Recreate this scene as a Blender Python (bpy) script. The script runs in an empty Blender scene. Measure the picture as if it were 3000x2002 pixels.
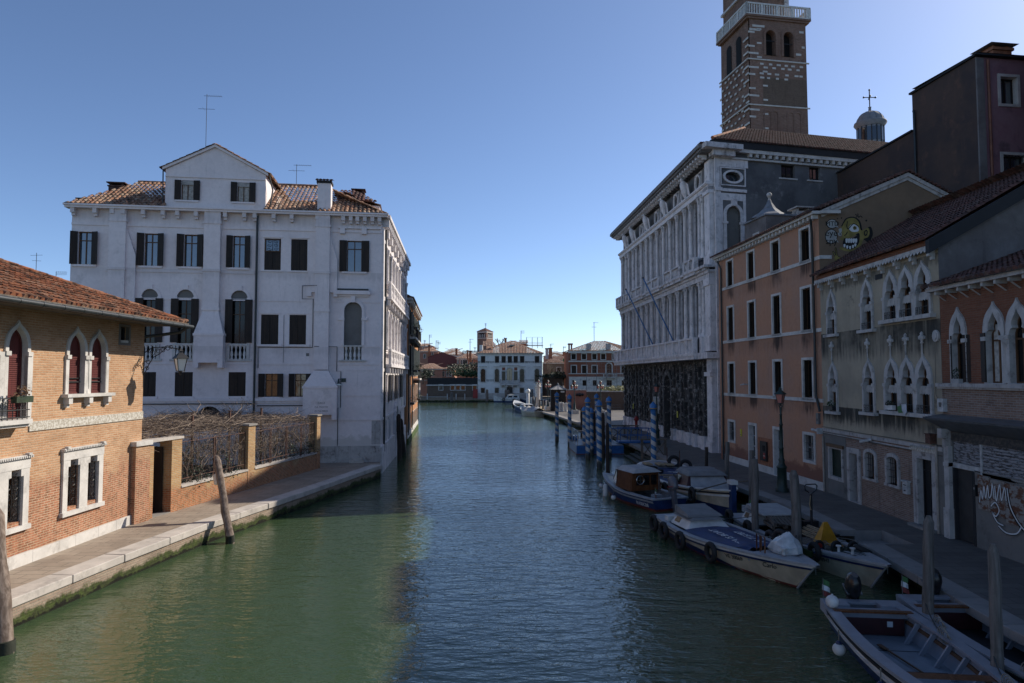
import bpy, bmesh, math, random
from mathutils import Vector, Matrix, noise as mnoise
from mathutils.geometry import tessellate_polygon
random.seed(7)
C = bpy.context.scene.collection
SC = bpy.context.scene
# ---------------------------------------------------------------- camera
F = 2000.0; CX, CY, HC, HY = 1500.0, 1001.0, 5.9, 1103.0
PITCH = math.atan((HY-CY)/F)
cam = bpy.data.objects.new('camera', bpy.data.cameras.new('camera')); C.objects.link(cam)
cam.data.sensor_width = 36; cam.data.lens = F/3000*36; cam.data.clip_start = .1; cam.data.clip_end = 6000
cam.location = (0, 0, HC); cam.rotation_euler = (math.pi/2+PITCH, 0, 0)
SC.camera = cam
# ---------------------------------------------------------------- light
SUNV = Vector((1.2, .82, 1.0)).normalized()
w = bpy.data.worlds.new('World'); SC.world = w; w.use_nodes = True
nt = w.node_tree; bg = nt.nodes['Background']; sky = nt.nodes.new('ShaderNodeTexSky')
sky.sky_type = 'NISHITA'; sky.sun_disc = False
sky.sun_elevation = math.asin(SUNV.z); sky.sun_rotation = math.atan2(SUNV.x, SUNV.y)
sky.altitude = 0; sky.air_density = 0.6; sky.dust_density = 0.4; sky.ozone_density = 3.2
bg.inputs['Strength'].default_value = 0.118
nt.links.new(sky.outputs[0], bg.inputs[0])
sl = bpy.data.lights.new('sun', 'SUN'); sl.energy = 4.0; sl.angle = math.radians(.53); sl.color = (1, .92, .80)
so = bpy.data.objects.new('sun', sl); C.objects.link(so)
so.rotation_euler = SUNV.to_track_quat('Z', 'Y').to_euler()
so.location = (60, 40, 60)
SC.view_settings.view_transform = 'Standard'; SC.view_settings.look = 'None'
SC.view_settings.exposure = 0.54; SC.view_settings.gamma = 1
# ---------------------------------------------------------------- helpers
CR = dict(W=(0,0,.78333),A=(0,700,2.24),B=(0,1200,1.955),C=(180,400,2.613),D=(700,450,2.613),E=(350,950,2.412),F=(850,900,2.851),G=(1200,900,3.615),H=(1780,380,2.34),I=(1600,1000,3.136),J=(2050,0,3.136),K=(2350,450,2.614),L=(2350,900,2.09),M=(1750,1280,3.336),N=(2300,1450,2.84),O=(2000,1000,3.136),P=(2600,80,3.015),Q=(2600,1000,2.24),R=(1780,1150,4.48),S=(2200,1350,2.405),T=(1080,700,2.24),X=(1600,1080,5.227),U=(1780,380,4.48),V=(1780,750,4.48))
def ray(c, x, y):
    a, b, s = CR[c]; X = (a+x/s-CX)/F; Z = -(b+y/s-CY)/F
    return (X, math.cos(PITCH)-Z*math.sin(PITCH), math.sin(PITCH)+Z*math.cos(PITCH))
def gz(c, x, y, z=.7):
    r = ray(c, x, y); t = (z-HC)/r[2]; return (r[0]*t, r[1]*t, z)
def aty(c, x, y, D):
    r = ray(c, x, y); t = D/r[1]; return (r[0]*t, D, r[2]*t+HC)
class Frame:
    """local x along the wall (to the viewer's right), local y into it, z up"""
    def __init__(s, ox, oy, az, oz=.7):
        a = math.radians(az); s.o = Vector((ox, oy, oz)); s.u = (math.sin(a), math.cos(a)); s.rot = math.atan2(s.u[1], s.u[0])
    def at(s, c, x, y, d=0):
        r = ray(c, x, y); ux, uy = s.u; nx, ny = -uy, ux
        ox, oy = s.o.x+nx*d, s.o.y+ny*d
        t = (ox*nx+oy*ny)/(r[0]*nx+r[1]*ny)
        return ((r[0]*t-ox)*ux+(r[1]*t-oy)*uy, r[2]*t+HC-s.o.z)
    def w(s, x, y, z): return Vector((s.o.x+x*s.u[0]-y*s.u[1], s.o.y+x*s.u[1]+y*s.u[0], s.o.z+z))
def tag(o, label=None, cat=None, group=None, kind=None):
    if label: o['label'] = label
    if cat: o['category'] = cat
    if group: o['group'] = group
    if kind: o['kind'] = kind
    return o
def empty(name, loc, rz, label, cat, group=None):
    o = bpy.data.objects.new(name, None); C.objects.link(o); o.empty_display_size = .2
    o.location = loc; o.rotation_euler = (0, 0, rz); return tag(o, label, cat, group)
def eframe(name, fr, label, cat, group=None):
    o = empty(name, fr.o, fr.rot, label, cat, group); return o
def copy_tree(o, parent=None):
    c = o.copy(); C.objects.link(c)
    if parent is not None: c.parent = parent
    for ch in list(o.children): copy_tree(ch, c)
    return c
class MB:
    def __init__(s): s.V = []; s.Fc = []; s.sm = []
    def add(s, V, Fs, M=None, smooth=False):
        n = len(s.V)
        for v in V:
            v = Vector(v); s.V.append(M @ v if M is not None else v)
        for f in Fs: s.Fc.append([i+n for i in f]); s.sm.append(smooth)
        return s
    def box(s, x0, x1, y0, y1, z0, z1, M=None):
        V = [(x0,y0,z0),(x1,y0,z0),(x1,y1,z0),(x0,y1,z0),(x0,y0,z1),(x1,y0,z1),(x1,y1,z1),(x0,y1,z1)]
        return s.add(V, [(0,3,2,1),(4,5,6,7),(0,1,5,4),(1,2,6,5),(2,3,7,6),(3,0,4,7)], M)
    def quad(s, *p): return s.add(p, [tuple(range(len(p)))])
    def prism(s, pts, y0, y1, M=None, smooth=False):      # pts (x,z) CCW seen from -y, y0<y1
        n = len(pts); V = [(x,y0,z) for x,z in pts]+[(x,y1,z) for x,z in pts]
        s.add(V, [tuple(range(n)), tuple(range(2*n-1,n-1,-1))], M)
        return s.add(V, [(i,i+n,(i+1)%n+n,(i+1)%n) for i in range(n)], M, smooth)
    def extz(s, pts, z0, z1, M=None):                     # pts (x,y) CCW from above
        n = len(pts); V = [(x,y,z0) for x,y in pts]+[(x,y,z1) for x,y in pts]
        return s.add(V, [tuple(range(n-1,-1,-1)), tuple(range(n,2*n))]+[(i,(i+1)%n,(i+1)%n+n,i+n) for i in range(n)], M)
    def ring(s, out, inn, y0, y1, closed=True, M=None):   # frame between two outlines of the same count
        n = len(out); V = [(x,y0,z) for x,z in out]+[(x,y0,z) for x,z in inn]+[(x,y1,z) for x,z in out]+[(x,y1,z) for x,z in inn]
        Fs = []
        for i in range(n if closed else n-1):
            j = (i+1) % n
            Fs += [(i,j,n+j,n+i),(2*n+j,2*n+i,3*n+i,3*n+j),(i,2*n+i,2*n+j,j),(n+i,n+j,3*n+j,3*n+i)]
        if not closed: Fs += [(0,n,3*n,2*n),(n-1,3*n-1,4*n-1,2*n-1)]
        return s.add(V, Fs, M)
    def tube(s, path, r, n=6, r1=None, caps=True):
        path = [Vector(p) for p in path]; m = len(path); V = []
        for i, p in enumerate(path):
            d = (path[min(i+1,m-1)]-path[max(i-1,0)]).normalized()
            a = d.orthogonal().normalized() if i == 0 else (pa - d*pa.dot(d)).normalized()
            pa = a; b = d.cross(a)
            rr = r if r1 is None else r+(r1-r)*i/(m-1)
            for k in range(n):
                t = 2*math.pi*k/n; V.append(p+(a*math.cos(t)+b*math.sin(t))*rr)
        Fs = [(i*n+k, i*n+(k+1)%n, (i+1)*n+(k+1)%n, (i+1)*n+k) for i in range(m-1) for k in range(n)]
        s.add(V, Fs, None, n > 4)
        if caps and n > 2: s.add(V[:n], [tuple(range(n-1,-1,-1))]); s.add(V[-n:], [tuple(range(n))])
        return s
    def lathe(s, cx, cy, prof, n=12, M=None, smooth=True):
        V = [(cx+r*math.cos(2*math.pi*k/n), cy+r*math.sin(2*math.pi*k/n), z) for r, z in prof for k in range(n)]
        m = len(prof)
        s.add(V, [(i*n+k, i*n+(k+1)%n, (i+1)*n+(k+1)%n, (i+1)*n+k) for i in range(m-1) for k in range(n)], M, smooth)
        if prof[0][0] > .001: s.add(V[:n], [tuple(range(n-1,-1,-1))], M)
        if prof[-1][0] > .001: s.add(V[-n:], [tuple(range(n))], M)
        return s
    def ball(s, c, r, n=10, sx=1, sz=1):
        s.lathe(0, 0, [(max(.0005, r*math.sin(math.pi*i/n)), -r*math.cos(math.pi*i/n)) for i in range(n+1)], n+2, Matrix.Translation(c) @ Matrix.Diagonal((sx,1,sz,1)))
        return s
    def torus(s, M, R, r, n=18, m=8):
        V = [((R+r*math.cos(2*math.pi*j/m))*math.cos(2*math.pi*i/n), (R+r*math.cos(2*math.pi*j/m))*math.sin(2*math.pi*i/n), r*math.sin(2*math.pi*j/m)) for i in range(n) for j in range(m)]
        return s.add(V, [(i*m+j, ((i+1)%n)*m+j, ((i+1)%n)*m+(j+1)%m, i*m+(j+1)%m) for i in range(n) for j in range(m)], M, True)
    def wall(s, outer, holes, y0=0, depth=.3):            # flat wall with real openings and reveals
        loops = [outer]+holes
        flat = [p for l in loops for p in l]
        tris = tessellate_polygon([[Vector((x, z, 0)) for x, z in l] for l in loops])
        V = [(x, y0, z) for x, z in flat]
        Fs = []
        for t in tris:
            a, b, c = [flat[i] for i in t]
            ar = (b[0]-a[0])*(c[1]-a[1])-(b[1]-a[1])*(c[0]-a[0])
            Fs.append(tuple(t) if ar > 0 else (t[0], t[2], t[1]))
        s.add(V, Fs)
        for l in holes:
            n = len(l); V = [(x,y0,z) for x,z in l]+[(x,y0+depth,z) for x,z in l]
            s.add(V, [(i,(i+1)%n,(i+1)%n+n,i+n) for i in range(n)])
        return s
    def shell(s, x0, x1, y0, y1, z0, z1, top=True):       # the other walls of a building whose front stands at y0
        s.quad((x1,y0,z0),(x1,y1,z0),(x1,y1,z1),(x1,y0,z1)); s.quad((x0,y1,z0),(x0,y0,z0),(x0,y0,z1),(x0,y1,z1))
        s.quad((x1,y1,z0),(x0,y1,z0),(x0,y1,z1),(x1,y1,z1))
        if top: s.quad((x0,y0,z1),(x1,y0,z1),(x1,y1,z1),(x0,y1,z1))
        return s
    def build(s, name, mat, parent=None, label=None, M=None):
        me = bpy.data.meshes.new(name)
        V = [M @ v for v in s.V] if M is not None else s.V
        me.from_pydata([tuple(v) for v in V], [], s.Fc)
        uv = me.uv_layers.new(name='UVMap'); d = []
        for f in s.Fc:
            p = [s.V[i] for i in f]; nx = ny = nz = 0.0
            for i in range(len(p)):
                a, b = p[i], p[(i+1) % len(p)]
                nx += (a.y-b.y)*(a.z+b.z); ny += (a.z-b.z)*(a.x+b.x); nz += (a.x-b.x)*(a.y+b.y)
            nx, ny, nz = abs(nx), abs(ny), abs(nz)
            for q in p:
                if nz >= nx and nz >= ny: d += [q.x, q.y]
                elif ny >= nx: d += [q.x, q.z]
                else: d += [q.y, q.z]
        uv.data.foreach_set('uv', d)
        me.polygons.foreach_set('use_smooth', s.sm)
        me.materials.append(mat); me.update()
        o = bpy.data.objects.new(name, me); C.objects.link(o)
        if parent is not None: o.parent = parent
        if label: o['label'] = label
        return o
def text(name, body, size, mat, parent, M, extrude=.002, shear=0, label=None, sx=1, align='CENTER'):
    cu = bpy.data.curves.new('t', 'FONT'); cu.body = body; cu.size = size; cu.extrude = extrude; cu.align_x = align; cu.align_y = 'CENTER'
    cu.shear = shear; cu.resolution_u = 3
    t = bpy.data.objects.new('t', cu); C.objects.link(t)
    me = bpy.data.meshes.new_from_object(t.evaluated_get(bpy.context.evaluated_depsgraph_get()))
    bpy.data.objects.remove(t); bpy.data.curves.remove(cu)
    me.transform(M @ Matrix.Diagonal((sx, 1, 1, 1))); me.materials.clear(); me.materials.append(mat)
    o = bpy.data.objects.new(name, me); C.objects.link(o)
    if parent is not None: o.parent = parent
    if label: o['label'] = label
    return o
# text standing on a wall whose outward side is local -y
WALLTXT = Matrix.Rotation(math.pi/2, 4, 'X')
# ---------------------------------------------------------------- materials
def newmat(name):
    m = bpy.data.materials.new(name); m.use_nodes = True
    return m, m.node_tree, m.node_tree.nodes['Principled BSDF']
def nd(nt, t, **k):
    n = nt.nodes.new(t)
    for a, b in k.items():
        if a.startswith('i_'): n.inputs[int(a[2:]) if a[2:].isdigit() else a[2:].replace('_', ' ')].default_value = b
        else: setattr(n, a, b)
    return n
def c4(c): return (c[0], c[1], c[2], 1)
def noise(nt, vec, scale, detail=4, rough=.55, mul=None):
    if mul:
        mp = nd(nt, 'ShaderNodeMapping'); mp.inputs['Scale'].default_value = mul; nt.links.new(vec, mp.inputs['Vector']); vec = mp.outputs[0]
    n = nd(nt, 'ShaderNodeTexNoise'); n.inputs['Scale'].default_value = scale; n.inputs['Detail'].default_value = detail; n.inputs['Roughness'].default_value = rough
    nt.links.new(vec, n.inputs['Vector']); return n.outputs['Fac']
def ramp(nt, fac, a, b, va=0., vb=1.):
    n = nd(nt, 'ShaderNodeMapRange', interpolation_type='SMOOTHSTEP')
    for i, v in zip((1,2,3,4), (a,b,va,vb)): n.inputs[i].default_value = v
    nt.links.new(fac, n.inputs[0]); return n.outputs[0]
def mth(nt, op, a, b=None, c=None):
    n = nd(nt, 'ShaderNodeMath', operation=op)
    for i, v in enumerate((a, b, c)):
        if v is None: continue
        if isinstance(v, (int, float)): n.inputs[i].default_value = v
        else: nt.links.new(v, n.inputs[i])
    return n.outputs[0]
def mix(nt, fac, a, b, mode='MIX'):
    n = nd(nt, 'ShaderNodeMix', data_type='RGBA', blend_type=mode)
    for s, v in ((0, fac), (6, a), (7, b)):
        if isinstance(v, (int, float)): n.inputs[s].default_value = v
        elif isinstance(v, tuple): n.inputs[s].default_value = c4(v)
        else: nt.links.new(v, n.inputs[s])
    return n.outputs[2]
def bump(nt, bsdf, h, strength=.4, dist=.02, prev=None):
    b = nd(nt, 'ShaderNodeBump'); b.inputs['Strength'].default_value = strength; b.inputs['Distance'].default_value = dist
    nt.links.new(h, b.inputs['Height'])
    if prev: nt.links.new(prev, b.inputs['Normal'])
    nt.links.new(b.outputs[0], bsdf.inputs['Normal']); return b.outputs[0]
def coords(nt): 
    t = nd(nt, 'ShaderNodeTexCoord'); return t.outputs['Object'], t.outputs['UV']
def sep(nt, v):
    n = nd(nt, 'ShaderNodeSeparateXYZ'); nt.links.new(v, n.inputs[0]); return n.outputs
MATS = {}
def plain(name, col, rough=.6, var=.25, scale=4., metal=0., bmp=0., spec=.5, ior=None):
    if name in MATS: return MATS[name]
    m, nt, b = newmat(name); ob, uv = coords(nt)
    if var:
        f = noise(nt, ob, scale, 5); f = ramp(nt, f, .3, .7)
        c = mix(nt, f, tuple(x*(1-var) for x in col), tuple(min(1, x*(1+var*.6)) for x in col)); nt.links.new(c, b.inputs['Base Color'])
    else: b.inputs['Base Color'].default_value = c4(col)
    b.inputs['Roughness'].default_value = rough; b.inputs['Metallic'].default_value = metal; b.inputs['Specular IOR Level'].default_value = spec
    if ior: b.inputs['IOR'].default_value = ior
    if bmp: bump(nt, b, noise(nt, ob, scale*6, 4), bmp, .01)
    MATS[name] = m; return m
def plaster(name, base, alt, stain=(.03,.028,.025), patch=.5, streak=.4, bands=(), scale=1., bmp=.35, bottom=None, per=None):
    m, nt, b = newmat(name); ob, uv = coords(nt); u, v, _ = sep(nt, uv)
    f = ramp(nt, noise(nt, ob, .55*scale, 7, .62), .38, .66)
    c = mix(nt, f, base, alt)
    c = mix(nt, ramp(nt, noise(nt, ob, 5*scale, 6, .6), .3, .75, 0, .35), c, tuple(x*.72 for x in base))
    # rain streaks
    st = noise(nt, uv, 1., 6, .62, (5.5, .35, 1))
    if streak:
        s0 = ramp(nt, st, .55, .78, 0, streak)
        s1 = mth(nt, 'MULTIPLY', s0, ramp(nt, noise(nt, ob, .35, 3), .42, .6))
        c = mix(nt, s1, c, stain)
    if patch:
        p = ramp(nt, noise(nt, ob, .8*scale, 8, .7), .56, .7, 0, patch); c = mix(nt, p, c, stain)
    for zt, ln, am in bands:       # run-off below ledges: darkest just below, fading down
        d = mth(nt, 'SUBTRACT', zt, v)
        mk = mth(nt, 'MULTIPLY', ramp(nt, d, 0, .04), ramp(nt, d, ln*.15, ln, 1, 0))
        k = mth(nt, 'ADD', mth(nt, 'MULTIPLY', mk, .42), mth(nt, 'SUBTRACT', st, .5))
        k = ramp(nt, mth(nt, 'MULTIPLY', k, mk), .12, .42, 0, am)
        k = mth(nt, 'MULTIPLY', k, ramp(nt, noise(nt, ob, .7, 4), .36, .56, .5, 1))
        if per:     # run-off only below the openings
            fr = mth(nt, 'FRACT', mth(nt, 'DIVIDE', mth(nt, 'SUBTRACT', u, per[0]-per[2]*.25), per[1])); wd = per[2]*1.5/per[1]
            k = mth(nt, 'MULTIPLY', k, mth(nt, 'ADD', .22, mth(nt, 'MULTIPLY', mth(nt, 'MULTIPLY', ramp(nt, fr, 0, wd*.2), ramp(nt, fr, wd*.8, wd, 1, 0)), .78)))
        c = mix(nt, k, c, stain)
    if bottom:
        zb, col = bottom
        e = mth(nt, 'ADD', v, mth(nt, 'MULTIPLY', noise(nt, ob, 1.6, 6, .65), -1.6))
        c = mix(nt, ramp(nt, e, zb-1.0, zb-.7, .9, 0), c, col)
    nt.links.new(c, b.inputs['Base Color']); b.inputs['Roughness'].default_value = .9; b.inputs['Specular IOR Level'].default_value = .25
    n1 = bump(nt, b, noise(nt, ob, 3, 5), bmp*.6, .04); bump(nt, b, noise(nt, ob, 22, 4), bmp, .012, n1)
    MATS[name] = m; return m
def brick(name, c1, c2, mortar, dirt=(.05,.04,.03), dirtamt=.3, bottom=None, bw=.25, bh=.07, msize=.012, big=(.5, .45), bmp=.6, streak=0.):
    m, nt, b = newmat(name); ob, uv = coords(nt); u, v, _ = sep(nt, uv)
    # brick coordinates wobble a little, so that courses are not ruled lines
    wob = nd(nt, 'ShaderNodeVectorMath', operation='ADD')
    nz = nd(nt, 'ShaderNodeTexNoise'); nz.inputs['Scale'].default_value = 1.3; nt.links.new(uv, nz.inputs['Vector'])
    sc = nd(nt, 'ShaderNodeVectorMath', operation='SCALE'); sc.inputs['Scale'].default_value = .05; nt.links.new(nz.outputs['Color'], sc.inputs[0])
    nt.links.new(uv, wob.inputs[0]); nt.links.new(sc.outputs[0], wob.inputs[1])
    br = nd(nt, 'ShaderNodeTexBrick'); nt.links.new(wob.outputs[0], br.inputs['Vector'])
    br.inputs['Scale'].default_value = 1; br.inputs['Brick Width'].default_value = bw; br.inputs['Row Height'].default_value = bh
    br.inputs['Mortar Size'].default_value = msize; br.inputs['Mortar Smooth'].default_value = .3; br.inputs['Bias'].default_value = -.1
    br.inputs['Color1'].default_value = c4(c1); br.inputs['Color2'].default_value = c4(c2); br.inputs['Mortar'].default_value = c4(mortar)
    c = br.outputs['Color']
    c = mix(nt, ramp(nt, noise(nt, ob, big[0], 6, .6), .35, .7, 0, big[1]), c, tuple(x*.6 for x in c2), 'MIX')
    c = mix(nt, ramp(nt, noise(nt, uv, 1, 4, .6, (3, 11, 1)), .5, .8, 0, .5), c, tuple(min(1, x*1.25) for x in mortar))
    if streak:
        c = mix(nt, ramp(nt, noise(nt, uv, 1., 6, .62, (4, .4, 1)), .52, .75, 0, streak), c, dirt)
    if bottom:
        zb, col, am = bottom
        e = mth(nt, 'ADD', v, mth(nt, 'MULTIPLY', noise(nt, ob, .9, 6, .65), -2.2))
        msk = ramp(nt, e, zb-1.35, zb-.95, am, 0)
        b2 = mix(nt, ramp(nt, noise(nt, ob, 5, 5), .4, .65), col, tuple(x*.45 for x in col))
        c = mix(nt, mth(nt, 'MULTIPLY', msk, mth(nt, 'SUBTRACT', 1.15, br.outputs['Fac'])), c, b2)
    c = mix(nt, ramp(nt, noise(nt, ob, 1.1, 8, .7), .52, .75, 0, dirtamt), c, dirt)
    nt.links.new(c, b.inputs['Base Color']); b.inputs['Roughness'].default_value = .93; b.inputs['Specular IOR Level'].default_value = .2
    h = mth(nt, 'ADD', mth(nt, 'MULTIPLY', br.outputs['Fac'], -1), mth(nt, 'MULTIPLY', noise(nt, ob, 9, 5), 1.4))
    bump(nt, b, h, bmp, .02); MATS[name] = m; return m
def stone(name, base, stain=(.03,.03,.028), amt=.4, scale=1., streak=.0, edge=(.5, .68), bmp=.3):
    m, nt, b = newmat(name); ob, uv = coords(nt)
    c = mix(nt, ramp(nt, noise(nt, ob, 1.5*scale, 7, .65), .35, .7), base, tuple(x*.78 for x in base))
    f = ramp(nt, noise(nt, ob, 2.2*scale, 9, .7), edge[0], edge[1], 0, amt); c = mix(nt, f, c, stain)
    if streak: c = mix(nt, ramp(nt, noise(nt, uv, 1., 6, .62, (5, .5, 1)), .5, .7, 0, streak), c, stain)
    nt.links.new(c, b.inputs['Base Color']); b.inputs['Roughness'].default_value = .8; b.inputs['Specular IOR Level'].default_value = .3
    bump(nt, b, noise(nt, ob, 12, 6), bmp, .012); MATS[name] = m; return m
def tiles(name, cols, lichen=(.02,.018,.015), lamt=.4, pale=(.45,.36,.26), pamt=.3, tw=.2, th=.36):
    m, nt, b = newmat(name); ob, uv = coords(nt)
    sn = nd(nt, 'ShaderNodeVectorMath', operation='DIVIDE'); nt.links.new(uv, sn.inputs[0]); sn.inputs[1].default_value = (tw, th, 1)
    fl = nd(nt, 'ShaderNodeVectorMath', operation='FLOOR'); nt.links.new(sn.outputs[0], fl.inputs[0])
    wn = nd(nt, 'ShaderNodeTexWhiteNoise', noise_dimensions='2D'); nt.links.new(fl.outputs[0], wn.inputs['Vector'])
    cr = nd(nt, 'ShaderNodeValToRGB'); e = cr.color_ramp.elements
    e[0].position = 0; e[0].color = c4(cols[0]); e[1].position = 1; e[1].color = c4(cols[-1])
    for i, cc in enumerate(cols[1:-1]): x = e.new((i+1)/(len(cols)-1)); x.color = c4(cc)
    nt.links.new(wn.outputs['Value'], cr.inputs[0]); c = cr.outputs[0]
    c = mix(nt, ramp(nt, noise(nt, ob, 3.2, 8, .7), .44, .6, 0, lamt), c, lichen)
    c = mix(nt, ramp(nt, noise(nt, ob, 5.1, 8, .7), .58, .68, 0, pamt), c, pale)
    nt.links.new(c, b.inputs['Base Color']); b.inputs['Roughness'].default_value = .9; b.inputs['Specular IOR Level'].default_value = .2
    bump(nt, b, noise(nt, ob, 20, 4), .3, .01); MATS[name] = m; return m
def wood(name, a, bcol, dark=(.02,.015,.01), rough=.8, scale=1.):
    m, nt, b = newmat(name); ob, uv = coords(nt)
    g = noise(nt, ob, 1, 6, .6, (14*scale, 14*scale, .9*scale)); c = mix(nt, ramp(nt, g, .35, .68), a, bcol)
    c = mix(nt, ramp(nt, noise(nt, ob, 2.4*scale, 5), .52, .72, 0, .6), c, dark)
    nt.links.new(c, b.inputs['Base Color']); b.inputs['Roughness'].default_value = rough; b.inputs['Specular IOR Level'].default_value = .3
    bump(nt, b, g, .5, .012); MATS[name] = m; return m
M_ = MATS
plaster('white_plaster', (.84,.755,.735), (.76,.68,.665), (.42,.38,.36), .4, .5, ((15.0,1.6,.4),(11.6,1.2,.35),(7.0,1.2,.35)), bottom=(1.5, (.58,.53,.49)))
plaster('white_plaster_canal', (.78,.72,.70), (.6,.56,.55), (.12,.12,.12), .3, .5)
plaster('ochre_plaster', (.46,.22,.10), (.38,.17,.08), (.10,.05,.03), .25, .35, bottom=(.9, (.30,.20,.13)))
plaster('orange_plaster', (.45,.235,.145), (.40,.235,.165), (.055,.035,.028), .3, .4, ((4.17,1.7,.95),(7.42,2.0,.95),(10.76,1.8,.9),(12.7,.8,.4)), per=(1.02,3.07,.86), bottom=(1.0, (.22,.10,.07)))
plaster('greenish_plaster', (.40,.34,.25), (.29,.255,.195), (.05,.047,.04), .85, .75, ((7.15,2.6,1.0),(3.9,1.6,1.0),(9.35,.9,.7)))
plaster('gable_plaster', (.21,.145,.095), (.16,.115,.08), (.28,.22,.17), .30, .1)
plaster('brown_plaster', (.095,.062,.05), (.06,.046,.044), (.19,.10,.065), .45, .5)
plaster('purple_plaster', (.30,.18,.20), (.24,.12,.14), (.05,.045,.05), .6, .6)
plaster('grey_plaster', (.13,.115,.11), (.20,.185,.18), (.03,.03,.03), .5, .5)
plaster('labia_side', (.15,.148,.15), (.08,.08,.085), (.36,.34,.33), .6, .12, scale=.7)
plaster('far_white', (.78,.76,.73), (.66,.65,.62), (.12,.12,.11), .25, .7, ((8.3,1.2,.8),(4.0,1.3,.6)))
plaster('pink_plaster', (.42,.22,.15), (.34,.17,.12), (.12,.07,.05), .3, .3)
plaster('rose_wall', (.46,.21,.15), (.38,.16,.12), (.14,.09,.07), .3, .6)
plaster('cement', (.20,.19,.175), (.15,.145,.135), (.05,.05,.045), .5, .4)
brick('house_brick', (.42,.21,.105), (.54,.32,.185), (.50,.37,.25), dirtamt=.45, bottom=(2.3, (.38,.15,.085), .75), msize=.014, big=(.8,.6))
brick('red_brick', (.30,.10,.05), (.36,.15,.08), (.30,.22,.16), dirtamt=.35, streak=.15)
brick('yellow_brick', (.42,.22,.09), (.50,.33,.16), (.42,.34,.24), dirtamt=.35, bottom=(.8, (.42,.14,.06), .7))
brick('gothic_brick', (.20,.075,.042), (.26,.11,.065), (.20,.12,.085), (.06,.045,.04), .45, streak=.2)
brick('old_brick', (.20,.12,.09), (.30,.20,.15), (.30,.27,.24), (.05,.04,.035), .6, streak=.5)
brick('tower_brick', (.20,.10,.07), (.29,.17,.13), (.24,.19,.155), (.05,.04,.035), .65, streak=.4, big=(.35,.7), bw=.35, bh=.12, msize=.02)
brick('far_brick', (.24,.075,.045), (.28,.10,.06), (.22,.11,.08), dirtamt=.3, bw=.4, bh=.14, msize=.012)
brick('dark_brick', (.15,.10,.075), (.21,.15,.11), (.14,.11,.09), dirtamt=.5, streak=.4)
brick('quay_brick', (.28,.20,.15), (.38,.29,.22), (.30,.26,.20), (.06,.05,.04), .5, streak=.3)
stone('weathered_istrian', (.50,.475,.45), (.13,.125,.115), .6, 1.2, .25)
stone('istrian', (.60,.57,.53), (.25,.23,.21), .5)
stone('labia_stone', (.66,.62,.61), (.075,.072,.07), .7, 1.0, .65)
stone('labia_pale', (.76,.71,.70), (.12,.115,.11), .45, 1.0, .3)
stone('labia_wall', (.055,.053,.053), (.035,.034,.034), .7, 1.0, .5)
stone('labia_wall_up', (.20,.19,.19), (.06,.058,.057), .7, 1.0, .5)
stone('sooty_stone', (.065,.060,.056), (.36,.335,.31), .8, 1.0, 0, (.52, .62))
stone('stained_stone', (.46,.43,.405), (.06,.058,.055), .7, 1.3, .4)
stone('quay_stone', (.52,.47,.42), (.24,.22,.20), .6, .8)
stone('quay_stone_grey', (.27,.25,.23), (.17,.16,.15), .6, .8)
stone('lead', (.22,.23,.25), (.10,.10,.11), .5)
stone('far_stone', (.58,.55,.52), (.18,.17,.16), .6)
tiles('tile_near', ((.25,.085,.042),(.34,.13,.062),(.28,.105,.052),(.38,.20,.12),(.12,.06,.04)), lamt=.85, pamt=.5)
tiles('tile_warm', ((.34,.17,.10),(.46,.28,.18),(.27,.13,.08),(.42,.31,.22),(.16,.09,.065)), lamt=.7, pamt=.4)
tiles('tile_dark', ((.10,.045,.035),(.15,.07,.055),(.08,.045,.038),(.16,.10,.08)), lamt=.5, pamt=.12)
tiles('tile_far', ((.32,.18,.13),(.38,.25,.18),(.26,.15,.11),(.36,.28,.22)), lamt=.2, pamt=.2, tw=.3, th=.5)
wood('shutter_wood', (.016,.011,.009), (.034,.022,.015), (.01,.008,.006), .6)
wood('shutter_green', (.010,.018,.016), (.02,.032,.028), (.008,.01,.01), .6)
wood('blind_red', (.10,.026,.024), (.15,.036,.032), (.1,.02,.02), .6)
wood('frame_wood', (.09,.045,.022), (.13,.07,.035), (.04,.02,.012), .5)
wood('pile_wood', (.12,.085,.065), (.27,.21,.17), (.045,.035,.03), .85)
wood('pile_grey', (.10,.09,.08), (.19,.17,.155), (.05,.045,.04), .9)
wood('pile_dark', (.03,.022,.018), (.06,.045,.037), (.015,.012,.01), .85)
wood('beam_wood', (.10,.085,.07), (.16,.135,.11), (.04,.035,.03), .85)
wood('plank', (.30,.22,.13), (.42,.32,.20), (.12,.09,.06), .8)
wood('varnish', (.09,.032,.012), (.15,.058,.022), (.09,.03,.01), .3)
def glassm(name, col, rough=.06, ior=1.9):
    m, nt, b = newmat(name); ob, uv = coords(nt)
    b.inputs['Base Color'].default_value = c4(col); b.inputs['Roughness'].default_value = rough; b.inputs['IOR'].default_value = ior
    bump(nt, b, noise(nt, ob, 1.7, 2), .12, .03); MATS[name] = m; return m
glassm('glass', (.012,.014,.017)); glassm('glass_blue', (.03,.045,.06), .05, 2.4); glassm('glass_dark', (.006,.006,.007), .15, 1.45)
glassm('lamp_pink', (.45,.16,.13), .25, 1.5); glassm('lamp_white', (.8,.77,.7), .3, 1.5)
plain('void', (.004,.004,.004), .9, 0); plain('curtain', (.42,.40,.36), .9, .3, 9); plain('blind_cloth', (.40,.38,.35), .9, .3, 3)
plain('iron', (.012,.012,.013), .5, .2, 9); plain('iron_green', (.012,.030,.024), .45, .2, 9); plain('rust_iron', (.10,.045,.03), .8, .4, 9)
plain('gutter', (.022,.026,.026), .45, .3, 3); plain('copper_pipe', (.22,.085,.05), .6, .3, 3); plain('pipe_cream', (.36,.31,.26), .7, .3, 3)
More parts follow.
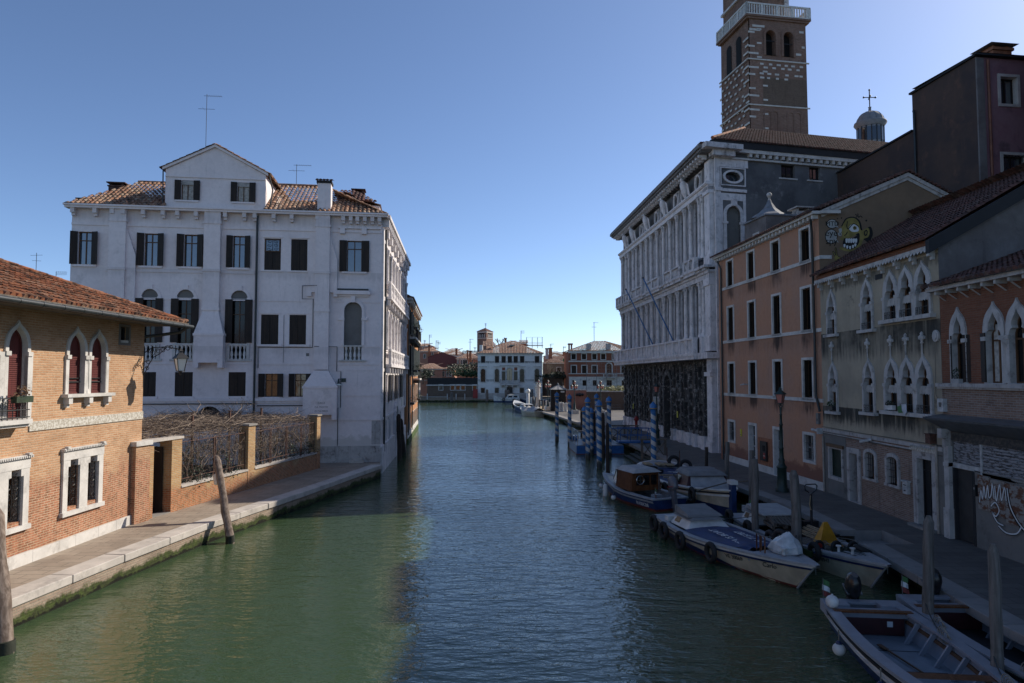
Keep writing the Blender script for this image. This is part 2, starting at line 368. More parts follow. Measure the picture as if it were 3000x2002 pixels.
plain('zinc', (.16,.17,.18), .45, .2, 3, .5); plain('dark_band', (.018,.018,.020), .8, .2, 2)
plain('pave_joint', (.05,.045,.04), .9)
plain('rubber', (.014,.013,.013), .75, .2, 9); plain('rope', (.22,.20,.17), .95, .3, 20); plain('rope_dark', (.04,.045,.045), .95, .3, 20)
plain('boat_white', (.60,.59,.56), .4, .18, 2.5, bmp=.05); plain('boat_cream', (.44,.39,.29), .4, .22, 2.2, bmp=.05); plain('boat_grey', (.30,.31,.32), .5, .15, 3)
plain('boat_lilac', (.25,.26,.29), .35, .12, 3); plain('boat_floor', (.16,.19,.22), .6, .15, 4)
plain('navy', (.008,.022,.085), .4, .3, 3); plain('tarp_blue', (.007,.030,.11), .6, .3, 3.5, bmp=.15); plain('bright_blue', (.012,.10,.30), .45, .25, 4); plain('cap_blue', (.035,.15,.36), .4, .25, 5)
plain('band_blue', (.020,.12,.30), .5, .3, 5); plain('band_white', (.52,.50,.46), .55, .2, 5); plain('red_paint', (.30,.02,.015), .45, .3, 5)
plain('boat_red', (.12,.018,.015), .5, .3, 4); plain('maroon', (.05,.010,.011), .5, .2, 4); plain('cover_grey', (.20,.195,.19), .85, .15, 3, bmp=.2); plain('cover_pale', (.36,.35,.34), .85, .15, 3, bmp=.2)
plain('plastic_bag', (.46,.49,.50), .25, .25, 4, bmp=.4); plain('yellow_sign', (.50,.23,.012), .5, .15, 6); plain('yellow_tag', (.55,.50,.02), .5, .1, 6)
plain('black_plastic', (.010,.011,.012), .3, .1, 6); plain('motor_grey', (.11,.11,.125), .3, .1, 6); plain('chrome', (.5,.5,.5), .2, 0, metal=1)
plain('moss', (.05,.085,.012), .95, .5, 6, bmp=.6); plain('slime', (.018,.022,.012), .7, .4, 4, bmp=.6)
plain('text_white', (.62,.63,.62), .6, .1); plain('text_navy', (.02,.03,.10), .6, 0); plain('text_dark', (.03,.03,.03), .7, 0); plain('text_grey', (.12,.11,.10), .8, .3, 9)
plain('graf_yellow', (.24,.195,.06), .9, .35, 3); plain('graf_pale', (.34,.34,.32), .9, .2, 4); plain('graf_black', (.014,.013,.012), .9, .2, 4); plain('graf_green', (.08,.085,.02), .9, .3, 4)
plain('green_panel', (.010,.026,.018), .6, .3, 4); plain('door_black', (.008,.009,.012), .4, .2, 3); plain('door_grey', (.035,.034,.033), .6, .3, 3)
plain('white_metal', (.45,.45,.44), .5, .3, 6); plain('paint_white', (.6,.58,.55), .6, .2, 5); plain('laundry', (.5,.52,.55), .9, .2, 6); plain('pink_cloth', (.6,.12,.22), .9, .2, 6)
plain('terracotta', (.30,.12,.06), .8, .3, 6); plain('tarmac', (.05,.05,.05), .9, .3, 2); plain('soil', (.06,.045,.03), .95, .3, 2)
plain('flag_green', (.06,.15,.05), .8, 0); plain('flag_red', (.20,.04,.035), .8, 0); plain('gold', (.35,.22,.05), .4, .2, 8)
def leafm(name, a, bcol):
    m, nt, b = newmat(name); ob, uv = coords(nt)
    c = mix(nt, ramp(nt, noise(nt, ob, 7, 4), .35, .65), a, bcol); nt.links.new(c, b.inputs['Base Color'])
    b.inputs['Roughness'].default_value = .6; MATS[name] = m
leafm('leaf', (.018,.042,.012), (.05,.09,.022)); leafm('leaf_yellow', (.12,.13,.02), (.22,.20,.04)); leafm('leaf_dark', (.010,.022,.010), (.025,.045,.018)); leafm('leaf_brown', (.10,.05,.02), (.16,.09,.04))
wood('twig', (.13,.095,.072), (.30,.235,.185), (.09,.07,.055), .9, 2)
wood('bark', (.07,.055,.045), (.12,.10,.085), (.03,.025,.02), .9)
# weathered shutter with rust and flaking paint
def flaky(name, base, under, sc=5., lo=.5, hi=.56, mulv=(1,3,1)):
    m, nt, b = newmat(name); ob, uv = coords(nt)
    f = ramp(nt, noise(nt, uv, sc, 7, .7, mulv), lo, hi); c = mix(nt, f, base, under)
    nt.links.new(c, b.inputs['Base Color']); b.inputs['Roughness'].default_value = .7; MATS[name] = m
flaky('roller_paint', (.26,.26,.27), (.05,.045,.045)); flaky('rust_board', (.25,.235,.21), (.12,.045,.02), 3, .45, .55, (1,1.5,1))
flaky('carved_frieze', (.07,.06,.05), (.03,.028,.026), 9, .44, .54, (1,1,1)); flaky('carved_white', (.55,.52,.46), (.34,.30,.24), 12, .46, .54, (1,1,1))
# quay wall: brick above, green weed then black slime towards the water
def quaywall(name, top=.32):
    m = M_['quay_brick'].copy(); m.name = name; nt = m.node_tree; b = nt.nodes['Principled BSDF']
    ob, uv = coords(nt); u, v, _ = sep(nt, uv); src = b.inputs['Base Color'].links[0].from_socket
    e = mth(nt, 'ADD', v, mth(nt, 'MULTIPLY', mth(nt, 'SUBTRACT', noise(nt, uv, 1.3, 8, .75), .5), .95))
    g = mix(nt, ramp(nt, noise(nt, uv, 5, 7, .7), .35, .65), (.012,.022,.004), (.048,.078,.012))
    c = mix(nt, ramp(nt, e, top-.12, top+.03, .92, 0), src, g)
    c = mix(nt, ramp(nt, e, .04, .12, 1, 0), c, (.012,.012,.008))
    nt.links.new(c, b.inputs['Base Color']); MATS[name] = m; return m
quaywall('quay_wall')
def paving(name, a, bcol, joint, bw=.75, bh=.38):
    m, nt, b = newmat(name); ob, uv = coords(nt)
    br = nd(nt, 'ShaderNodeTexBrick'); nt.links.new(uv, br.inputs['Vector']); br.inputs['Scale'].default_value = 1
    for k, v in (('Brick Width', bw), ('Row Height', bh), ('Mortar Size', .012), ('Mortar Smooth', .4)): br.inputs[k].default_value = v
    br.inputs['Color1'].default_value = c4(a); br.inputs['Color2'].default_value = c4(bcol); br.inputs['Mortar'].default_value = c4(joint)
    c = mix(nt, ramp(nt, noise(nt, ob, 1.1, 7, .65), .4, .7, 0, .55), br.outputs['Color'], tuple(x*.6 for x in a))
    nt.links.new(c, b.inputs['Base Color']); b.inputs['Roughness'].default_value = .75
    h = mth(nt, 'ADD', mth(nt, 'MULTIPLY', br.outputs['Fac'], -.7), noise(nt, ob, 9, 5)); bump(nt, b, h, .4, .015); MATS[name] = m
paving('paving', (.27,.215,.165), (.33,.27,.21), (.11,.09,.07)); paving('paving_dark', (.105,.092,.08), (.14,.125,.108), (.05,.045,.04))
def water():
    m, nt, b = newmat('canal_water'); ob, uv = coords(nt)
    big = noise(nt, ob, .035, 3, .5)
    c = mix(nt, ramp(nt, big, .35, .65), (.038,.066,.030), (.050,.078,.038))
    nt.links.new(c, b.inputs['Base Color']); b.inputs['Roughness'].default_value = .03; b.inputs['IOR'].default_value = 1.5
    h1 = noise(nt, ob, 1., 3, .55, (1.0, 2.3, 1)); h2 = noise(nt, ob, 1., 3, .55, (3.6, 6.6, 1)); h3 = noise(nt, ob, 1., 2, .5, (.22, .42, 1))
    calm = ramp(nt, noise(nt, ob, .06, 2, .5), .35, .65, .55, 1.0)
    h = mth(nt, 'ADD', mth(nt, 'ADD', mth(nt, 'MULTIPLY', h1, .62), mth(nt, 'MULTIPLY', h2, .22)), mth(nt, 'MULTIPLY', h3, .5))
    bump(nt, b, mth(nt, 'MULTIPLY', h, calm), 1.0, .115); MATS['water'] = m
water()
# striped mooring pole: spiral bands of paint, weed at the waterline
def striped():
    m, nt, b = newmat('striped_paint'); ob, uv = coords(nt); x, y, z = sep(nt, ob)
    ang = mth(nt, 'DIVIDE', mth(nt, 'ARCTAN2', y, x), 2*math.pi)
    f = mth(nt, 'FRACT', mth(nt, 'ADD', mth(nt, 'DIVIDE', z, .52), mth(nt, 'MULTIPLY', ang, 1.0)))
    st = mth(nt, 'GREATER_THAN', f, .52)
    c = mix(nt, st, (.50,.47,.43), (.025,.13,.30))
    c = mix(nt, ramp(nt, noise(nt, ob, 5, 7, .7), .55, .7, 0, .5), c, (.16,.13,.11))
    e = mth(nt, 'ADD', z, mth(nt, 'MULTIPLY', noise(nt, ob, 4, 5), -.5))
    c = mix(nt, ramp(nt, e, .1, .3, .95, 0), c, (.03,.028,.02))
    nt.links.new(c, b.inputs['Base Color']); b.inputs['Roughness'].default_value = .55; MATS['striped'] = m
striped()
# ---------------------------------------------------------------- outlines (x,z), CCW seen from the front
def outline(x0, x1, z0, z1, kind='rect', zs=None):
    w = (x1-x0)/2; c = (x0+x1)/2; P_ = [(x0, z0), (x1, z0)]
    if kind == 'rect': return P_+[(x1, z1), (x0, z1)]
    if kind == 'round': zs = z1-w if zs is None else zs; prof = [(math.cos(t), math.sin(t)) for t in [math.pi/2*i/8 for i in range(9)]]
    elif kind == 'seg': zs = z1-w*.45 if zs is None else zs; prof = [(math.cos(t), math.sin(t)) for t in [math.pi/2*i/8 for i in range(9)]]
    elif kind == 'ogee': zs = z1-w*2.1 if zs is None else zs; prof = [(1,0),(1,.18),(.96,.36),(.86,.52),(.70,.65),(.49,.75),(.27,.83),(.10,.91),(0,1)]
    elif kind == 'foil': zs = z1-w*2.1 if zs is None else zs; prof = [(1,0),(.97,.12),(.84,.24),(.56,.30),(.66,.42),(.60,.58),(.42,.70),(.20,.83),(0,1)]
    elif kind == 'oval': return [(c+w*math.cos(t), (z0+z1)/2+(z1-z0)/2*math.sin(t)) for t in [2*math.pi*(i-.5)/16-math.pi/2 for i in range(16)]]
    h = z1-zs
    right = [(c+w*a, zs+h*b) for a, b in prof]; left = [(c-w*a, zs+h*b) for a, b in prof[-2::-1]]
    return P_+right+left
def flip(pts): return pts
class Bld:
    def __init__(s, name, fr, label, cat='building', group=None):
        s.fr = fr; s.root = eframe(name, fr, label, cat, group); s.holes = []
    def part(s, name, mb, mat, parent=None, label=None): return mb.build(name, M_[mat] if isinstance(mat, str) else mat, parent or s.root, label)
    def bx(s, name, mat, *a, parent=None):
        return s.part(name, MB().box(*a), mat, parent)
def window(B, x0, x1, z0, z1, kind='rect', depth=.22, sur=None, surmat='istrian', sill=None, frame='frame_wood', nx=2, nz=(.7,), glass='glass', shut=None, shmat='shutter_wood', hole=True, zs=None, outer=None, grille=None, parent=None, curtain=None, y=0., rise=1.0, fw=.05, name='window', sillm=None, hood=None):
    out = outline(x0, x1, z0, z1, kind, zs)
    if hole:
        e = .012 if sur else 0.
        B.holes.append(outline(x0-e, x1+e, z0-(e if sill or sur else 0), z1+e, kind, zs))
    ins = outline(x0+fw, x1-fw, z0+fw, z1-fw, kind, (zs if zs is None else zs))
    wn = B.part(name, MB().ring(out, ins, y+depth-.06, y+depth), frame, parent)
    mb = MB(); zi1 = z1-(x1-x0)/2 if kind != 'rect' else z1
    if shut != 'closed':
        for i in range(1, nx):
            xx = x0+(x1-x0)*i/nx; mb.box(xx-fw*.55, xx+fw*.55, y+depth-.065, y+depth, z0, zi1)
        for k in nz: zz = z0+(z1-z0)*k; mb.box(x0+fw*.5, x1-fw*.5, y+depth-.07, y+depth-.005, zz-fw*.5, zz+fw*.5)
        if mb.V: B.part('glazing_bar', mb, frame, wn)
    if curtain:
        cm = MB(); n = 14; xs = [x0+fw+(x1-x0-2*fw)*i/n for i in range(n+1)]; V = []
        for i, xx in enumerate(xs): yy = y+depth-.03-.02*(i % 2); V += [(xx, yy, z0+fw), (xx, yy, zi1-fw)]
        cm.add(V, [(2*i, 2*i+2, 2*i+3, 2*i+1) for i in range(n)]); B.part('curtain', cm, curtain, wn)
    B.part('pane', MB().prism(out, y+depth-.02, y+depth+.02), glass, wn)
    if shut == 'closed':
        xm = (x0+x1)/2; 
        for a, b in ((x0, xm-.008), (xm+.008, x1)):
            s_ = MB().box(a, b, y+.03, y+.07, z0+.01, zi1-.005)
            for k in (.12, .5, .88): s_.box(a+.03, b-.03, y+.018, y+.03, z0+(zi1-z0)*k-.04, z0+(zi1-z0)*k+.04)
            B.part('shutter', s_, shmat, wn)
    elif shut:
        hw = (x1-x0)/2
        for sg in (-1, 1):
            if shut == 'left' and sg > 0 or shut == 'right' and sg < 0: continue
            ang = {'open': .12, 'half': .4}.get(shut, .12); s_ = MB()
            Mx = Matrix.Translation((x0 if sg < 0 else x1, y-.02, 0)) @ Matrix.Rotation(-ang*sg, 4, 'Z')
            a, b = (-hw, 0) if sg < 0 else (0, hw)
            s_.box(a, b, -.045, -.005, z0, zi1, Mx)
            n = 7
            for k in range(n): zz = z0+(zi1-z0)*(k+.5)/n; s_.box(a+.03, b-.03, -.053, -.045, zz-.012, zz+.012, Mx)
            B.part('shutter', s_, shmat, wn)
    if sur:
        w_, pr = sur; ko = outer or kind
        zz = zs
        if kind in ('foil', 'ogee') and zs is None: zz = z1-(x1-x0)/2*2.1
        if kind in ('round', 'seg') and zs is None: zz = z1-(x1-x0)/2*(1 if kind == 'round' else .45)
        o2 = outline(x0-w_, x1+w_, z0-(w_ if not sill else 0), z1+w_*rise, ko, zz)
        inn = outline(x0, x1, z0, z1, kind, zz)
        B.part('surround', MB().ring(o2, inn, y-pr, y+depth), surmat, wn)
        if kind in ('foil','ogee','round') and zz is not None and hole:
            cp = MB()
            for xx in (x0-w_/2, x1+w_/2): cp.box(xx-w_*.75, xx+w_*.75, y-pr-.05, y+.05, zz-.09, zz+.03)
            B.part('capital', cp, surmat, wn)
    if sill:
        e, h, p = sill; sm_ = MB().box(x0-e, x1+e, y-p, y+depth-.02, z0-h, z0)
        B.part('sill', sm_, sillm or surmat, wn)
    if hood:
        e, h, p = hood; B.part('hood', MB().box(x0-e, x1+e, y-p, y+.01, z1+(sur[0] if sur else .05), z1+(sur[0] if sur else .05)+h), surmat, wn)
    if grille:
        n, m_ = grille; g = MB()
        for i in range(1, n): xx = x0+(x1-x0)*i/n; g.tube([(xx, y+.03, z0), (xx, y+.03, z1-(.1 if kind != 'rect' else 0))], .011, 5)
        for k in range(1, m_): zz = z0+(z1-z0)*k/m_; g.tube([(x0, y+.03, zz), (x1, y+.03, zz)], .011, 5)
        B.part('grille', g, 'iron', wn)
    return wn
def scrollgrille(B, x0, x1, z0, z1, wn, y=.06):
    g = MB(); w = x1-x0; n = max(3, int((z1-z0)/w*2.2)); h = (z1-z0)/n
    for xx in (x0+.03, (x0+x1)/2, x1-.03): g.tube([(xx, y, z0), (xx, y, z1)], .012, 5)
    for k in range(n):
        for s_ in (-1, 1):
            cx = (x0+x1)/2+s_*w*.25; cz = z0+h*(k+.5)
            g.tube([(cx+(w*.2*(1-t*.09))*math.cos(t*.9*s_+k), y-.01, cz+h*.42*(1-t*.09)*math.sin(t*.9*s_+k)) for t in range(0, 9)], .010, 4)
    B.part('grille', g, 'iron', wn)
def tileroof(mb, O, ex, sl, W, L, xa=0., xb=None, tw=.2, th=.36, amp=.055, uoff=0):
    """corrugated roof: O eave corner, ex eave direction, sl up-slope unit vector; ridge spans xa..xb"""
    O = Vector(O); ex = Vector(ex); sl = Vector(sl); nn = ex.cross(sl).normalized()
    if xb is None: xb = W
    nc = max(1, int(round(W/tw))); tw = W/nc; rnd = random.Random(5)
    prof = [(0, 0), (.22, .75), (.45, 1), (.68, .75), (.9, 0)]
    for i in range(nc):
        xc = (i+.5)*tw; Lm = L
        if xc < xa: Lm = L*xc/xa
        elif xc > xb: Lm = L*(W-xc)/max(.01, W-xb)
        nr = max(1, int(math.ceil(Lm/th-.3)))
        V = []; Fs = []; jx = rnd.uniform(-.01, .01)
        for r in range(nr):
            a = r*th; b = min(Lm, (r+1)*th+.02); dz = rnd.uniform(0, .012); jj = jx+rnd.uniform(-.008, .008)
            base = len(V)
            for s_, hh in ((a, .028+dz), (b, 0.0)):
                for px, ph in prof: V.append(O+ex*(i*tw+px*tw+jj)+sl*s_+nn*(ph*amp+hh))
                V.append(O+ex*((i+1)*tw+jj)+sl*s_+nn*(hh*.3))
            for k in range(5): Fs.append((base+k, base+k+1, base+7+k, base+6+k))
            if r == 0: # open mouth of the lowest tile
                V.append(O+ex*(i*tw+jj)-nn*.02); V.append(O+ex*((i+.9)*tw+jj)-nn*.02)
                Fs.append((base, len(V)-2, len(V)-1, base+4, base+3, base+2, base+1))
        mb.add(V, Fs)
def roofpart(B, mb, mat, parent=None, name='roof', exdir=0, slope_axis=1):
    """tile roof object whose UVs count tiles along the eave and up the slope"""
    o = B.part(name, mb, mat, parent); return o
def retile_uv(o, O, ex, sl, idx0=0):
    me = o.data; O = Vector(O); ex = Vector(ex); sl = Vector(sl); uvl = me.uv_layers[0].data
    for l in me.loops:
        p = me.vertices[l.vertex_index].co-O; uvl[l.index].uv = (p.dot(ex), p.dot(sl))
    # one colour per tile: use the face centre
    for p in me.polygons:
        c = sum((me.vertices[i].co for i in p.vertices), Vector())/len(p.vertices)-O
        for li in p.loop_indices: uvl[li].uv = (c.dot(ex), c.dot(sl))
def roof(B, O, ex, sl, W, L, mat, xa=0., xb=None, tw=.2, th=.36, amp=.055, name='roof', parent=None):
    ex = Vector(ex).normalized(); sl = Vector(sl).normalized()
    mb = MB(); tileroof(mb, O, ex, sl, W, L, xa, xb, tw, th, amp); o = B.part(name, mb, mat, parent); retile_uv(o, O, ex, sl); return o
def baluster_row(mb, x0, x1, z0, z1, y, n, r=.07, seg=8, dirx=True, x=None):
    h = z1-z0
    for i in range(n):
        t = x0+(x1-x0)*(i+.5)/n; cx, cy = (t, y) if dirx else (x, t)
        mb.lathe(cx, cy, [(r*.9,z0),(r*.9,z0+h*.08),(r*.5,z0+h*.14),(r,z0+h*.34),(r*.75,z0+h*.5),(r*.45,z0+h*.62),(r*.45,z0+h*.72),(r*.7,z0+h*.82),(r*.9,z0+h*.92),(r*.9,z1)], seg)
def chimney(B, x, y, z0, z1, w, d, mat, parent, cap='tile_dark', flare=0.):
    ch = B.part('chimney', MB().box(x-w/2, x+w/2, y-d/2, y+d/2, z0, z1), mat, parent)
    return ch
def capped_chimney(B, x, y, z0, z1, w, d, mat, parent=None):
    mb = MB().box(x-w/2, x+w/2, y-d/2, y+d/2, z0, z1-.28).box(x-w/2-.05, x+w/2+.05, y-d/2-.05, y+d/2+.05, z1-.28, z1-.20)
    for sx in (-1, 1):
        for sy in (-1, 1): mb.box(x+sx*w*.4-.05, x+sx*w*.4+.05, y+sy*d*.4-.05, y+sy*d*.4+.05, z1-.2, z1-.06)
    mb.box(x-w/2-.1, x+w/2+.1, y-d/2-.1, y+d/2+.1, z1-.06, z1)
    return B.part('chimney', mb, mat, parent)
def antenna(loc, h, label, kind=0, az=0., group='television antennas on the roofs'):
    o = empty('tv_antenna', loc, az, label, 'antenna', group)
    r = max(.018, loc[1]*.00038)
    MB().tube([(0,0,-.3),(0,0,h)], r, 5).build('mast', M_['iron'], o)
    g = MB()
    if kind == 0:
        g.tube([(-.2,0,h*.97),(1.0,0,h*.97)], r*.7, 4)
        for i in range(7): g.tube([(.05+i*.15,-.22,h*.97),(.05+i*.15,.22,h*.97)], r*.4, 3)
        g.tube([(-.55,0,h*.74),(.55,0,h*.74)], r*.7, 4); g.tube([(-.2,-.3,h*.74),(-.2,.3,h*.74)], r*.4, 3)
    elif kind == 1:
        for k in (.97, .86, .75): g.tube([(0,0,h*k),(.9,0,h*k)], r*.7, 4)
        for i in range(5): g.tube([(.1+i*.18,-.2,h*.97),(.1+i*.18,.2,h*.97)], r*.4, 3)
    else:
        g.tube([(-.5,0,h*.9),(.5,0,h*.92)], r*.7, 4); g.tube([(-.35,0,h*.7),(.4,0,h*.69)], r*.7, 4)
    g.build('crossbar', M_['iron'], o); return o
def leafball(mb, c, rx, ry, rz, n, size, rnd, lump=.35):
    for _ in range(n):
        while True:
            p = Vector((rnd.uniform(-1,1), rnd.uniform(-1,1), rnd.uniform(-1,1)))
            if p.length < 1: break
        d = p.normalized(); k = 1+lump*mnoise.noise(d*2.1+Vector(c)*.7)
        rr = p.length**.45*k; q = Vector((c[0]+d.x*rr*rx, c[1]+d.y*rr*ry, c[2]+d.z*rr*rz))
        if mnoise.noise(q*(1.2/max(.25, size*3))) < -.22: continue
        a = Vector((rnd.gauss(0,1), rnd.gauss(0,1), rnd.gauss(0,1))).normalized(); b = a.orthogonal().normalized(); s_ = size*rnd.uniform(.6, 1.3)
        mb.add([q-a*s_*.6, q+b*s_*.35, q+a*s_*.6, q-b*s_*.35], [(0,1,2,3)])
    return mb
def branch(mb, p, d, L, r, depth, rnd, spread=.6, up=.15, seg=5):
    pts = [p]; 
    for i in range(3):
        d = (d+Vector((rnd.gauss(0,.14), rnd.gauss(0,.14), rnd.gauss(0,.1)+up*.3))).normalized(); pts.append(pts[-1]+d*L/3)
    mb.tube(pts, r, seg, r*.6, False)
    if depth <= 0: return
    for k in range(rnd.choice((2, 3, 3))):
        a = d.orthogonal().normalized(); a.rotate(Matrix.Rotation(rnd.uniform(0, 6.28), 3, d))
        branch(mb, pts[-1 if k < 2 else 2], (d+a*spread*rnd.uniform(.6, 1.3)).normalized(), L*rnd.uniform(.6, .82), r*.6, depth-1, rnd, spread, up, max(3, seg-1))
def shrub(loc, rx, ry, rz, n, size, mat, label, cat='bush', name='bush', group=None, seed=1):
    rnd = random.Random(seed); o = empty(name, loc, 0, label, cat, group)
    st = MB()
    for _ in range(6): branch(st, Vector((0,0,0)), Vector((rnd.gauss(0,.4), rnd.gauss(0,.4), 1)).normalized(), rz*.9, max(.012, rz*.02), 1, rnd)
    st.build('stem', M_['bark'], o); leafball(MB(), (0,0,rz), rx, ry, rz, n, size, rnd).build('foliage', M_[mat], o); return o
# ================================================================ SETTING
def struct(name, mb, mat, parent=None):
    o = mb.build(name, M_[mat]); o['kind'] = 'structure'; return o
MB().quad((-900,-60,0),(900,-60,0),(900,160.8,0),(-900,160.8,0)).build('canal_water', M_['water'])['kind'] = 'structure'
struct('ground', MB().quad((-4000,161.4,.35),(4000,161.4,.35),(4000,5000,.35),(-4000,5000,.35)), 'soil')
# canal banks as solid quays: body, brick face, coping stones
def quay(pts, back, name, zt=.7, inner=None, w=.62, stonem='quay_stone', pavem='paving'):
    """pts: outer lip from near to far; back: list of points closing the quay behind"""
    poly = pts+back
    b = MB(); n = len(pts)
    for i in range(n-1):
        a, c = Vector(pts[i]), Vector(pts[i+1]); L = 0
    run = 0
    V = []; Fs = []
    me = MB(); 
    for i in range(n-1):
        a, c = pts[i], pts[i+1]; me.quad((a[0],a[1],-1.2),(c[0],c[1],-1.2),(c[0],c[1],zt-.2),(a[0],a[1],zt-.2))
    o = me.build(name+'_wall', M_['quay_wall']); o['kind'] = 'structure'
    # UV along the run
    uvl = o.data.uv_layers[0].data
    for k, p in enumerate(o.data.polygons):
        a, c = Vector(pts[k]), Vector(pts[k+1]); L = (c-a).length
        for li, (uu, vv) in zip(p.loop_indices, ((run,-1.2),(run+L,-1.2),(run+L,zt-.2),(run,zt-.2))): uvl[li].uv = (uu, vv)
        run += L
    me = MB(); me.quad(*[(x,y,zt-.004) for x,y in poly]) if len(poly) < 5 else None
    tris = tessellate_polygon([[Vector((x,y,0)) for x,y in poly]])
    me = MB().add([(x,y,zt-.006) for x,y in poly], [tuple(t) for t in tris])
    o = me.build(name+'_pavement', M_[pavem]); o['kind'] = 'structure'
    return o
def coping(pts, side, zt=.7, w=.6, mat='quay_stone', name='quay_edge', step=1.9, th=.21, proud=.05):
    """row of edge stones with open joints; side=+1: pavement lies to the left of the run"""
    me = MB(); rnd = random.Random(11); run = [Vector(p) for p in pts]
    for a, c in zip(run, run[1:]):
        L = (c-a).length; n = max(1, int(round(L/step))); d = (c-a).normalized(); nn = Vector((-d.y, d.x))*side
        for i in range(n):
            s0 = L*i/n+.012; s1 = L*(i+1)/n-.012; dz = rnd.uniform(-.006, .008); dw = rnd.uniform(-.015, .015)
            p = [a+d*s0-nn*(proud+dw), a+d*s1-nn*(proud+dw), a+d*s1+nn*w, a+d*s0+nn*w]
            if side < 0: p = p[::-1]
            V = [(q.x,q.y,zt-th) for q in p]+[(q.x,q.y,zt+.012+dz) for q in p]
            # bevelled outer edge
            me.add(V, [(3,2,1,0),(4,5,6,7),(0,1,5,4),(1,2,6,5),(2,3,7,6),(3,0,4,7)])
    o = me.build(name, M_[mat]); o['kind'] = 'structure'
    bv = o.modifiers.new('b', 'BEVEL'); bv.width = .022; bv.segments = 2; bv.limit_method = 'ANGLE'
    return o
LQ = [(-13.2,-8),(-12.3,10),(-11.34,20.2),(-10.8,24.4),(-10.0,28.2),(-9.3,31.5),(-7.7,40.4),(-8.0,41.75)]
quay([(x+.03 if 0 else x, y) for x, y in LQ], [(-30,41.9),(-30,-8)], 'left_quay')
coping(LQ[:-1], 1, name='left_quay_edge', mat='quay_stone')
RA = [(11.6,23.4),(11.7,27.6),(10.65,38.2),(10.0,46),(9.6,55),(9.4,61.9),(8.2,75),(6.5,90.4),(4.4,104),(4.6,113),(9,118),(30,119)]
RB = [(10.75,-8),(10.85,14.6),(11.5,21.5)]
quay([(x,y) for x,y in RB][::-1], [(60,-8),(60,21.5)][0:2], 'right_quay_near', pavem='paving_dark')
quay(RA[::-1], [(12.55,23.4),(12.5,21.5),(60,21.5),(60,119)], 'right_quay_far', pavem='paving_dark')
coping(RB, 1, name='right_quay_edge_near', mat='quay_stone_grey')
coping(RA, 1, name='right_quay_edge_far', mat='quay_stone_grey')
# water stairs in the recess between the two edges
st = MB()
st.box(11.5, 12.495, 21.505, 23.39, -.9, .36).box(11.3, 11.49, 21.6, 23.3, -.9, .12)
st.box(12.5,12.58,21.5,23.4,-.5,.69); st.box(11.5,12.55,21.42,21.5,-1,.62); st.box(11.6,12.6,23.4,23.48,-1,.69)
struct('water_stairs_near', st, 'quay_stone_grey')
coping([(12.5,23.5),(12.5,21.4)][::-1], -1, name='stair_edge', mat='quay_stone_grey', w=.4, proud=.0) if 0 else None
# mossy stairs running down into the water beyond the cabin boat
st = MB()
for i in range(7): st.extz([(10.1-.42*i,44.3-.01*i),(10.4-.01*i,44.3-.01*i),(10.3-.01*i,51.0+.01*i),(9.9-.40*i,51.0+.01*i)], -.8+.01*i, .60-.13*i)
struct('mossy_water_stairs', st, 'slime')
# ================================================================ LEFT BANK
# ---- brick house with gothic windows
br = Frame(-13.47-.0122*16, 24.36-16, .7)
B = Bld('brick_house', br, 'orange brick house with gothic twin windows and a tiled eave, left foreground', 'house')
kw = dict(sur=(.12,.05), depth=.17, sill=None)
# upper twin window
for a, b in ((12.42,13.17),(13.50,14.25)):
    wn = window(B, a, b, 4.66, 6.62, 'ogee', nx=1, nz=(), zs=5.82, outer='ogee', glass='blind_red', frame='blind_red', **kw)
    sl_ = MB()
    for k in range(24): sl_.box(a+.04, b-.04, .13, .15, 4.72+k*.055, 4.755+k*.055)
    B.part('roller_blind', sl_, 'blind_red', wn)
    g = MB().tube([(a,.1,5.02),(b,.1,5.02)], .02, 6).tube([(a,.1,5.14),(b,.1,5.14)], .014, 6); B.part('rail', g, 'iron', wn)
cl = MB(); cl.lathe(13.335, .02, [(.10,4.66),(.10,4.74),(.065,4.82),(.06,5.6),(.075,5.64),(.13,5.8),(.13,5.86)], 12); B.part('column', cl, 'istrian')
for xx in (12.33, 14.34): B.part('pilaster', MB().box(xx-.07, xx+.07, -.06, .04, 4.66, 5.82), 'istrian')
sm_ = MB().box(12.15, 14.55, -.22, .05, 4.56, 4.66)
for xx in (12.35, 13.335, 14.32): sm_.box(xx-.09, xx+.09, -.18, .02, 4.36, 4.56).box(xx-.06, xx+.06, -.1, .02, 4.26, 4.36)
B.part('sill', sm_, 'istrian')
# tall balcony windows at the near end
for a, b in ((9.95,10.65),(8.75,9.45)):
    wn = window(B, a, b, 4.02, 6.62, 'ogee', nx=1, nz=(), zs=5.85, glass='blind_red', frame='blind_red', **kw)
    sl_ = MB()
    for k in range(30): sl_.box(a+.04, b-.04, .13, .15, 4.08+k*.056, 4.115+k*.056)
    B.part('roller_blind', sl_, 'blind_red', wn)
B.part('pilaster', MB().box(10.65, 10.84, -.07, .04, 4.0, 5.85), 'istrian'); B.part('pilaster', MB().box(9.62, 9.80, -.07, .04, 4.0, 5.85), 'istrian')
bal = B.part('balcony', MB().box(7.9, 10.42, -.42, .02, 3.92, 4.04).box(7.9, 10.42, -.34, .02, 3.84, 3.92).box(10.42,10.8,-.1,.02,3.86,4.04), 'istrian')
g = MB()
for k in range(13): g.tube([(8.12+k*.18,-.36,4.04),(8.12+k*.18,-.36,4.62)], .012, 5)
for z in (4.1, 4.3, 4.62): g.tube([(8.0,-.36,z),(10.37,-.36,z)], .016, 5)
g.tube([(10.34,-.36,4.62),(10.34,0,4.62)], .016, 5)
for k in range(6): g.tube([(8.3+k*.36+.09*math.cos(t*.7), -.37, 4.44+.09*math.sin(t*.7)) for t in range(10)], .01, 4)
B.part('railing', g, 'iron', bal)
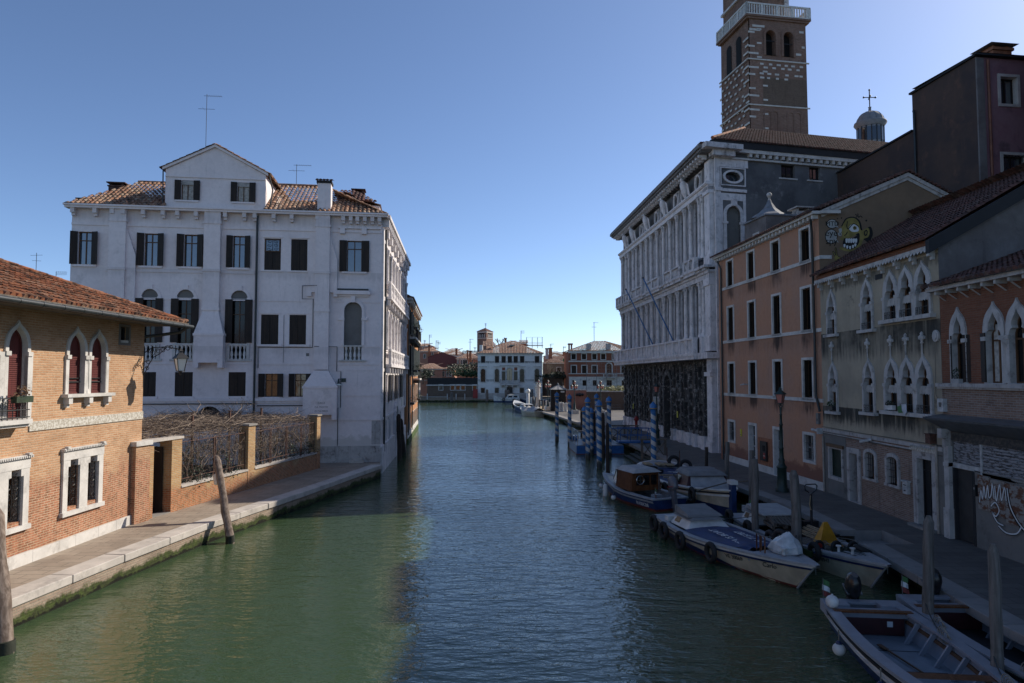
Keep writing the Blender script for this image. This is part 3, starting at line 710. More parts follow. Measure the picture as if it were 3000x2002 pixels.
# ground floor twin windows with stone frames and wrought grilles
for base in (12.2, 8.82):
    o = base-12.2; e = .0
    for a, b in ((12.50,13.06),(13.46,14.02)):
        wn = window(B, a+o, b+o, 1.22, 2.62, nx=1, nz=(), depth=.3, sur=None, glass='glass_dark'); scrollgrille(B, a+o, b+o, 1.24, 2.6, wn, .05)
    fr_ = MB(); X = 12.28+o
    fr_.box(X, X+.22, -.07, .29, 1.10, 2.66).box(X+.78, X+1.18, -.07, .29, 1.10, 2.66).box(X+1.74, X+1.96, -.07, .29, 1.10, 2.66)
    fr_.box(X-.02, X+1.98, -.08, .29, 2.66, 2.94).box(X-.06, X+2.02, -.13, .02, 2.94, 3.02).box(X-.05, X+2.02, -.12, .29, .98, 1.11)
    for q_ in (.22, .78-.1, 1.18, 1.74-.1): fr_.box(X+q_, X+q_+.1, -.068, .26, 2.46, 2.66)
    for k in range(26): fr_.box(X-.04+k*.08, X-.0+k*.08, -.15, -.12, 2.95, 3.0)
    for xx in (X+.1, X+1.85): fr_.box(xx-.06, xx+.06, -.17, -.05, 3.02, 3.08)
    B.part('window_surround', fr_, 'istrian')
wn = window(B, 15.08, 15.60, 6.36, 6.92, nx=1, nz=(), depth=.2, glass='glass_dark', frame='gutter'); B.part('surround', MB().ring(outline(15.0,15.68,6.28,7.0), outline(15.08,15.60,6.36,6.92), -.03, .1), 'cement', wn); B.part('ledge', MB().box(15.12,15.56,-.02,.15,6.37,6.45), 'istrian', wn)
mb = MB().wall([(-6,0),(16.6,0),(16.6,7.22),(-6,7.2)], B.holes).shell(-6, 16.6, 0, 9, 0, 7.22)
B.part('wall', mb, 'house_brick')
mb = MB(); xs = -6
rnd = random.Random(3)
while xs < 16.3: L = rnd.uniform(.7, 1.15); mb.box(xs, min(16.3, xs+L-.01), -.07, .0, -.1, .32+rnd.uniform(-.01,.02)); xs += L
B.part('plinth', mb, 'istrian')
B.part('string_course', MB().box(10.84, 16.6, -.035, .0, 3.66, 3.93), 'carved_white')
sp = Vector((0, 1, .40)).normalized(); L0 = 5.2/ sp.y
rf = roof(B, (-6,-1.15,7.17), (1,0,0), sp, 23.45, L0, 'tile_near', 0, 23.45-5.2, tw=.21, th=.34, amp=.105)
sp2 = Vector((-1, 0, .40)).normalized()
roof(B, (17.45,-1.15,7.17), (0,1,0), sp2, 10.6, L0, 'tile_near', 5.2, 5.4, tw=.21, th=.34, amp=.07, name='hip', parent=rf)
rg = MB(); a = Vector((17.45,-1.15,7.25)); b = Vector((12.25,4.05,9.35))
for i in range(18): p = a.lerp(b, i/18); q = a.lerp(b, (i+1.1)/18); rg.tube([p, q], .10, 8, .085)
rg.tube([(-6,4.05,9.34),(12.25,4.05,9.34)], .1, 8); B.part('ridge', rg, 'tile_near', rf)
so_ = MB().box(-6, 17.3, -1.2, 4, 7.08, 7.13).box(-6, 17.5, -1.19, -1.15, 7.0, 7.2).box(16.6, 17.3, -1.06, 9, 7.075, 7.125)
for k in range(0): so_.box(-5.8+k*.58, -5.72+k*.58, -1.05, 0, 7.0, 7.08)
B.part('soffit', so_, 'beam_wood', rf)
gt = MB().tube([(-6,-1.25,7.08),(17.65,-1.25,7.08)], .075, 10)
for k in range(28): gt.tube([(-5.5+k*.83,-1.25,7.08),(-5.42+k*.83,-1.25,7.08)], .083, 10)
B.part('gutter', gt, 'gutter'); B.part('downpipe', MB().tube([(17.25,-1.25,7.05),(17.25,-1.0,6.86),(17.1,-.4,6.75),(16.85,.15,6.66),(16.65,.3,6.6)], .06, 8), 'gutter')
def flowers(loc, w, d, mat, label, plants='leaf', rz=0, seed=3, h=.3, group='flower boxes on the house fronts', n=160):
    o = empty('flower_box', loc, rz, label, 'planter', group); rnd = random.Random(seed)
    MB().extz([(-w/2,-d/2),(w/2,-d/2),(w/2,d/2),(-w/2,d/2)], 0, .17).build('trough', M_[mat], o)
    p = MB()
    leafball(p, (0,0,.17+h*.4), w*.52, d*.9, h*.7, n, .06+.03*h, rnd, .6).build('plant', M_[plants], o); return o
c = br.w(10.0,-.42,4.5); flowers(c, .62, .16, 'leaf_dark', 'green trough of dry stems on the iron railing of the near balcony', 'leaf_brown', br.rot, 4, .25)
# ---- wall lantern at the corner
lp = empty('wall_lantern', br.w(16.6, 0, 5.3), br.rot, 'iron bracket lantern with white glass panes on the brick house corner', 'lantern')
lx, ly = .15, -1.28
g = MB().tube([(0,0,-.5),(0,-.03,.9)], .018, 6).tube([(0,0,.75),(.02,-.3,.95),(.08,-.8,.98),(lx,ly,.88)], .018, 6).tube([(0,0,-.1),(.01,-.18,.32),(.02,-.34,.60),(.05,-.55,.72),(.08,-.8,.98)], .016, 6)
for cy, cz, r in ((-.3,.75,.11),(-.5,.82,.1),(-.68,.86,.1),(-.85,.93,.11),(-.14,.42,.09),(-.12,.2,.08),(-.98,.97,.08)):
    g.tube([(.03, cy+r*(1-t*.05)*math.cos(t*.75), cz+r*(1-t*.05)*math.sin(t*.75)) for t in range(12)], .013, 5)
g.build('bracket', M_['iron'], lp)
def lantern_head(root, x, y, z, r, h, glass, frame, parts=4, name='lantern'):
    """tapered glass body hanging below a peaked roof; z is the height of the widest rim"""
    hd = MB().lathe(x, y, [(r*1.35,z),(r*1.32,z+.02),(r*.95,z+h*.14),(r*.35,z+h*.30),(r*.30,z+h*.36),(r*.42,z+h*.38),(.012,z+h*.55)], parts if parts > 4 else 4, None, False)
    for k in range(4):
        a = math.pi/2*k; hd.tube([(x+r*1.0*math.cos(a),y+r*1.0*math.sin(a),z),(x+r*.62*math.cos(a),y+r*.62*math.sin(a),z-h*.62)], r*.07, 4)
    hd.lathe(x, y, [(r*.68,z-h*.66),(r*.66,z-h*.62)], 8); hd.lathe(x, y, [(.015,z-h*.85),(r*.16,z-h*.78),(r*.1,z-h*.70),(r*.4,z-h*.66)], 8)
    l = hd.build(name, M_[frame], root)
    MB().lathe(x, y, [(r*.60,z-h*.62),(r*.97,z-.005)], 4, None, False).build('glass', M_[glass], l); return l
lantern_head(lp, lx, ly, .55, .24, .72, 'lamp_white', 'iron'); MB().tube([(lx,ly,.9),(lx,ly,1.0)], .01, 4).build('hook', M_['iron'], lp)
# ---- gate, garden wall with railings
gw = Frame(-13.4, 24.6, 9.5)
G = Bld('garden_wall', gw, 'low brick garden wall with rusty railings, brick piers and a gate opening', 'wall')
for a, b, z, d in ((-.28,.46,2.72,.45),(.50,.84,2.62,.42),(1.86,2.46,2.76,.5),(7.25,7.85,2.9,.46),(14.35,14.8,2.95,.46)):
    p = G.part('pier', MB().box(a, b, -.02 if a > .4 else -.16, d, -.05, z), 'yellow_brick' if a > .4 else 'house_brick')
    if a > 2 or a < 0: G.part('cap', MB().box(a-.06, b+.06, -.08 if a > 0 else -.22, d+.04, z, z+.16 if a < 0 else z+.09), 'istrian' if a < 0 else 'quay_stone_grey', p)
G.part('lintel', MB().box(.52, 2.52, -.06, .48, 2.765, 2.86), 'quay_stone'); G.part('downpipe', MB().tube([(.47,-.05,0),(.47,-.05,2.6)], .035, 6), 'pipe_cream')
for a, b in ((2.46,7.25),(7.85,14.35)):
    lw = G.part('wall', MB().box(a, b, 0, .3, -.05, .84), 'yellow_brick'); G.part('coping', MB().box(a, b, -.05, .35, .84, .92), 'quay_stone', lw)
    g = MB(); n = int((b-a)/1.6)
    for i in range(n+1):
        x = a+(b-a)*i/n
        for dx in ((-.06,.06) if 0 < i < n else (.05 if i == 0 else -.05,)): g.tube([(x+dx,.12,.92),(x+dx,.12,2.62)], .022, 4)
    for z in (1.15, 2.6): g.tube([(a,.12,z),(b,.12,z)], .018, 4)
    for i in range(int((b-a)/.17)): x = a+.1+i*.17; g.tube([(x,.14,1.15),(x,.14,2.58)], .0045, 3)
    for z in [1.3+.17*k for k in range(8)]: g.tube([(a,.145,z),(b,.145,z)], .004, 3)
    G.part('railing', g, 'rust_iron', lw)
G.part('gate', MB().box(1.76,1.80,.3,1.2,.0,2.5), 'iron'); G.part('threshold', MB().box(.84,1.86,-.02,.45,-.03,.015), 'quay_stone_grey')
# barrels stacked behind the gate
for i, (dx, dy, z, lab) in enumerate(((1.28,1.35,0,'big dark barrel standing on the ground inside the garden gate'),(1.3,1.4,.92,'dark barrel set on top of the big barrel inside the gate'))):
    o = empty('barrel', gw.w(dx,dy,z), 0, lab, 'barrel', 'barrels inside the garden gate')
    MB().lathe(0,0,[(.34,0),(.42,.25),(.44,.45),(.42,.65),(.34,.9),(.30,.88),(.0,.88)], 18).build('staves', M_['pile_wood'], o)
    h = MB()
    for z_ in (.08,.28,.62,.82): h.lathe(0,0,[(.36+.075*math.sin(z_*3.4),z_-.025),(.365+.075*math.sin(z_*3.4),z_),(.36+.075*math.sin(z_*3.4),z_+.025)], 18)
    h.build('hoop', M_['iron'], o)
o = empty('garden_ground', gw.w(0,0,0), gw.rot, None, None)
bpy.data.objects.remove(o)
struct('garden_ground', MB().add([tuple(gw.w(*p)) for p in ((-.3,.3,.004),(14.8,.3,.004),(14.8,9,.004),(-.3,9,.004))], [(0,1,2,3)]), 'soil')
shrub(gw.w(1.35,2.6,0), .9, .6, 1.25, 1500, .09, 'leaf', 'leafy evergreen bush seen through the garden gate', seed=4)
for i, (x, lab) in enumerate(((3.4,'low green bush behind the railings nearest the gate'),(5.6,'low green bush behind the middle railings of the garden'),(11.5,'low green bush behind the far garden railings'),(13.4,'low green bush in the far garden corner by the palazzo'))):
    shrub(gw.w(x,.95,.1), 1.3, .4, 1.1, 2000, .07, 'leaf_dark', lab, seed=10+i, group='bushes behind the garden railings')
for i, x in enumerate((3.2, 6.6, 9.6, 12.6)):
    t = empty('pergola_post', gw.w(x, 2.4, 0), gw.rot, ['thin rusty pergola post nearest the garden gate','rusty pergola post behind the first railing bay','rusty pergola post behind the middle garden pier','farthest rusty pergola post by the white palazzo'][i], 'post', 'rusty posts carrying the vine')
    MB().box(-.04,.04,-.04,.04,0,3.45).build('shaft', M_['rust_iron'], t); MB().box(-.06,.06,-.06,.06,3.45,3.48).build('cap', M_['rust_iron'], t)
# bare vine: one tangled plant over the pergola, with trunks
V_ = empty('climbing_vine', gw.w(0,0,0), gw.rot, 'tangled leafless vine covering the pergola and garden railings', 'vine')
rnd = random.Random(21); tw_ = MB(); thick = MB()
def wander(p, n, st, zlo, zhi, drop=0., hd=None):
    a = rnd.uniform(0, 6.28) if hd is None else hd; P_ = [Vector(p)]
    dz = rnd.uniform(-.05, .08)
    for i in range(n):
        a += rnd.gauss(0, .6); dz += rnd.gauss(0, .12)-drop; dz = max(-.8, min(.6, dz))
        q = P_[-1]+Vector((math.cos(a)*st, math.sin(a)*st, dz*st)); q.x = max(-.2, min(14.9, q.x))
        if q.y < .18: q.y = .18+rnd.uniform(0,.05)
        P_.append(q)
    return P_
for i in range(3600):
    x = rnd.uniform(.1, 14.7); y = rnd.uniform(.15, 7.0); d_ = rnd.uniform(.0, .34)
    z = 2.72+d_+.26*mnoise.noise(Vector((x*.7,y*.7,1)))+.02*y
    P_ = wander((x,y,z), rnd.randint(4,7), rnd.uniform(.12,.26), 0, 0); tw_.tube(P_, rnd.uniform(.006,.014), 3, .004, False)
for i in range(800):      # hanging in front of the railings
    x = rnd.uniform(2.5, 14.4); z = rnd.uniform(1.9, 2.9)
    if 7.2 < x < 7.9: continue
    P_ = [Vector((x, rnd.uniform(.10,.3), z))]; a = rnd.uniform(-2.6, -.5)
    for k in range(rnd.randint(4, 8)):
        a += rnd.gauss(0, .45); P_.append(P_[-1]+Vector((math.cos(a)*.15, rnd.gauss(0,.02), math.sin(a)*.15)))
    if P_[-1].z > .9: tw_.tube(P_, rnd.uniform(.004,.009), 3, .003, False)
for i in range(34):
    x = rnd.uniform(2.7, 14.2); P_ = [Vector((x,.2,.9))]; a = math.pi/2
    for k in range(13):
        a += rnd.gauss(0,.33); a = max(.5, min(2.7, a)); P_.append(P_[-1]+Vector((math.cos(a)*.17, rnd.gauss(0,.02), math.sin(a)*.17)))
    thick.tube(P_, .022, 5, .010, False)
for i in range(46):
    x = rnd.uniform(.3, 12); y = rnd.uniform(.3, 6.5); P_ = wander((x,y,2.98+rnd.uniform(-.1,.12)), 9, .32, 0, 0, 0, rnd.uniform(-.5,.5)); thick.tube(P_, .026, 5, .012, False)
tw_.build('twigs', M_['twig'], V_); thick.build('trunk', M_['twig'], V_)
tr = empty('pergola', gw.w(0,0,0), gw.rot, 'thin iron pergola frame hidden in the bare vine', 'pergola')
g = MB()
for y in (1.0, 2.4, 4.2, 6.4): g.tube([(0,y,2.66),(14.6,y,2.66)], .02, 4)
for x in [1+1.5*k for k in range(10)]: g.tube([(x,.3,2.68),(x,7,2.68)], .012, 4)
g.build('bars', M_['rust_iron'], tr)
t = empty('bare_shrub', gw.w(11.6,3.2,2.4), 0, 'small bare shrub with brown leaves above the vine by the palazzo', 'shrub')
mb = MB()
for i in range(5): branch(mb, Vector((0,0,0)), Vector((rnd.gauss(0,.5),rnd.gauss(0,.4),1)).normalized(), .8, .02, 2, rnd)
mb.build('branches', M_['bark'], t); leafball(MB(), (0,0,1.0), .8, .6, .7, 130, .06, rnd).build('leaves', M_['leaf_brown'], t)

# ---- big white palazzo
pf = Frame(-8.06-.990*17.84, 41.97-.139*17.84, 82)
B = Bld('white_palazzo', pf, 'big white plastered palazzo with a gabled dormer and dark shutters', 'palazzo')
dk = dict(depth=.22, nx=2, nz=(.74,), frame='frame_wood', glass='glass_blue')
for a, b in ((.36,1.14),(4.0,4.78),(6.22,7.0),(9.0,9.72)): window(B, a, b, 11.72, 13.66, shut='half', sill=(.28,.12,.1), surmat='white_plaster', **dk)
window(B, 15.72, 16.62, 11.62, 13.55, shut='open', sill=(.3,.12,.1), surmat='white_plaster', **dk)
for a, b in ((10.84,11.8),(12.4,13.36)): window(B, a, b, 11.62, 13.55, shut='closed', depth=.16, sill=(.2,.1,.06), surmat='white_plaster', hood=(.1,.08,.05))
wn = window(B, 10.88, 11.76, 12.75, 13.5, hole=False, nx=1, nz=(), depth=.05, glass='glass_blue', y=-.03); scrollgrille(B, 10.9, 11.74, 12.78, 13.48, wn, -.04)
# arched balcony windows, second floor: blind lunette above, balustrade below
for i, (a, b) in enumerate(((3.93,4.86),(5.9,6.86),(8.96,9.92))):
    window(B, a, b, 7.15, 10.35, 'round', sur=(.16,.035), surmat='white_plaster', depth=.24, nx=2, nz=(.55,), glass='glass_dark', zs=9.88)
    B.holes.append(outline(a,b,6.22,7.04)); B.part('recess', MB().box(a-.05,b+.05,.28,.3,6.15,7.1), 'void')  # near-black back panel paints the shade behind the balusters
    B.part('lunette', MB().prism(outline(a+.02,b-.02,9.86,10.34,'round',9.87), .10, .2), 'cement'); B.part('ledge', MB().box(a-.02,b+.02,-.03,.2,9.78,9.86), 'istrian')
    B.part('keystone', MB().box((a+b)/2-.16,(a+b)/2+.16,-.09,.05,10.34,10.62), 'white_plaster')
    for sg, x in ((-1,a),(1,b)):
        s_ = MB().box(x-.30 if sg < 0 else x-.12, x+.12 if sg < 0 else x+.30, -.10, -.05, 7.2, 9.8)
        for k in range(9): s_.box(x-.28 if sg < 0 else x-.10, x+.10 if sg < 0 else x+.28, -.11, -.10, 7.4+k*.27, 7.43+k*.27)
        B.part('shutter', s_, 'shutter_wood')
    bl = B.part('balustrade', MB().box(a-.06,b+.06,-.12,.06,7.03,7.15).box(a-.3,b+.3,-.10,.05,6.1,6.22).box(a-.16,a+.0,-.10,.05,6.22,7.1).box(b,b+.16,-.10,.05,6.22,7.1), 'istrian')
    m2 = MB(); baluster_row(m2, a+.0, b-.0, 6.22, 7.03, -.03, 4, .095); B.part('baluster', m2, 'paint_white', bl)
for a, b in ((10.72,11.73),(12.37,13.35)): window(B, a, b, 7.12, 8.92, shut='closed', depth=.16, sill=(.22,.12,.08), surmat='white_plaster', hood=(.12,.07,.05))
# first floor
for a, b in ((4.0,4.85),(5.9,6.9),(8.92,9.9)): window(B, a, b, 4.02, 5.45, shut='closed', depth=.16, sill=(.1,.14,.08), surmat='white_plaster')
for a, b in ((11.0,11.75),(12.72,13.4)): window(B, a, b, 3.97, 5.36, shut='half', depth=.2, sill=(.3,.12,.08), surmat='white_plaster', glass='glass')
# cellar arch
window(B, 7.15, 8.6, 2.3, 3.42, 'round', depth=.5, nx=1, nz=(), glass='void', sur=(.16,.03), surmat='white_plaster', frame='void')
# blind arch by the corner with architrave and balustrade
B.holes.append(outline(15.60,16.66,6.2,9.75,'round'))
B.part('blind_niche', MB().box(15.5,16.76,.16,.2,6.1,9.85), 'cement')
ar = MB().ring(outline(15.60-.17,16.66+.17,7.08,9.75+.17,'round',9.22), outline(15.60,16.66,7.08,9.75,'round',9.22), -.09, .16)
ar.box(15.25,15.62,-.13,.02,8.62,8.78).box(16.64,17.01,-.13,.02,8.62,8.78).box(16.0,16.26,-.2,.02,9.72,10.1).box(15.2,17.06,-.10,.02,10.08,10.2).box(15.1,17.16,-.26,.02,10.2,10.36).box(15.15,17.1,-.22,.02,10.36,10.44)
B.part('arch_frame', ar, 'white_plaster'); B.part('hood', MB().box(15.2,17.05,-.2,.02,10.44,10.56), 'gutter')
bl = B.part('balustrade', MB().box(15.56,16.7,-.08,.1,7.0,7.1).box(15.3,16.96,-.12,.02,6.1,6.2), 'istrian'); m2 = MB(); baluster_row(m2, 15.62, 16.64, 6.2, 7.0, .06, 4, .1); B.part('baluster', m2, 'paint_white', bl)
W_ = 17.84
B.part('wall', MB().wall([(0,-.6),(W_,-.6),(W_,15.05),(0,15.05)], B.holes).shell(0, W_, 0, 17, -.6, 15.05), 'white_plaster')
# string courses, pilaster buttresses
mb = MB()
for z0, z1, x0, x1, p in ((14.05,14.2,0,W_,.05),(11.35,11.5,1.9,10.3,.045),(9.72,9.86,3,W_,.03),(5.9,6.02,3.0,W_,.04),(3.72,3.9,3,14.2,.14),(3.6,3.72,3,14.2,.07),(2.52,2.66,13.4,W_,.05),(4.0,4.1,14.9,W_,.035),(.98,1.06,12.5,W_,.06),(7.0,7.1,14.0,W_,.03),(5.55,5.62,13.9,W_,.03)): mb.box(x0,x1,-p,.01,z0,z1)
B.part('string_course', mb, 'stained_stone' if 0 else 'white_plaster')
def buttress(x0, x1, p, zlo, zhi, bell=None, corbel=None):
    m = MB().box(x0, x1, -p, .01, zlo, zhi)
    for z in (14.28, 11.42, 9.1): 
        if zlo < z < zhi: m.box(x0-.04, x1+.04, -p-.04, .01, z, z+.16)
    if bell:
        e, zt, zb = bell
        V = [(x0,-p,zt),(x1,-p,zt),(x1,0,zt),(x0,0,zt),(x0-e,-p-.3,zb),(x1+e,-p-.3,zb),(x1+e,0,zb),(x0-e,0,zb)]
        m.add(V, [(0,1,2,3)[::-1],(4,5,1,0),(5,6,2,1),(7,4,0,3)])
        m.box(x0-e-.04, x1+e+.04, -p-.34, .01, zb-.14, zb); m.box(x0-e, x1+e, -p-.3, .01, corbel+.3, zb-.14)
        m.box(x0-e, x0-e+.28, -p-.3, .01, corbel, corbel+.3); m.box(x1+e-.28, x1+e, -p-.3, .01, corbel, corbel+.3)
    B.part('buttress', m, 'white_plaster')
buttress(2.14, 3.06, .28, 9.0, 15.0)
B.part('chimney_breast', MB().prism([(3.06,9.7),(3.6,9.7),(3.6,12.3),(3.06,13.9)], -.16, .01).box(3.3,3.62,-.2,.01,9.45,9.72), 'white_plaster')
buttress(7.44, 8.36, .34, 8.95, 15.0, (.36, 9.02, 7.72), 5.7)
buttress(13.88, 14.72, .34, 5.6, 15.0, (.56, 5.55, 4.62), 2.6)
B.part('chimney_breast', MB().prism([(14.72,10.3),(15.16,10.3),(15.16,12.3),(14.72,13.75)], -.17, .01).prism([(13.44,10.3),(13.88,10.3),(13.88,13.75),(13.44,12.3)], -.17, .01).box(13.4,13.66,-.2,.01,10.05,10.3).box(14.96,15.2,-.2,.01,10.05,10.3), 'white_plaster')
B.part('base_course', MB().box(12.6, W_+.05, -.10, .01, -.6, .98).box(17.35, W_+.1, -.14, .01, 0, .86), 'stained_stone'); B.part('quoin', MB().box(17.32,W_+.02,-.03,.01,1.06,2.5), 'stained_stone')
B.part('doorstep', MB().box(16.05,16.9,-.55,-.1,0,.16).box(16.2,16.8,-.35,-.1,.16,.28), 'quay_stone')
# cornice with corbels
mb = MB().box(-.25, W_+.35, -.42, .1, 15.0, 15.12).box(-.3, W_+.4, -.5, .1, 15.12, 15.22)
for x in (.15,1.35,2.3,2.9,4.0,5.1,5.9,6.95,8.6,9.7,10.3,11.4,12.45,13.95,14.6,15.5,15.95,16.35,16.8,17.25,17.68): mb.box(x-.11, x+.11, -.36, .02, 14.72, 15.0).box(x-.09, x+.09, -.22, .02, 14.56, 14.72)
B.part('cornice', mb, 'white_plaster')
B.part('carved_frieze', MB().box(15.2,17.75,-.12,.01,14.28,14.42).box(15.3,15.6,-.2,.01,13.95,14.3).box(16.6,16.9,-.2,.01,13.95,14.3), 'white_plaster')
# plaque
pl = B.part('plaque', MB().ring(outline(13.8,14.98,2.98,3.76), outline(13.84,14.94,3.02,3.72), -.66, -.62).box(13.84,14.94,-.645,-.63,3.02,3.72), 'white_plaster')
for k, t in enumerate(('CALLE', 'DA MOSTO', 'O CÀ FERO')): text('lettering', t, .15, M_['text_grey'], pl, Matrix.Translation((14.4,-.648,3.6-k*.24)) @ WALLTXT)
# pipes and cables on the wall
B.part('downpipe', MB().tube([(10.42,-.12,14.9),(10.42,-.12,2.0)], .065, 8), 'gutter')
mb = MB().tube([(14.0,-.36,10.7),(13.1,-.05,10.7),(13.1,-.05,9.9),(13.75,-.05,9.9),(13.75,-.05,6.95),(10.6,-.05,6.95),(10.6,-.05,5.7)], .022, 4).tube([(13.9,-.4,7),(15.2,-.05,7),(15.2,-.05,5.5),(15.45,-.05,5.5),(15.45,-.05,3.3),(15.3,-.05,3.3),(15.3,-.05,0)], .022, 4)
mb.tube([(10.6,-.1,3.45),(13.3,-.1,3.45),(13.3,-.1,2.7)], .03, 5).tube([(3,-.1,3.58),(10.3,-.1,3.58)], .03, 5).tube([(12.05,-.03,8.9),(12.05,-.03,6.0)], .012, 4)
B.part('cable', mb, 'gutter')
B.part('vent', MB().box(13.38,13.55,-.02,.01,6.42,6.6), 'cement')
lmp = B.part('wall_lamp', MB().box(15.48,15.75,-.05,.01,4.85,5.08).tube([(15.45,-.05,5.0),(15.35,-.3,5.05)], .02, 5).lathe(15.35,-.3,[(.04,5.05),(.06,4.85),(.10,4.75)], 10), 'iron_green'); B.part('shade', MB().lathe(15.35,-.3,[(.10,4.75),(.17,4.66),(.15,4.655)], 12), 'lamp_white', lmp)
# roof: front slope left and right of the dormer
pit = .62; sp = Vector((0,1,pit)).normalized(); 
rf = roof(B, (-.25,-.42,15.2), (1,0,0), sp, 5.45, 4.0/sp.y*1.0, 'tile_warm', 2.6, 5.45, tw=.26, th=.42, amp=.075)
roof(B, (10.8,-.42,15.2), (1,0,0), sp, 7.4, 4.4/sp.y, 'tile_warm', 0, 3.2, tw=.26, th=.42, amp=.075, name='roof_slope', parent=rf)
roof(B, (17.95,-.3,15.3), (0,1,0), Vector((-1,0,.55)).normalized(), 17, 3.9, 'tile_warm', 2, 14, tw=.26, th=.42, amp=.075, name='roof_slope', parent=rf)
roof(B, (-.3,16.5,15.2), (0,-1,0), Vector((1,0,.62)).normalized(), 16.9, 3.4, 'tile_warm', 3, 14, tw=.26, th=.42, amp=.075, name='roof_slope', parent=rf)
B.part('attic', MB().box(3,15.5,3.9,15,15.05,16.9), 'white_plaster', rf)
B.part('ridge', MB().tube([(2.2,3.6,17.68),(5.2,3.6,17.68)], .12, 8).tube([(10.8,4.0,17.95),(14.1,4.0,17.95)], .12, 8), 'tile_warm', rf)
# upper right roof step and attic side room
roof(B, (14.9,1.6,16.45), (1,0,0), Vector((.0,1,.62)).normalized(), 2.5, 2.2, 'tile_dark', 0, .9, tw=.26, th=.42, amp=.07, name='roof_slope', parent=rf)
B.part('side_attic', MB().box(15.2,17.55,2.3,9,15.1,16.35).box(15.0,16.3,1.8,2.4,15.1,16.3), 'white_plaster', rf)
roof(B, (17.6,2.2,16.35), (0,1,0), Vector((-1,0,.35)).normalized(), 7, 2.6, 'tile_dark', 0, 7, tw=.26, th=.42, amp=.07, name='roof_slope', parent=rf)
# dormer gable
D_ = Bld.__new__(Bld); D_.fr = B.fr; D_.root = B.root; D_.holes = []
dz = -.02
for a, b in ((6.0,6.72),(9.2,9.92)):
    window(D_, a, b, 15.72, 16.92, shut='open', depth=.14, nx=2, nz=(), sill=(.3,.1,.08), surmat='white_plaster', curtain='curtain', y=dz, glass='glass_dark')
    D_.part('pelmet', MB().box(a+.02,b-.02,dz+.02,dz+.05,16.66,16.9), 'blind_cloth')
L_, R_, PK = 5.1, 10.85, (7.9, 19.0)
B.part('dormer', MB().wall([(L_,15.2),(R_,15.2),(R_,17.42),(PK[0],PK[1]),(L_,17.55)], D_.holes, dz, .15).shell(L_,R_,dz,7,15.2,17.42, False), 'white_plaster', rf)
dc = MB()
for (xa, za), (xb, zb) in (((L_-.15,17.5),PK),(PK,(R_+.15,17.36))):
    dc.add([(xa,dz-.14,za),(xb,dz-.14,zb),(xb,dz-.14,zb+.16),(xa,dz-.14,za+.16),(xa,dz+.01,za),(xb,dz+.01,zb),(xb,dz+.01,zb+.16),(xa,dz+.01,za+.16)], [(0,1,2,3),(0,4,5,1),(2,6,7,3),(0,3,7,4),(1,5,6,2)])
dc.box(L_,R_,dz-.06,dz+.01,17.1,17.2)
B.part('dormer_cornice', dc, 'white_plaster', rf)
for (xa, za), (xb, zb) in (((L_-.3,17.58),(PK[0],PK[1]+.18)),((R_+.3,17.44),(PK[0],PK[1]+.18))):
    d_ = Vector((xb-xa,0,zb-za)); Ld = d_.length
    if xa < xb: roof(B, (xa,7,za), (0,-1,0), d_.normalized(), 7.25, Ld, 'tile_warm', tw=.26, th=.42, amp=.06, name='dormer_roof', parent=rf)
    else: roof(B, (xa,-.25,za), (0,1,0), d_.normalized(), 7.25, Ld, 'tile_warm', tw=.26, th=.42, amp=.06, name='dormer_roof', parent=rf)
B.part('downpipe', MB().tube([(R_+.2,-.1,17.4),(R_+.35,.3,16.6),(R_+.2,.2,15.4)], .05, 6).tube([(L_-.12,-.1,17.5),(L_-.1,-.08,15.3)], .04, 6), 'gutter')
# chimneys
ch = B.part('chimney', MB().box(13.92,14.72,-.1,.62,15.0,17.05), 'white_plaster', rf)
roof(B, (13.8,-.22,17.2), (1,0,0), Vector((0,1,.25)).normalized(), 1.05, .95, 'tile_dark', tw=.2, th=.3, amp=.06, name='cap', parent=rf); B.part('chimney_neck', MB().box(13.86,14.78,-.14,.66,17.05,17.2), 'dark_band', rf)
for x, y, z, w in ((1.3,2.9,17.35,.9),(16.0,4.6,17.95,.75),(-.05,1.6,15.95,.5),(11.0,-.0,15.3,.01)):
    if w > .1: capped_chimney(B, x, y, z-1.2, z, w, .7, 'tile_dark', rf)
# ---- its canal side
cf = Frame(-8.06, 41.97, -4.5)
B2 = Bld.__new__(Bld); B2.fr = cf; B2.root = None; B2.holes = []
rel = Matrix.Rotation(cf.rot-pf.rot, 4, 'Z'); off = Matrix.Rotation(-pf.rot, 4, 'Z') @ Vector(cf.o-pf.o); TM = Matrix.Translation(off) @ rel
class Side:
    def __init__(s): s.holes = []; s.root = B.root
    def part(s, name, mb, mat, parent=None, label=None): return mb.build(name, M_[mat], parent or B.root, label, TM)
S_ = Side(); LN = 18.6
for k in range(7):
    a = 2.6+k*2.25; sh = 'open' if k in (0,6) else None
    window(S_, a, a+1.05, 11.0+.0, 13.3, nx=2, nz=(.7,), glass='glass', sur=(.14,.06), surmat='labia_pale', shut=sh)
    window(S_, a, a+1.05, 7.0, 9.9, 'round', nx=2, nz=(.6,), glass='glass_dark', sur=(.14,.06), surmat='labia_pale')
    window(S_, a, a+1.0, 3.5, 5.3, nx=2, nz=(), glass='glass_dark', shut='open' if k % 2 else None, sur=(.12,.05), surmat='labia_pale')
    if k in (0,1,4,5): window(S_, a+.1, a+.75, .6, 2.3, nx=1, nz=(), glass='glass_dark', sur=(.12,.05), surmat='labia_pale')
window(S_, 8.6, 10.6, -.4, 3.0, 'round', nx=1, nz=(), glass='void', sur=(.3,.2), surmat='labia_pale', frame='void', depth=.5)
S_.part('side_wall', MB().wall([(0,-.9),(LN,-.9),(LN,15.05),(0,15.05)], S_.holes, -.01, .25), 'white_plaster_canal')
mb = MB()
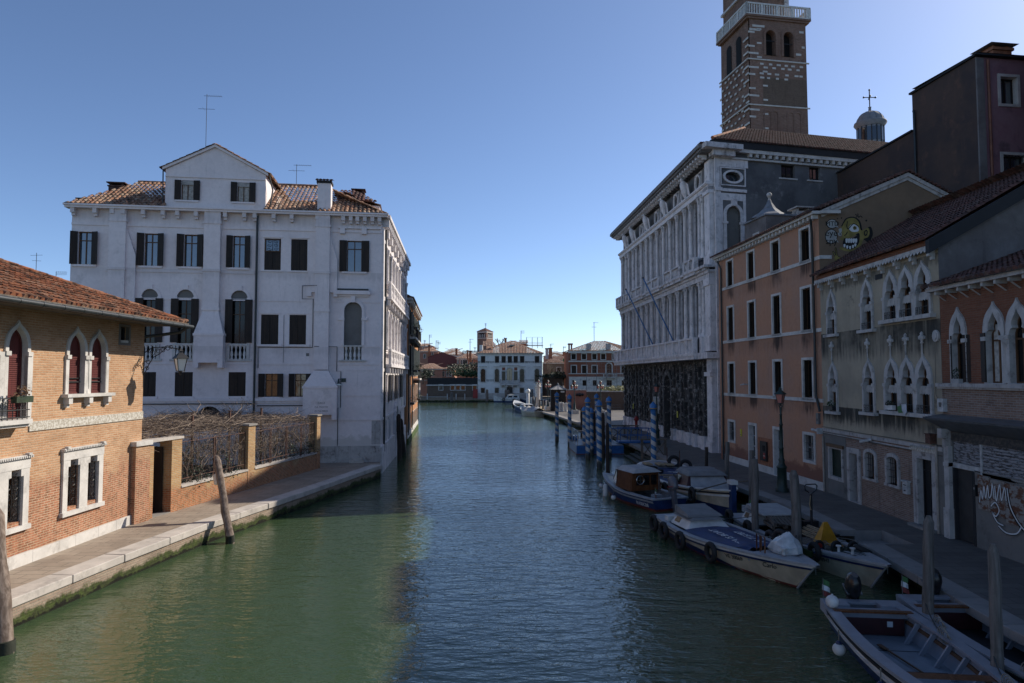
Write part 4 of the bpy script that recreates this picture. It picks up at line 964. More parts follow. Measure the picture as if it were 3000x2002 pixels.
for k in range(8):
    x = 2.05+k*2.25
    for z0, z1 in ((7.0,9.3),(11.0,13.3)): S_.part('column', MB().lathe(x, -.12, [(.17,z0-.1),(.17,z0),(.13,z0+.1),(.12,z1-.3),(.20,z1),(.20,z1+.08)], 10), 'labia_pale')
S_.part('corner_pilaster', mb.box(-.02,.5,-.12,0,2.6,14.4).box(LN-.5,LN,-.14,0,2.6,14.4), 'labia_pale')
mb = MB().box(0,LN,-.12,0,9.95,10.2).box(0,LN,-.1,0,5.5,5.7).box(0,LN,-.1,0,2.5,2.65).box(0,LN,-.1,0,13.6,13.8).box(-.1,LN,-.16,0,-.9,.95).box(0,LN,-.5,0,15.0,15.22)
for k in range(26): x = .3+k*.7; mb.box(x-.1,x+.1,-.42,0,14.5,15.0)
for k in range(8): x = 1.2+k*2.25; mb.box(x,x+.5,-.3,0,14.0,14.5)
S_.part('cornice', mb, 'labia_pale')
for z, x0, x1 in ((6.05,1.6,17.2),(10.35,1.2,17.0)):
    mb = MB().box(x0,x1,-.5,0,z-.25,z-.08).box(x0,x1,-.48,-.30,z+.75,z+.9)
    for k in range(9): x = x0+.1+k*(x1-x0-.4)/8; mb.box(x,x+.26,-.47,-.29,z-.1,z+.76).box(x,x+.2,-.4,0,z-.65,z-.25)
    baluster_row(mb, x0+.3, x1-.3, z-.08, z+.75, -.38, 38, .08, 5); S_.part('balcony', mb, 'labia_pale')
S_.part('downpipe', MB().tube([(1.15,-.12,14.6),(1.15,-.12,.5)], .07, 8), 'gutter'); S_.part('nameplate', MB().box(15.2,16.6,-.05,0,2.75,3.5), 'lamp_white')
# ---- orange house beyond
of = Frame(-8.06+LN*math.sin(math.radians(-4.5))+.25, 41.97+LN*math.cos(math.radians(-4.5))+.1, -5.2)
B = Bld('ochre_house', of, 'tall ochre house with green shutters and flower boxes, left bank beyond the white palazzo', 'house'); LN = 19.5
for k in range(7):
    a = 1.3+k*2.6
    window(B, a, a+1.1, 9.0, 11.2, nx=2, nz=(.6,), glass='glass_dark', shut='half', shmat='shutter_green', sur=(.1,.04))
    window(B, a, a+1.1, 5.3, 8.0, nx=2, nz=(.6,), glass='glass_dark', shut='half', shmat='shutter_green', sur=(.1,.04))
    window(B, a+.1, a+1.0, 2.4, 4.3, nx=2, nz=(.6,), glass='glass_dark', sur=(.1,.05))
    window(B, a+.1, a+.95, -.1, 1.6, nx=1, nz=(), glass='glass_dark', sur=(.1,.05), sill=(.15,.15,.1))
B.part('wall', MB().wall([(0,-.9),(LN,-.9),(LN,12.1),(0,12.1)], B.holes).shell(0,LN,0,12,-.9,12.1), 'ochre_plaster')
B.part('base', MB().box(0,LN,-.14,0,-.9,-.3), 'moss'); B.part('base_course', MB().box(0,LN,-.08,0,-.3,.2), 'istrian')
mb = MB().box(-.1,LN+.2,-.4,.1,12.0,12.2)
for k in range(38): x = .2+k*.52; mb.box(x-.08,x+.08,-.34,0,11.75,12.0)
B.part('cornice', mb, 'istrian')
rf = roof(B, (-.1,-.5,12.2), (1,0,0), Vector((0,1,.4)).normalized(), LN+.3, 4.5, 'tile_warm', tw=.26, th=.42, amp=.06)
for x, y in ((13.5,1.2),(16.5,1.2),(18.6,1.6)): capped_chimney(B, x, y, 12.3, 13.9, .6, .6, 'ochre_plaster', rf)
for x0, x1, z in ((.8,12.5,8.75),(9.0,13.2,5.0)):
    bl = B.part('balcony', MB().box(x0,x1,-.7,0,z-.18,z), 'istrian'); g = MB().tube([(x0,-.66,z+.95),(x1,-.66,z+.95)], .03, 4)
    for k in range(int((x1-x0)/.2)): g.tube([(x0+.1+k*.2,-.66,z),(x0+.1+k*.2,-.66,z+.95)], .014, 3)
    for k in range(6): x = x0+.2+k*(x1-x0-.6)/5; g.box(x,x+.22,-.6,0,z-.5,z-.18)
    B.part('railing', g, 'iron', bl)
for x in (.35, 6.2, LN-.4): B.part('downpipe', MB().tube([(x,-.1,12),(x,-.1,0)], .06, 6), 'gutter')
for i, (x, z, m_, lab) in enumerate(((2.0,9.5,'leaf','flower box with green plants at the near end of the ochre house top balcony'),(5.0,9.5,'leaf_yellow','flower box with yellow flowers in the middle of the ochre house top balcony'),(8.6,9.5,'leaf_yellow','flower box with yellow flowers at the far end of the ochre house top balcony'),(1.6,5.6,'leaf','flower box with green trailing plants below the white palazzo cornice end'),(9.6,5.7,'leaf_brown','wide flower box with reddish plants on the big balcony of the ochre house'),(12.4,5.7,'leaf','flower box with green plants at the far end of the ochre house big balcony'),(2.8,2.6,'leaf_brown','flower box with brown plants under a first floor window of the ochre house'),(15.6,2.6,'leaf','small flower box under the farthest first floor window of the ochre house'))):
    c_ = of.w(x,-.62 if z > 5 else -.3,z); flowers(c_, 1.7, .35, 'iron', lab, m_, of.rot, 30+i, .55)
# altana
a0 = empty('roof_terrace', of.w(4.0,1.8,12.6), of.rot, 'dark wooden roof terrace standing on posts above the ochre house', 'roof terrace')
mb = MB()
for x in (0,2.2,4.4,6.6):
    for y in (0,3.0): mb.box(x-.07,x+.07,y-.07,y+.07,-.2,3.7)
mb.build('post', M_['iron'], a0)
MB().box(-.2,6.8,-.2,3.2,1.2,1.34).build('floor', M_['pile_dark'], a0)
g = MB()
for y in (0,3.0):
    for z in (2.3,1.9): g.tube([(0,y,z),(6.6,y,z)], .04, 4)
    for x in (0,2.2,4.4): g.tube([(x,y,1.34),(x+2.2,y,2.3)], .03, 4); g.tube([(x+2.2,y,1.34),(x,y,2.3)], .03, 4)
for x in (0,6.6):
    for z in (2.3,1.9): g.tube([(x,0,z),(x,3,z)], .04, 4)
    g.tube([(x,0,1.34),(x,3,2.3)], .03, 4); g.tube([(x,3,1.34),(x,0,2.3)], .03, 4)
g.build('railing', M_['iron'], a0)
g = MB()
for y in (0,1,2,3.0): g.box(-.2,6.8,y-.04,y+.04,3.6,3.7)
for x in [k*.55 for k in range(13)]: g.box(x-.03,x+.03,-.2,3.2,3.7,3.76)
g.build('top_frame', M_['iron'], a0)
# antennas
for c_, x, y, fr_, D, h, k, lab in (('W',472,348,None,46,4.0,0,'tall television antenna behind the dormer of the white palazzo'),('W',680,433,None,47,1.7,0,'television antenna on the roof right of the dormer'),('W',82,640,None,60,2.3,2,'thin television antenna in the sky above the brick house roof'),('W',128,652,None,60,1.1,1,'small tilted antenna just left of the white palazzo')):
    p = aty(c_, x, y, D); antenna(p, h, lab, k, .1)
# ================================================================ RIGHT BANK
# ---- gothic plaster house
gf = Frame(14.2, 31.3, 180)
B = Bld('gothic_house', gf, 'stained greenish plaster house with gothic windows and carved finials', 'house')
def gothic_light(B, a, b, z0, z1, zs, fin=None, sur=.11, valance=True, nx=2):
    wn = window(B, a, b, z0, z1, 'foil', depth=.2, zs=zs, sur=(sur,.06), surmat='weathered_istrian', outer='ogee', rise=1.7, nx=nx, nz=(.5,), glass='glass_dark', frame='frame_wood')
    if valance:
        V = []; n = 10
        for i in range(n+1): x = a+(b-a)*i/n; V += [(x,.06,zs-.04),(x,.03,zs-.30-.05*(i % 2))]
        B.part('valance', MB().add(V, [(2*i,2*i+1,2*i+3,2*i+2) for i in range(n)]), 'blind_cloth', wn)
    c = (a+b)/2
    if fin:
        B.part('finial', MB().lathe(c,-.05,[(.03,z1+.15),(.035,fin-.42),(.07,fin-.40),(.04,fin-.36),(.05,fin-.3),(.11,fin-.24),(.12,fin-.18),(.05,fin-.12),(.06,fin-.06),(.01,fin)],10).box(c-.15,c+.15,-.09,-.01,fin-.27,fin-.16), 'weathered_istrian', wn)
    return wn
def irons(B, a, b, z, h=.28):
    g = MB().tube([(a,-.08,z+h),(b,-.08,z+h)], .012, 4); n = max(3, int((b-a)/.11))
    for i in range(n+1): x = a+(b-a)*i/n; g.tube([(x,-.08,z),(x,-.08,z+h)], .009, 3)
    for i in range(0, n, 2): x = a+(b-a)*(i+.5)/n; g.tube([(x+.05*math.cos(t), -.085, z+h*.5+.05*math.sin(t)) for t in (0,1,2,3,4,5)], .008, 3)
    B.part('window_rail', g, 'iron')
for a, b, z0, z1, fin in ((.80,1.44,7.06,8.90,None),(3.80,4.50,7.06,8.98,None),(.78,1.42,3.66,5.70,6.75),(3.80,4.48,3.78,5.75,6.72)):
    gothic_light(B, a, b, z0, z1, z1-.86, fin); B.part('sill', MB().box(a-.24,b+.26,-.18,.05,z0-.12,z0), 'weathered_istrian'); irons(B, a, b, z0)
    for x in (a-.12, b+.02): B.part('pilaster', MB().box(x,x+.10,-.075,.0,z0,z1-.86), 'weathered_istrian')
for z0, z1, fin, xs in ((7.32,9.0,None,((5.50,6.22),(6.50,7.22),(7.50,8.22))),(3.92,5.75,6.75,((5.42,6.16),(6.42,7.14),(7.40,8.12)))):
    for a, b in xs: gothic_light(B, a, b, z0, z1, z1-.84, fin, sur=.13); irons(B, a, b, z0)
    for x in ((xs[0][1]+xs[1][0])/2, (xs[1][1]+xs[2][0])/2):
        B.part('column', MB().lathe(x,-.0,[(.11,z0),(.11,z0+.08),(.075,z0+.14),(.07,z1-1.1),(.09,z1-1.07),(.15,z1-.9),(.15,z1-.84)],12), 'weathered_istrian')
    B.part('sill', MB().box(xs[0][0]-.25,xs[2][1]+.3,-.2,.05,z0-.14,z0), 'weathered_istrian')
    for x in (xs[0][0]-.15, xs[2][1]+.03): B.part('pilaster', MB().box(x,x+.12,-.08,.0,z0,z1-.84), 'weathered_istrian')
window(B, 2.45, 3.08, .02, 2.0, depth=.3, nx=1, nz=(.85,), glass='door_black', frame='door_black', sur=(.22,.06), surmat='stained_stone', name='door')
wn = window(B, .62, 1.72, .80, 2.02, depth=.15, nx=1, nz=(), glass='green_panel', frame='green_panel', sur=(.14,.05), surmat='stained_stone'); B.part('lintel', MB().box(.4,1.95,-.1,.0,2.08,2.22), 'frame_wood', wn)
for a, b in ((3.72,4.42),(5.32,6.0)): window(B, a, b, 1.18, 2.2, 'seg', depth=.3, nx=1, nz=(), glass='glass_dark', sur=(.14,.06), surmat='stained_stone', grille=(5,4), sill=(.18,.1,.08))
wn = window(B, 7.28, 8.10, .08, 2.36, depth=.2, nx=2, nz=(.82,), glass='door_black', frame='door_black', sur=(.26,.07), surmat='stained_stone', name='door')
B.part('handle', MB().ball((7.75,.2,1.15), .035).ball((7.62,.2,1.0), .03), 'gold', wn); B.part('step', MB().box(7.0,8.35,-.3,0,-.02,.08), 'quay_stone_grey', wn)
mb = MB().box(6.95,8.42,-.12,0,2.62,2.72)
for k in range(13): mb.box(6.97+k*.115,7.03+k*.115,-.14,-.0,2.72,2.77)
B.part('door_cornice', mb, 'carved_white', wn); text('house_number', '550', .13, M_['text_dark'], wn, Matrix.Translation((7.7,-.075,2.5)) @ WALLTXT)
B.part('wall', MB().wall([(.0,2.75),(8.72,2.75),(8.72,9.6),(.0,9.6)], [h for h in B.holes if h[0][1] > 2.9]).shell(0,8.72,0,9,-.3,9.6), 'greenish_plaster')
B.part('ground_floor_wall', MB().wall([(.0,-.3),(8.72,-.3),(8.72,2.75),(.0,2.75)], [h for h in B.holes if h[0][1] < 2.9]), 'old_brick')
B.part('plaster_patch', MB().box(0,2.1,-.025,0,2.15,2.75).box(0,.42,-.03,0,-.1,2.2).box(1.92,2.2,-.028,0,-.1,2.15).box(.42,1.92,-.022,0,0,.66), 'cement')
B.part('string_course', MB().box(0,8.72,-.06,0,2.72,2.86).box(0,8.72,-.04,0,2.60,2.66), 'stained_stone')
B.part('cable', MB().tube([(0,-.05,2.62),(8.7,-.05,2.58)], .018, 4).tube([(0,-.07,2.92),(3,-.07,2.9),(8.7,-.07,2.92)], .014, 4).tube([(8.5,-.05,6.9),(8.42,-.03,4.6),(8.75,-.04,4.1)], .008, 3), 'gutter')
for x, z1, m_ in ((.12,2.5,'pipe_cream'),(8.42,2.9,'pipe_cream')): B.part('downpipe', MB().tube([(x,-.08,z1),(x,-.08,0)], .045, 8), m_)
mb = MB().box(-.1,8.8,-.22,.0,9.46,9.60)
for k in range(44): x = -.05+k*.2; mb.add([(x,-.27,9.46),(x+.1,-.29,9.36),(x+.2,-.27,9.46),(x+.1,-.2,9.5)], [(0,1,2,3)])
for k in range(9): x = .2+k*1.03; mb.box(x,x+.14,-.22,0,9.24,9.46).box(x+.02,x+.12,-.12,0,9.12,9.24)
B.part('cornice', mb, 'weathered_istrian'); B.part('brick_strip', MB().box(-.05,8.75,-.14,.0,9.60,9.82), 'gothic_brick')
sp = Vector((0,1,.58)).normalized()
rf = roof(B, (-.15,-.4,9.80), (1,0,0), sp, 8.9, 6.5, 'tile_dark', tw=.2, th=.34, amp=.06)
roof(B, (8.75,9.3,9.80), (-1,0,0), Vector((0,-1,.58)).normalized(), 8.9, 6.0, 'tile_dark', tw=.2, th=.34, amp=.06, name='roof_slope', parent=rf)
# side gable wall facing the bridge with dark fascia
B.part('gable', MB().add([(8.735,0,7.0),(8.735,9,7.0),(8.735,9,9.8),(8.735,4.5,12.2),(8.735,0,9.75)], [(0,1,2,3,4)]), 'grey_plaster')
fa = MB().add([(8.9,-.4,9.72),(8.9,4.4,12.45),(8.9,4.4,12.0),(8.9,-.4,9.27),(8.7,-.4,9.72),(8.7,4.4,12.45),(8.7,4.4,12.0),(8.7,-.4,9.27)], [(0,1,2,3),(0,4,5,1),(4,7,6,5),(3,2,6,7),(0,3,7,4)])
B.part('fascia', fa, 'dark_band', rf)
g = MB()
for x, z in ((2.4,3.0),): pass
B.part('anchor', MB().prism([(6.35,9.3),(6.5,9.15),(6.42,9.35),(6.5,9.5)], -.02,.0).prism([(7.35,9.3),(7.6,9.22),(7.5,9.4),(7.55,9.5),(7.35,9.44)], -.02,.0).box(4.8,5.3,-.02,0,8.95,9.15), 'dark_band')
for x, z in ((8.52,6.55),): B.part('roundel', MB().prism([(x+.17*math.cos(t*.5236), z+.2*math.sin(t*.5236)) for t in range(12)], -.06, 0).prism([(x+.11*math.cos(t*.5236), z+.13*math.sin(t*.5236)) for t in range(12)], -.09, -.06), 'weathered_istrian')
def small(name, fr, x, y, z, label, cat, parts, group=None):
    o = empty(name, fr.w(x, y, z), fr.rot, label, cat, group)
    for nm, mb, mt in parts: mb.build(nm, M_[mt], o)
    return o
small('mailbox', gf, 6.62, -.06, 1.0, 'pale letter box fixed to the brick beside the tall black door', 'mailbox', (('box', MB().box(-.14,.14,-.08,.05,0,.42), 'white_metal'),('slot', MB().box(-.09,.09,-.09,-.081,.30,.33).box(-.05,.05,-.09,-.081,.1,.14), 'text_dark'),('lid', MB().box(-.2,.2,-.1,.05,.42,.47), 'white_metal')))
small('security_camera', gf, 4.35, -.25, 2.66, 'white security camera above the small arched windows of the gothic house', 'camera', (('housing', MB().tube([(0,.15,.06),(-.3,-.15,-.06)], .06, 8), 'white_metal'),('arm', MB().tube([(0,.2,-.1),(0,.05,.0)], .02, 6), 'zinc')))
small('security_camera', gf, -.05, -.25, 2.72, 'white security camera on the corner between the orange and gothic houses', 'camera', (('housing', MB().tube([(0,0,0),(-.45,-.05,.02)], .06, 8), 'white_metal'),('arm', MB().box(-.02,.08,-.03,.25,-.15,.12), 'white_metal')))
small('meter_box', gf, -.35, -.02, 3.0, 'small grey meter box at the right edge of the orange house', 'utility box', (('box', MB().box(-.13,.13,-.1,.1,0,.5), 'zinc'),('hole', MB().box(-.04,.04,-.105,-.101,.15,.25), 'text_dark')))
small('meter_box', gf, 8.9, -.1, 4.05, 'white utility box with an emblem at the end of the gothic house', 'utility box', (('box', MB().box(-.15,.15,-.1,.1,0,.42), 'white_metal'),('emblem', MB().prism([(-.05,.15),(.05,.15),(.08,.3),(-.08,.3)], -.106, -.101), 'text_grey')))
small('rusty_box', gf, 8.2, -.1, 2.95, 'rusty box lamp on the wall above the tall black door', 'utility box', (('box', MB().box(-.14,.14,-.12,.1,0,.3), 'rust_iron'),('hood', MB().box(-.16,.16,-.15,.1,.3,.33), 'rust_iron')))
c_ = gf.w(5.85,-.14,3.96); flowers(c_, .45, .14, 'paint_white', 'white flower trough in the left light of the lower triple gothic window', 'leaf_dark', gf.rot, 5, .15, n=70)
c_ = gf.w(1.1,-.12,3.72); flowers(c_, .5, .16, 'iron', 'dark flower box with a trailing plant in the lower left single gothic window', 'leaf', gf.rot, 6, .25, n=90)
o = empty('laundry_cloth', gf.w(6.8,-.2,4.1), gf.rot, 'green and white cloth hung over the sill of the lower triple window', 'cloth')
MB().add([(-.1,-.02,.1),(.25,-.04,.12),(.28,-.05,-.15),(.12,-.04,-.3),(-.05,-.03,-.12)], [(0,4,3,2,1)]).build('white_cloth', M_['laundry'], o)
MB().add([(-.4,-.01,0),(-.05,-.02,.08),(.0,-.03,-.2),(-.3,-.02,-.22)], [(0,3,2,1)]).build('green_cloth', M_['flag_green'], o)

# ---- brick house far right
B = Bld('brick_gothic_house', gf, 'red brick house with pointed windows above a shuttered shop, right edge', 'house')
for a, b in ((9.38,9.92),): window(B, a, b, 5.0, 7.1, 'foil', depth=.18, zs=6.35, sur=(.13,.06), surmat='weathered_istrian', outer='ogee', rise=2.4, nx=1, nz=(.6,), glass='glass_dark', frame='frame_wood')
for a, b in ((10.95,11.58),(11.90,12.53),(12.85,13.48)): window(B, a, b, 5.0, 7.1, 'foil', depth=.18, zs=6.35, sur=(.13,.06), surmat='weathered_istrian', outer='ogee', rise=2.4, nx=2, nz=(.6,), glass='glass_dark', frame='frame_wood', curtain='curtain' if a < 11.5 else None)
for x in (11.74,12.69): B.part('column', MB().lathe(x,.0,[(.10,5.0),(.10,5.08),(.07,5.15),(.065,6.0),(.09,6.04),(.15,6.25),(.15,6.36)],12), 'weathered_istrian')
for x, w_, an in ((9.38,.38,-.5),(9.92,.36,.4),(10.95,.52,-.3),(13.5,.5,.3)):
    Mx = Matrix.Translation((x,-.05,0)) @ Matrix.Rotation(an if an < 0 else an, 4, 'Z')
    s_ = MB().box(-w_ if an < 0 else 0, 0 if an < 0 else w_, -.05, -.01, 5.02, 6.5, Mx)
    for k in range(7): s_.box((-w_ if an < 0 else 0)+.03, (0 if an < 0 else w_)-.03, -.056, -.05, 5.12+k*.2, 5.14+k*.2, Mx)
    B.part('shutter', s_, 'shutter_wood')
B.part('wall', MB().wall([(8.74,3.35),(22,3.35),(22,8.1),(8.74,8.1)], B.holes, .0).shell(8.74,22,0,9,-.3,8.1), 'gothic_brick')
B.part('balcony_ledge', MB().box(8.7,22,-.22,.02,4.86,4.98).box(8.7,22,-.16,.02,4.80,4.86), 'stained_stone')
B.part('parapet', MB().box(8.8,22,-.06,.0,3.95,4.80), 'old_brick')
B.part('awning', MB().add([(8.62,-.62,3.86),(22,-.62,3.86),(22,0,3.98),(8.75,0,3.98),(8.62,-.60,3.80),(22,-.60,3.80),(22,0,3.42),(8.95,0,3.42)], [(0,1,2,3),(4,7,6,5),(0,4,5,1),(0,3,7,4)]), 'zinc')
B.part('bracket', MB().box(8.86,9.08,-.3,0,3.2,3.5).box(8.88,9.06,-.16,0,2.9,3.2), 'stained_stone')
for k in range(9): x = 9.0+k*.55; B.part('bracket', MB().box(x,x+.09,-.34,0,7.86,7.98).add([(x,-.34,7.9),(x+.09,-.34,7.9),(x+.09,0,7.66),(x,0,7.66)], [(0,3,2,1)]), 'weathered_istrian')
B.part('cornice', MB().box(8.6,22,-.4,.0,7.98,8.10), 'stained_stone')
rf = roof(B, (8.6,-.55,8.12), (1,0,0), Vector((0,1,.36)).normalized(), 8, 4.8, 'tile_dark', tw=.22, th=.34, amp=.07)
B.part('pilaster', MB().box(8.90,9.14,-.14,.0,0,2.95).box(8.86,9.16,-.18,.0,0,.95).box(8.9,9.14,-.17,0,2.3,2.42), 'weathered_istrian'); B.part('side_pilaster', MB().box(8.4,8.86,-.05,.0,0,2.9), 'cement')
B.part('frieze', MB().box(9.14,22,-.03,.05,3.14,3.42), 'carved_frieze')
sh = MB()
for k in range(9): sh.box(9.18,10.44,.02,.1,2.46+k*.08,2.53+k*.08)
for k in range(10): sh.box(10.52,12.9,.02,.1,2.30+k*.088,2.375+k*.088)
B.part('roller_shutter', sh, 'roller_paint'); B.part('shutter_rail', MB().box(10.44,10.52,-.01,.12,2.15,3.14).box(9.14,10.44,.0,.1,2.28,2.44).box(10.52,12.9,0,.1,2.18,2.28), 'white_metal')
B.part('shop_door', MB().box(9.22,10.06,.10,.14,.02,2.26), 'door_grey'); B.part('door_frame', MB().box(9.14,9.22,-.02,.14,0,2.28).box(10.06,10.16,-.02,.14,0,2.28), 'dark_band')
B.part('lower_wall', MB().wall([(8.74,-.3),(22,-.3),(22,3.4),(8.74,3.4)], [[(9.14,-.2),(10.16,-.2),(10.16,2.3),(9.14,2.3)],[(9.14,2.3),(12.9,2.3),(12.9,3.14),(9.14,3.14)]] and [[(9.14,-.2),(10.16,-.2),(10.16,2.31),(12.9,2.31),(12.9,3.14),(9.14,3.14)]], -.0, .2), 'cement')
B.part('back_panel', MB().box(9.1,13,.16,.2,-.2,3.2), 'void')
bd = B.part('board', MB().box(10.36,10.86,-.05,-.0,1.2,2.22).box(10.88,11.5,-.045,-.0,1.12,2.16).box(11.52,12.6,-.05,-.0,1.02,2.14), 'rust_board')
# sprayed tags on the boards
rnd = random.Random(5)
def stroke(pts, r, mat, name='graffiti', y=-.055):
    # a flat ribbon lying on the wall
    V = []; n = len(pts)
    for i, (x, z, *k) in enumerate(pts):
        a = Vector(pts[max(0,i-1)][:2]); b = Vector(pts[min(n-1,i+1)][:2]); d = (b-a).normalized(); rr = r*(k[0] if k else 1)
        V += [(x-d.y*rr, y, z+d.x*rr), (x+d.y*rr, y, z-d.x*rr)]
    return V, [(2*i,2*i+1,2*i+3,2*i+2) for i in range(n-1)]
def sp_(pts, n=6):
    out = []; P_ = [Vector(p) for p in pts]
    for i in range(len(P_)-1):
        a, b, c, d = P_[max(0,i-1)], P_[i], P_[i+1], P_[min(len(P_)-1,i+2)]
        for k in range(n):
            t = k/n; out.append(tuple(.5*((2*b)+(c-a)*t+(2*a-5*b+4*c-d)*t*t+(3*b-3*c+d-a)*t**3)))
    out.append(tuple(P_[-1])); return out
for off, r, mt, yy in ((.0,.032,'graf_black',-.056),(.012,.020,'text_white',-.062)):
    mb = MB()
    for pts in ([(10.42,1.38),(10.5,1.75),(10.56,1.5),(10.64,1.9),(10.7,1.55),(10.8,1.95),(10.84,1.6),(10.95,1.72),(11.0,2.05),(11.06,1.6)],[(11.1,1.98),(11.15,1.55),(11.3,2.05),(11.36,1.6),(11.5,2.0),(11.55,1.62)],[(11.6,2.0),(11.7,1.5),(11.95,1.15),(12.2,.95)],[(10.9,1.35),(11.1,1.5),(11.25,1.3),(11.1,1.1),(10.95,1.2),(11.15,.95),(11.4,.9)],[(11.2,.85),(11.5,.72),(11.9,.78),(12.1,1.0)]):
        V, Fs = stroke([(x+off,z+off) for x, z in sp_(pts)], r*(2.0 if pts[0][0] == 11.6 and mt == 'graf_black' else 1), mt, y=yy); mb.add(V, Fs)
    B.part('graffiti', mb, mt)
small('intercom', gf, 10.24, -.05, 1.55, 'black intercom panel beside the shop door', 'intercom', (('panel', MB().box(-.05,.05,-.03,.05,0,.34), 'iron'),('button', MB().box(-.02,.02,-.035,-.031,.2,.26), 'white_metal')))
small('flower_pot', gf, 9.72, -.16, 4.98, 'small pale plant pot on the ledge under the first pointed brick window', 'flower pot', (('pot', MB().box(-.17,.17,-.06,.08,0,.14), 'cover_pale'),('plant', leafball(MB(), (0,0,.3), .18, .08, .2, 90, .05, random.Random(3)), 'leaf_dark')))

# ---- orange house
og = Frame(14.2-.075*11.9, 31.3+11.87, 180-4.3)
B = Bld('orange_house', og, 'orange plastered house with four rows of white framed windows and a graffiti gable', 'house')
wkw = dict(nx=2, nz=(), depth=.26, glass='glass_dark', frame='frame_wood', surmat='istrian')
for a in (1.02, 4.05, 7.12, 10.22):
    b = a+.86
    for z0, z1 in ((10.76,12.28),(7.42,9.42),(4.18,5.98)):
        wn = window(B, a, b, z0+.0, z1, sur=(.12,.05), **wkw)
        B.part('inner_shutter', MB().box(a+.02,a+.06,.03,.2,z0+.02,z1-.02), 'shutter_wood', wn)
for a, b, z0, z1 in ((.92,1.76,1.3,2.44),(10.18,11.08,1.22,2.42)): window(B, a, b, z0, z1, sur=(.13,.05), nx=2, nz=(.5,), depth=.18, glass='glass', frame='white_metal', grille=(8,3), surmat='istrian')
for a, b in ((3.95,4.75),(7.05,7.85)): window(B, a, b, .06, 2.42, sur=(.15,.06), nx=2, nz=(.25,.5,.75), depth=.22, glass='glass', frame='white_metal', surmat='istrian', name='door')
wn = B.part('notice_board', MB().box(5.42,6.22,-.10,.0,.62,1.66), 'iron'); B.part('poster', MB().box(5.86,6.06,-.115,-.10,.75,1.05), 'red_paint', wn); B.part('opening', MB().box(5.75,6.1,-.108,-.10,1.15,1.45), 'void', wn)
text('lettering', 'NO', .12, M_['text_white'], wn, Matrix.Translation((5.96,-.118,.9)) @ WALLTXT)
B.part('plaster_patch', MB().box(4.95,7.0,-.012,0,.35,1.85), 'ochre_plaster' if 0 else 'red_brick' if 0 else 'boat_red' if 0 else 'terracotta')
mb = MB()
for z in (10.68, 7.34, 4.09): mb.box(.1,12.0,-.05,.0,z-.09,z+.08)
B.part('string_course', mb, 'istrian'); B.part('plinth', MB().box(.0,3.8,-.05,0,-.2,.36).box(4.9,6.9,-.05,0,-.2,.36).box(8.0,11.9,-.05,0,-.2,.36), 'istrian')
B.part('wall', MB().wall([(-.45,-.3),(11.9,-.3),(11.9,12.72),(-.45,12.72)], B.holes).shell(-.45,11.9,0,7.1,-.3,12.72, False), 'orange_plaster')
mb = MB().box(-.6,12.75 if 0 else 12.1,-.36,.0,12.68,12.82)
for k in range(31): x = -.4+k*.405; mb.box(x,x+.13,-.28,0,12.5,12.68)
B.part('cornice', mb, 'istrian')
sp = Vector((0,1,.42)).normalized()
rf = roof(B, (-.6,-.5,12.80), (1,0,0), sp, 12.6, 5.0, 'tile_dark', tw=.22, th=.36, amp=.06)
roof(B, (12.0,7.4,12.80), (-1,0,0), Vector((0,-1,.50)).normalized(), 12.6, 3.9, 'tile_dark', tw=.22, th=.36, amp=.06, name='roof_slope', parent=rf)
for x, y, z in ((2.8,2.6,15.6),): pass
B.part('downpipe', MB().tube([(.15,-.3,12.5),(.2,-.1,12.0),(.2,-.1,0)], .06, 8).tube([(11.75,-.3,12.5),(11.5,-.12,11.9),(11.55,-.12,4.3),(11.85,-.12,3.6)], .06, 8), 'gutter')
small('security_camera', og, 3.7, -.2, 4.75, 'small white security camera on the orange wall', 'camera', (('housing', MB().tube([(0,0,0),(-.25,-.1,-.05)], .04, 8), 'white_metal'),('arm', MB().box(-.02,.04,0,.2,-.04,.02), 'white_metal')))
small('yellow_sign', og, 2.72, -.02, 1.68, 'yellow sign on the orange wall beside the small ground floor window', 'sign', (('panel', MB().box(-.1,.1,-.01,.02,0,.42), 'yellow_tag'),('print', MB().box(-.05,.04,-.015,-.011,.06,.14).box(-.05,.06,-.015,-.011,.22,.25), 'text_grey')), 'yellow signs on the walls')
# gable end that faces the bridge, with its painted head
ga = Frame(14.2, 31.3, 90-4.3 if 0 else 90); 
G2 = Side(); G2.root = B.root; TMo = TM
TM = Matrix.Rotation(ga.rot-og.rot, 4, 'Z'); TM = Matrix.Translation(Matrix.Rotation(-og.rot, 4, 'Z') @ Vector(ga.o-og.o)) @ TM
G2.part('gable', MB().add([(0,-.012,-.3),(7.35,-.012,-.3),(7.35,-.012,12.78),(4.14,-.012,14.55),(.0,-.012,12.78)], [(0,1,2,3,4)]), 'gable_plaster')
mb = MB()
for (xa, za), (xb, zb) in (((.1,12.8),(4.14,14.55)),((4.14,14.55),(7.45,12.78))):
    for o_, p_ in ((0,.14),(-.16,.07)): mb.add([(xa,-p_,za+o_-.1),(xb,-p_,zb+o_-.1),(xb,-p_,zb+o_+.08),(xa,-p_,za+o_+.08),(xa,0,za+o_-.1),(xb,0,zb+o_-.1),(xb,0,zb+o_+.08),(xa,0,za+o_+.08)], [(0,1,2,3),(0,4,5,1),(2,6,7,3)])
G2.part('gable_cornice', mb, 'stained_stone')
mb = MB()
for k in range(46):
    t = k/45; x = .0+7.5*t; z = 12.95+(14.7-12.95)*(x/4.14) if x < 4.14 else 14.7+(12.9-14.7)*(x-4.14)/3.36
    mb.box(x-.09,x+.09,-.22,.2,z-.02,z+.06)
G2.part('verge', mb, 'tile_dark')
def gp(x, y): return ga.at('K', x, y)
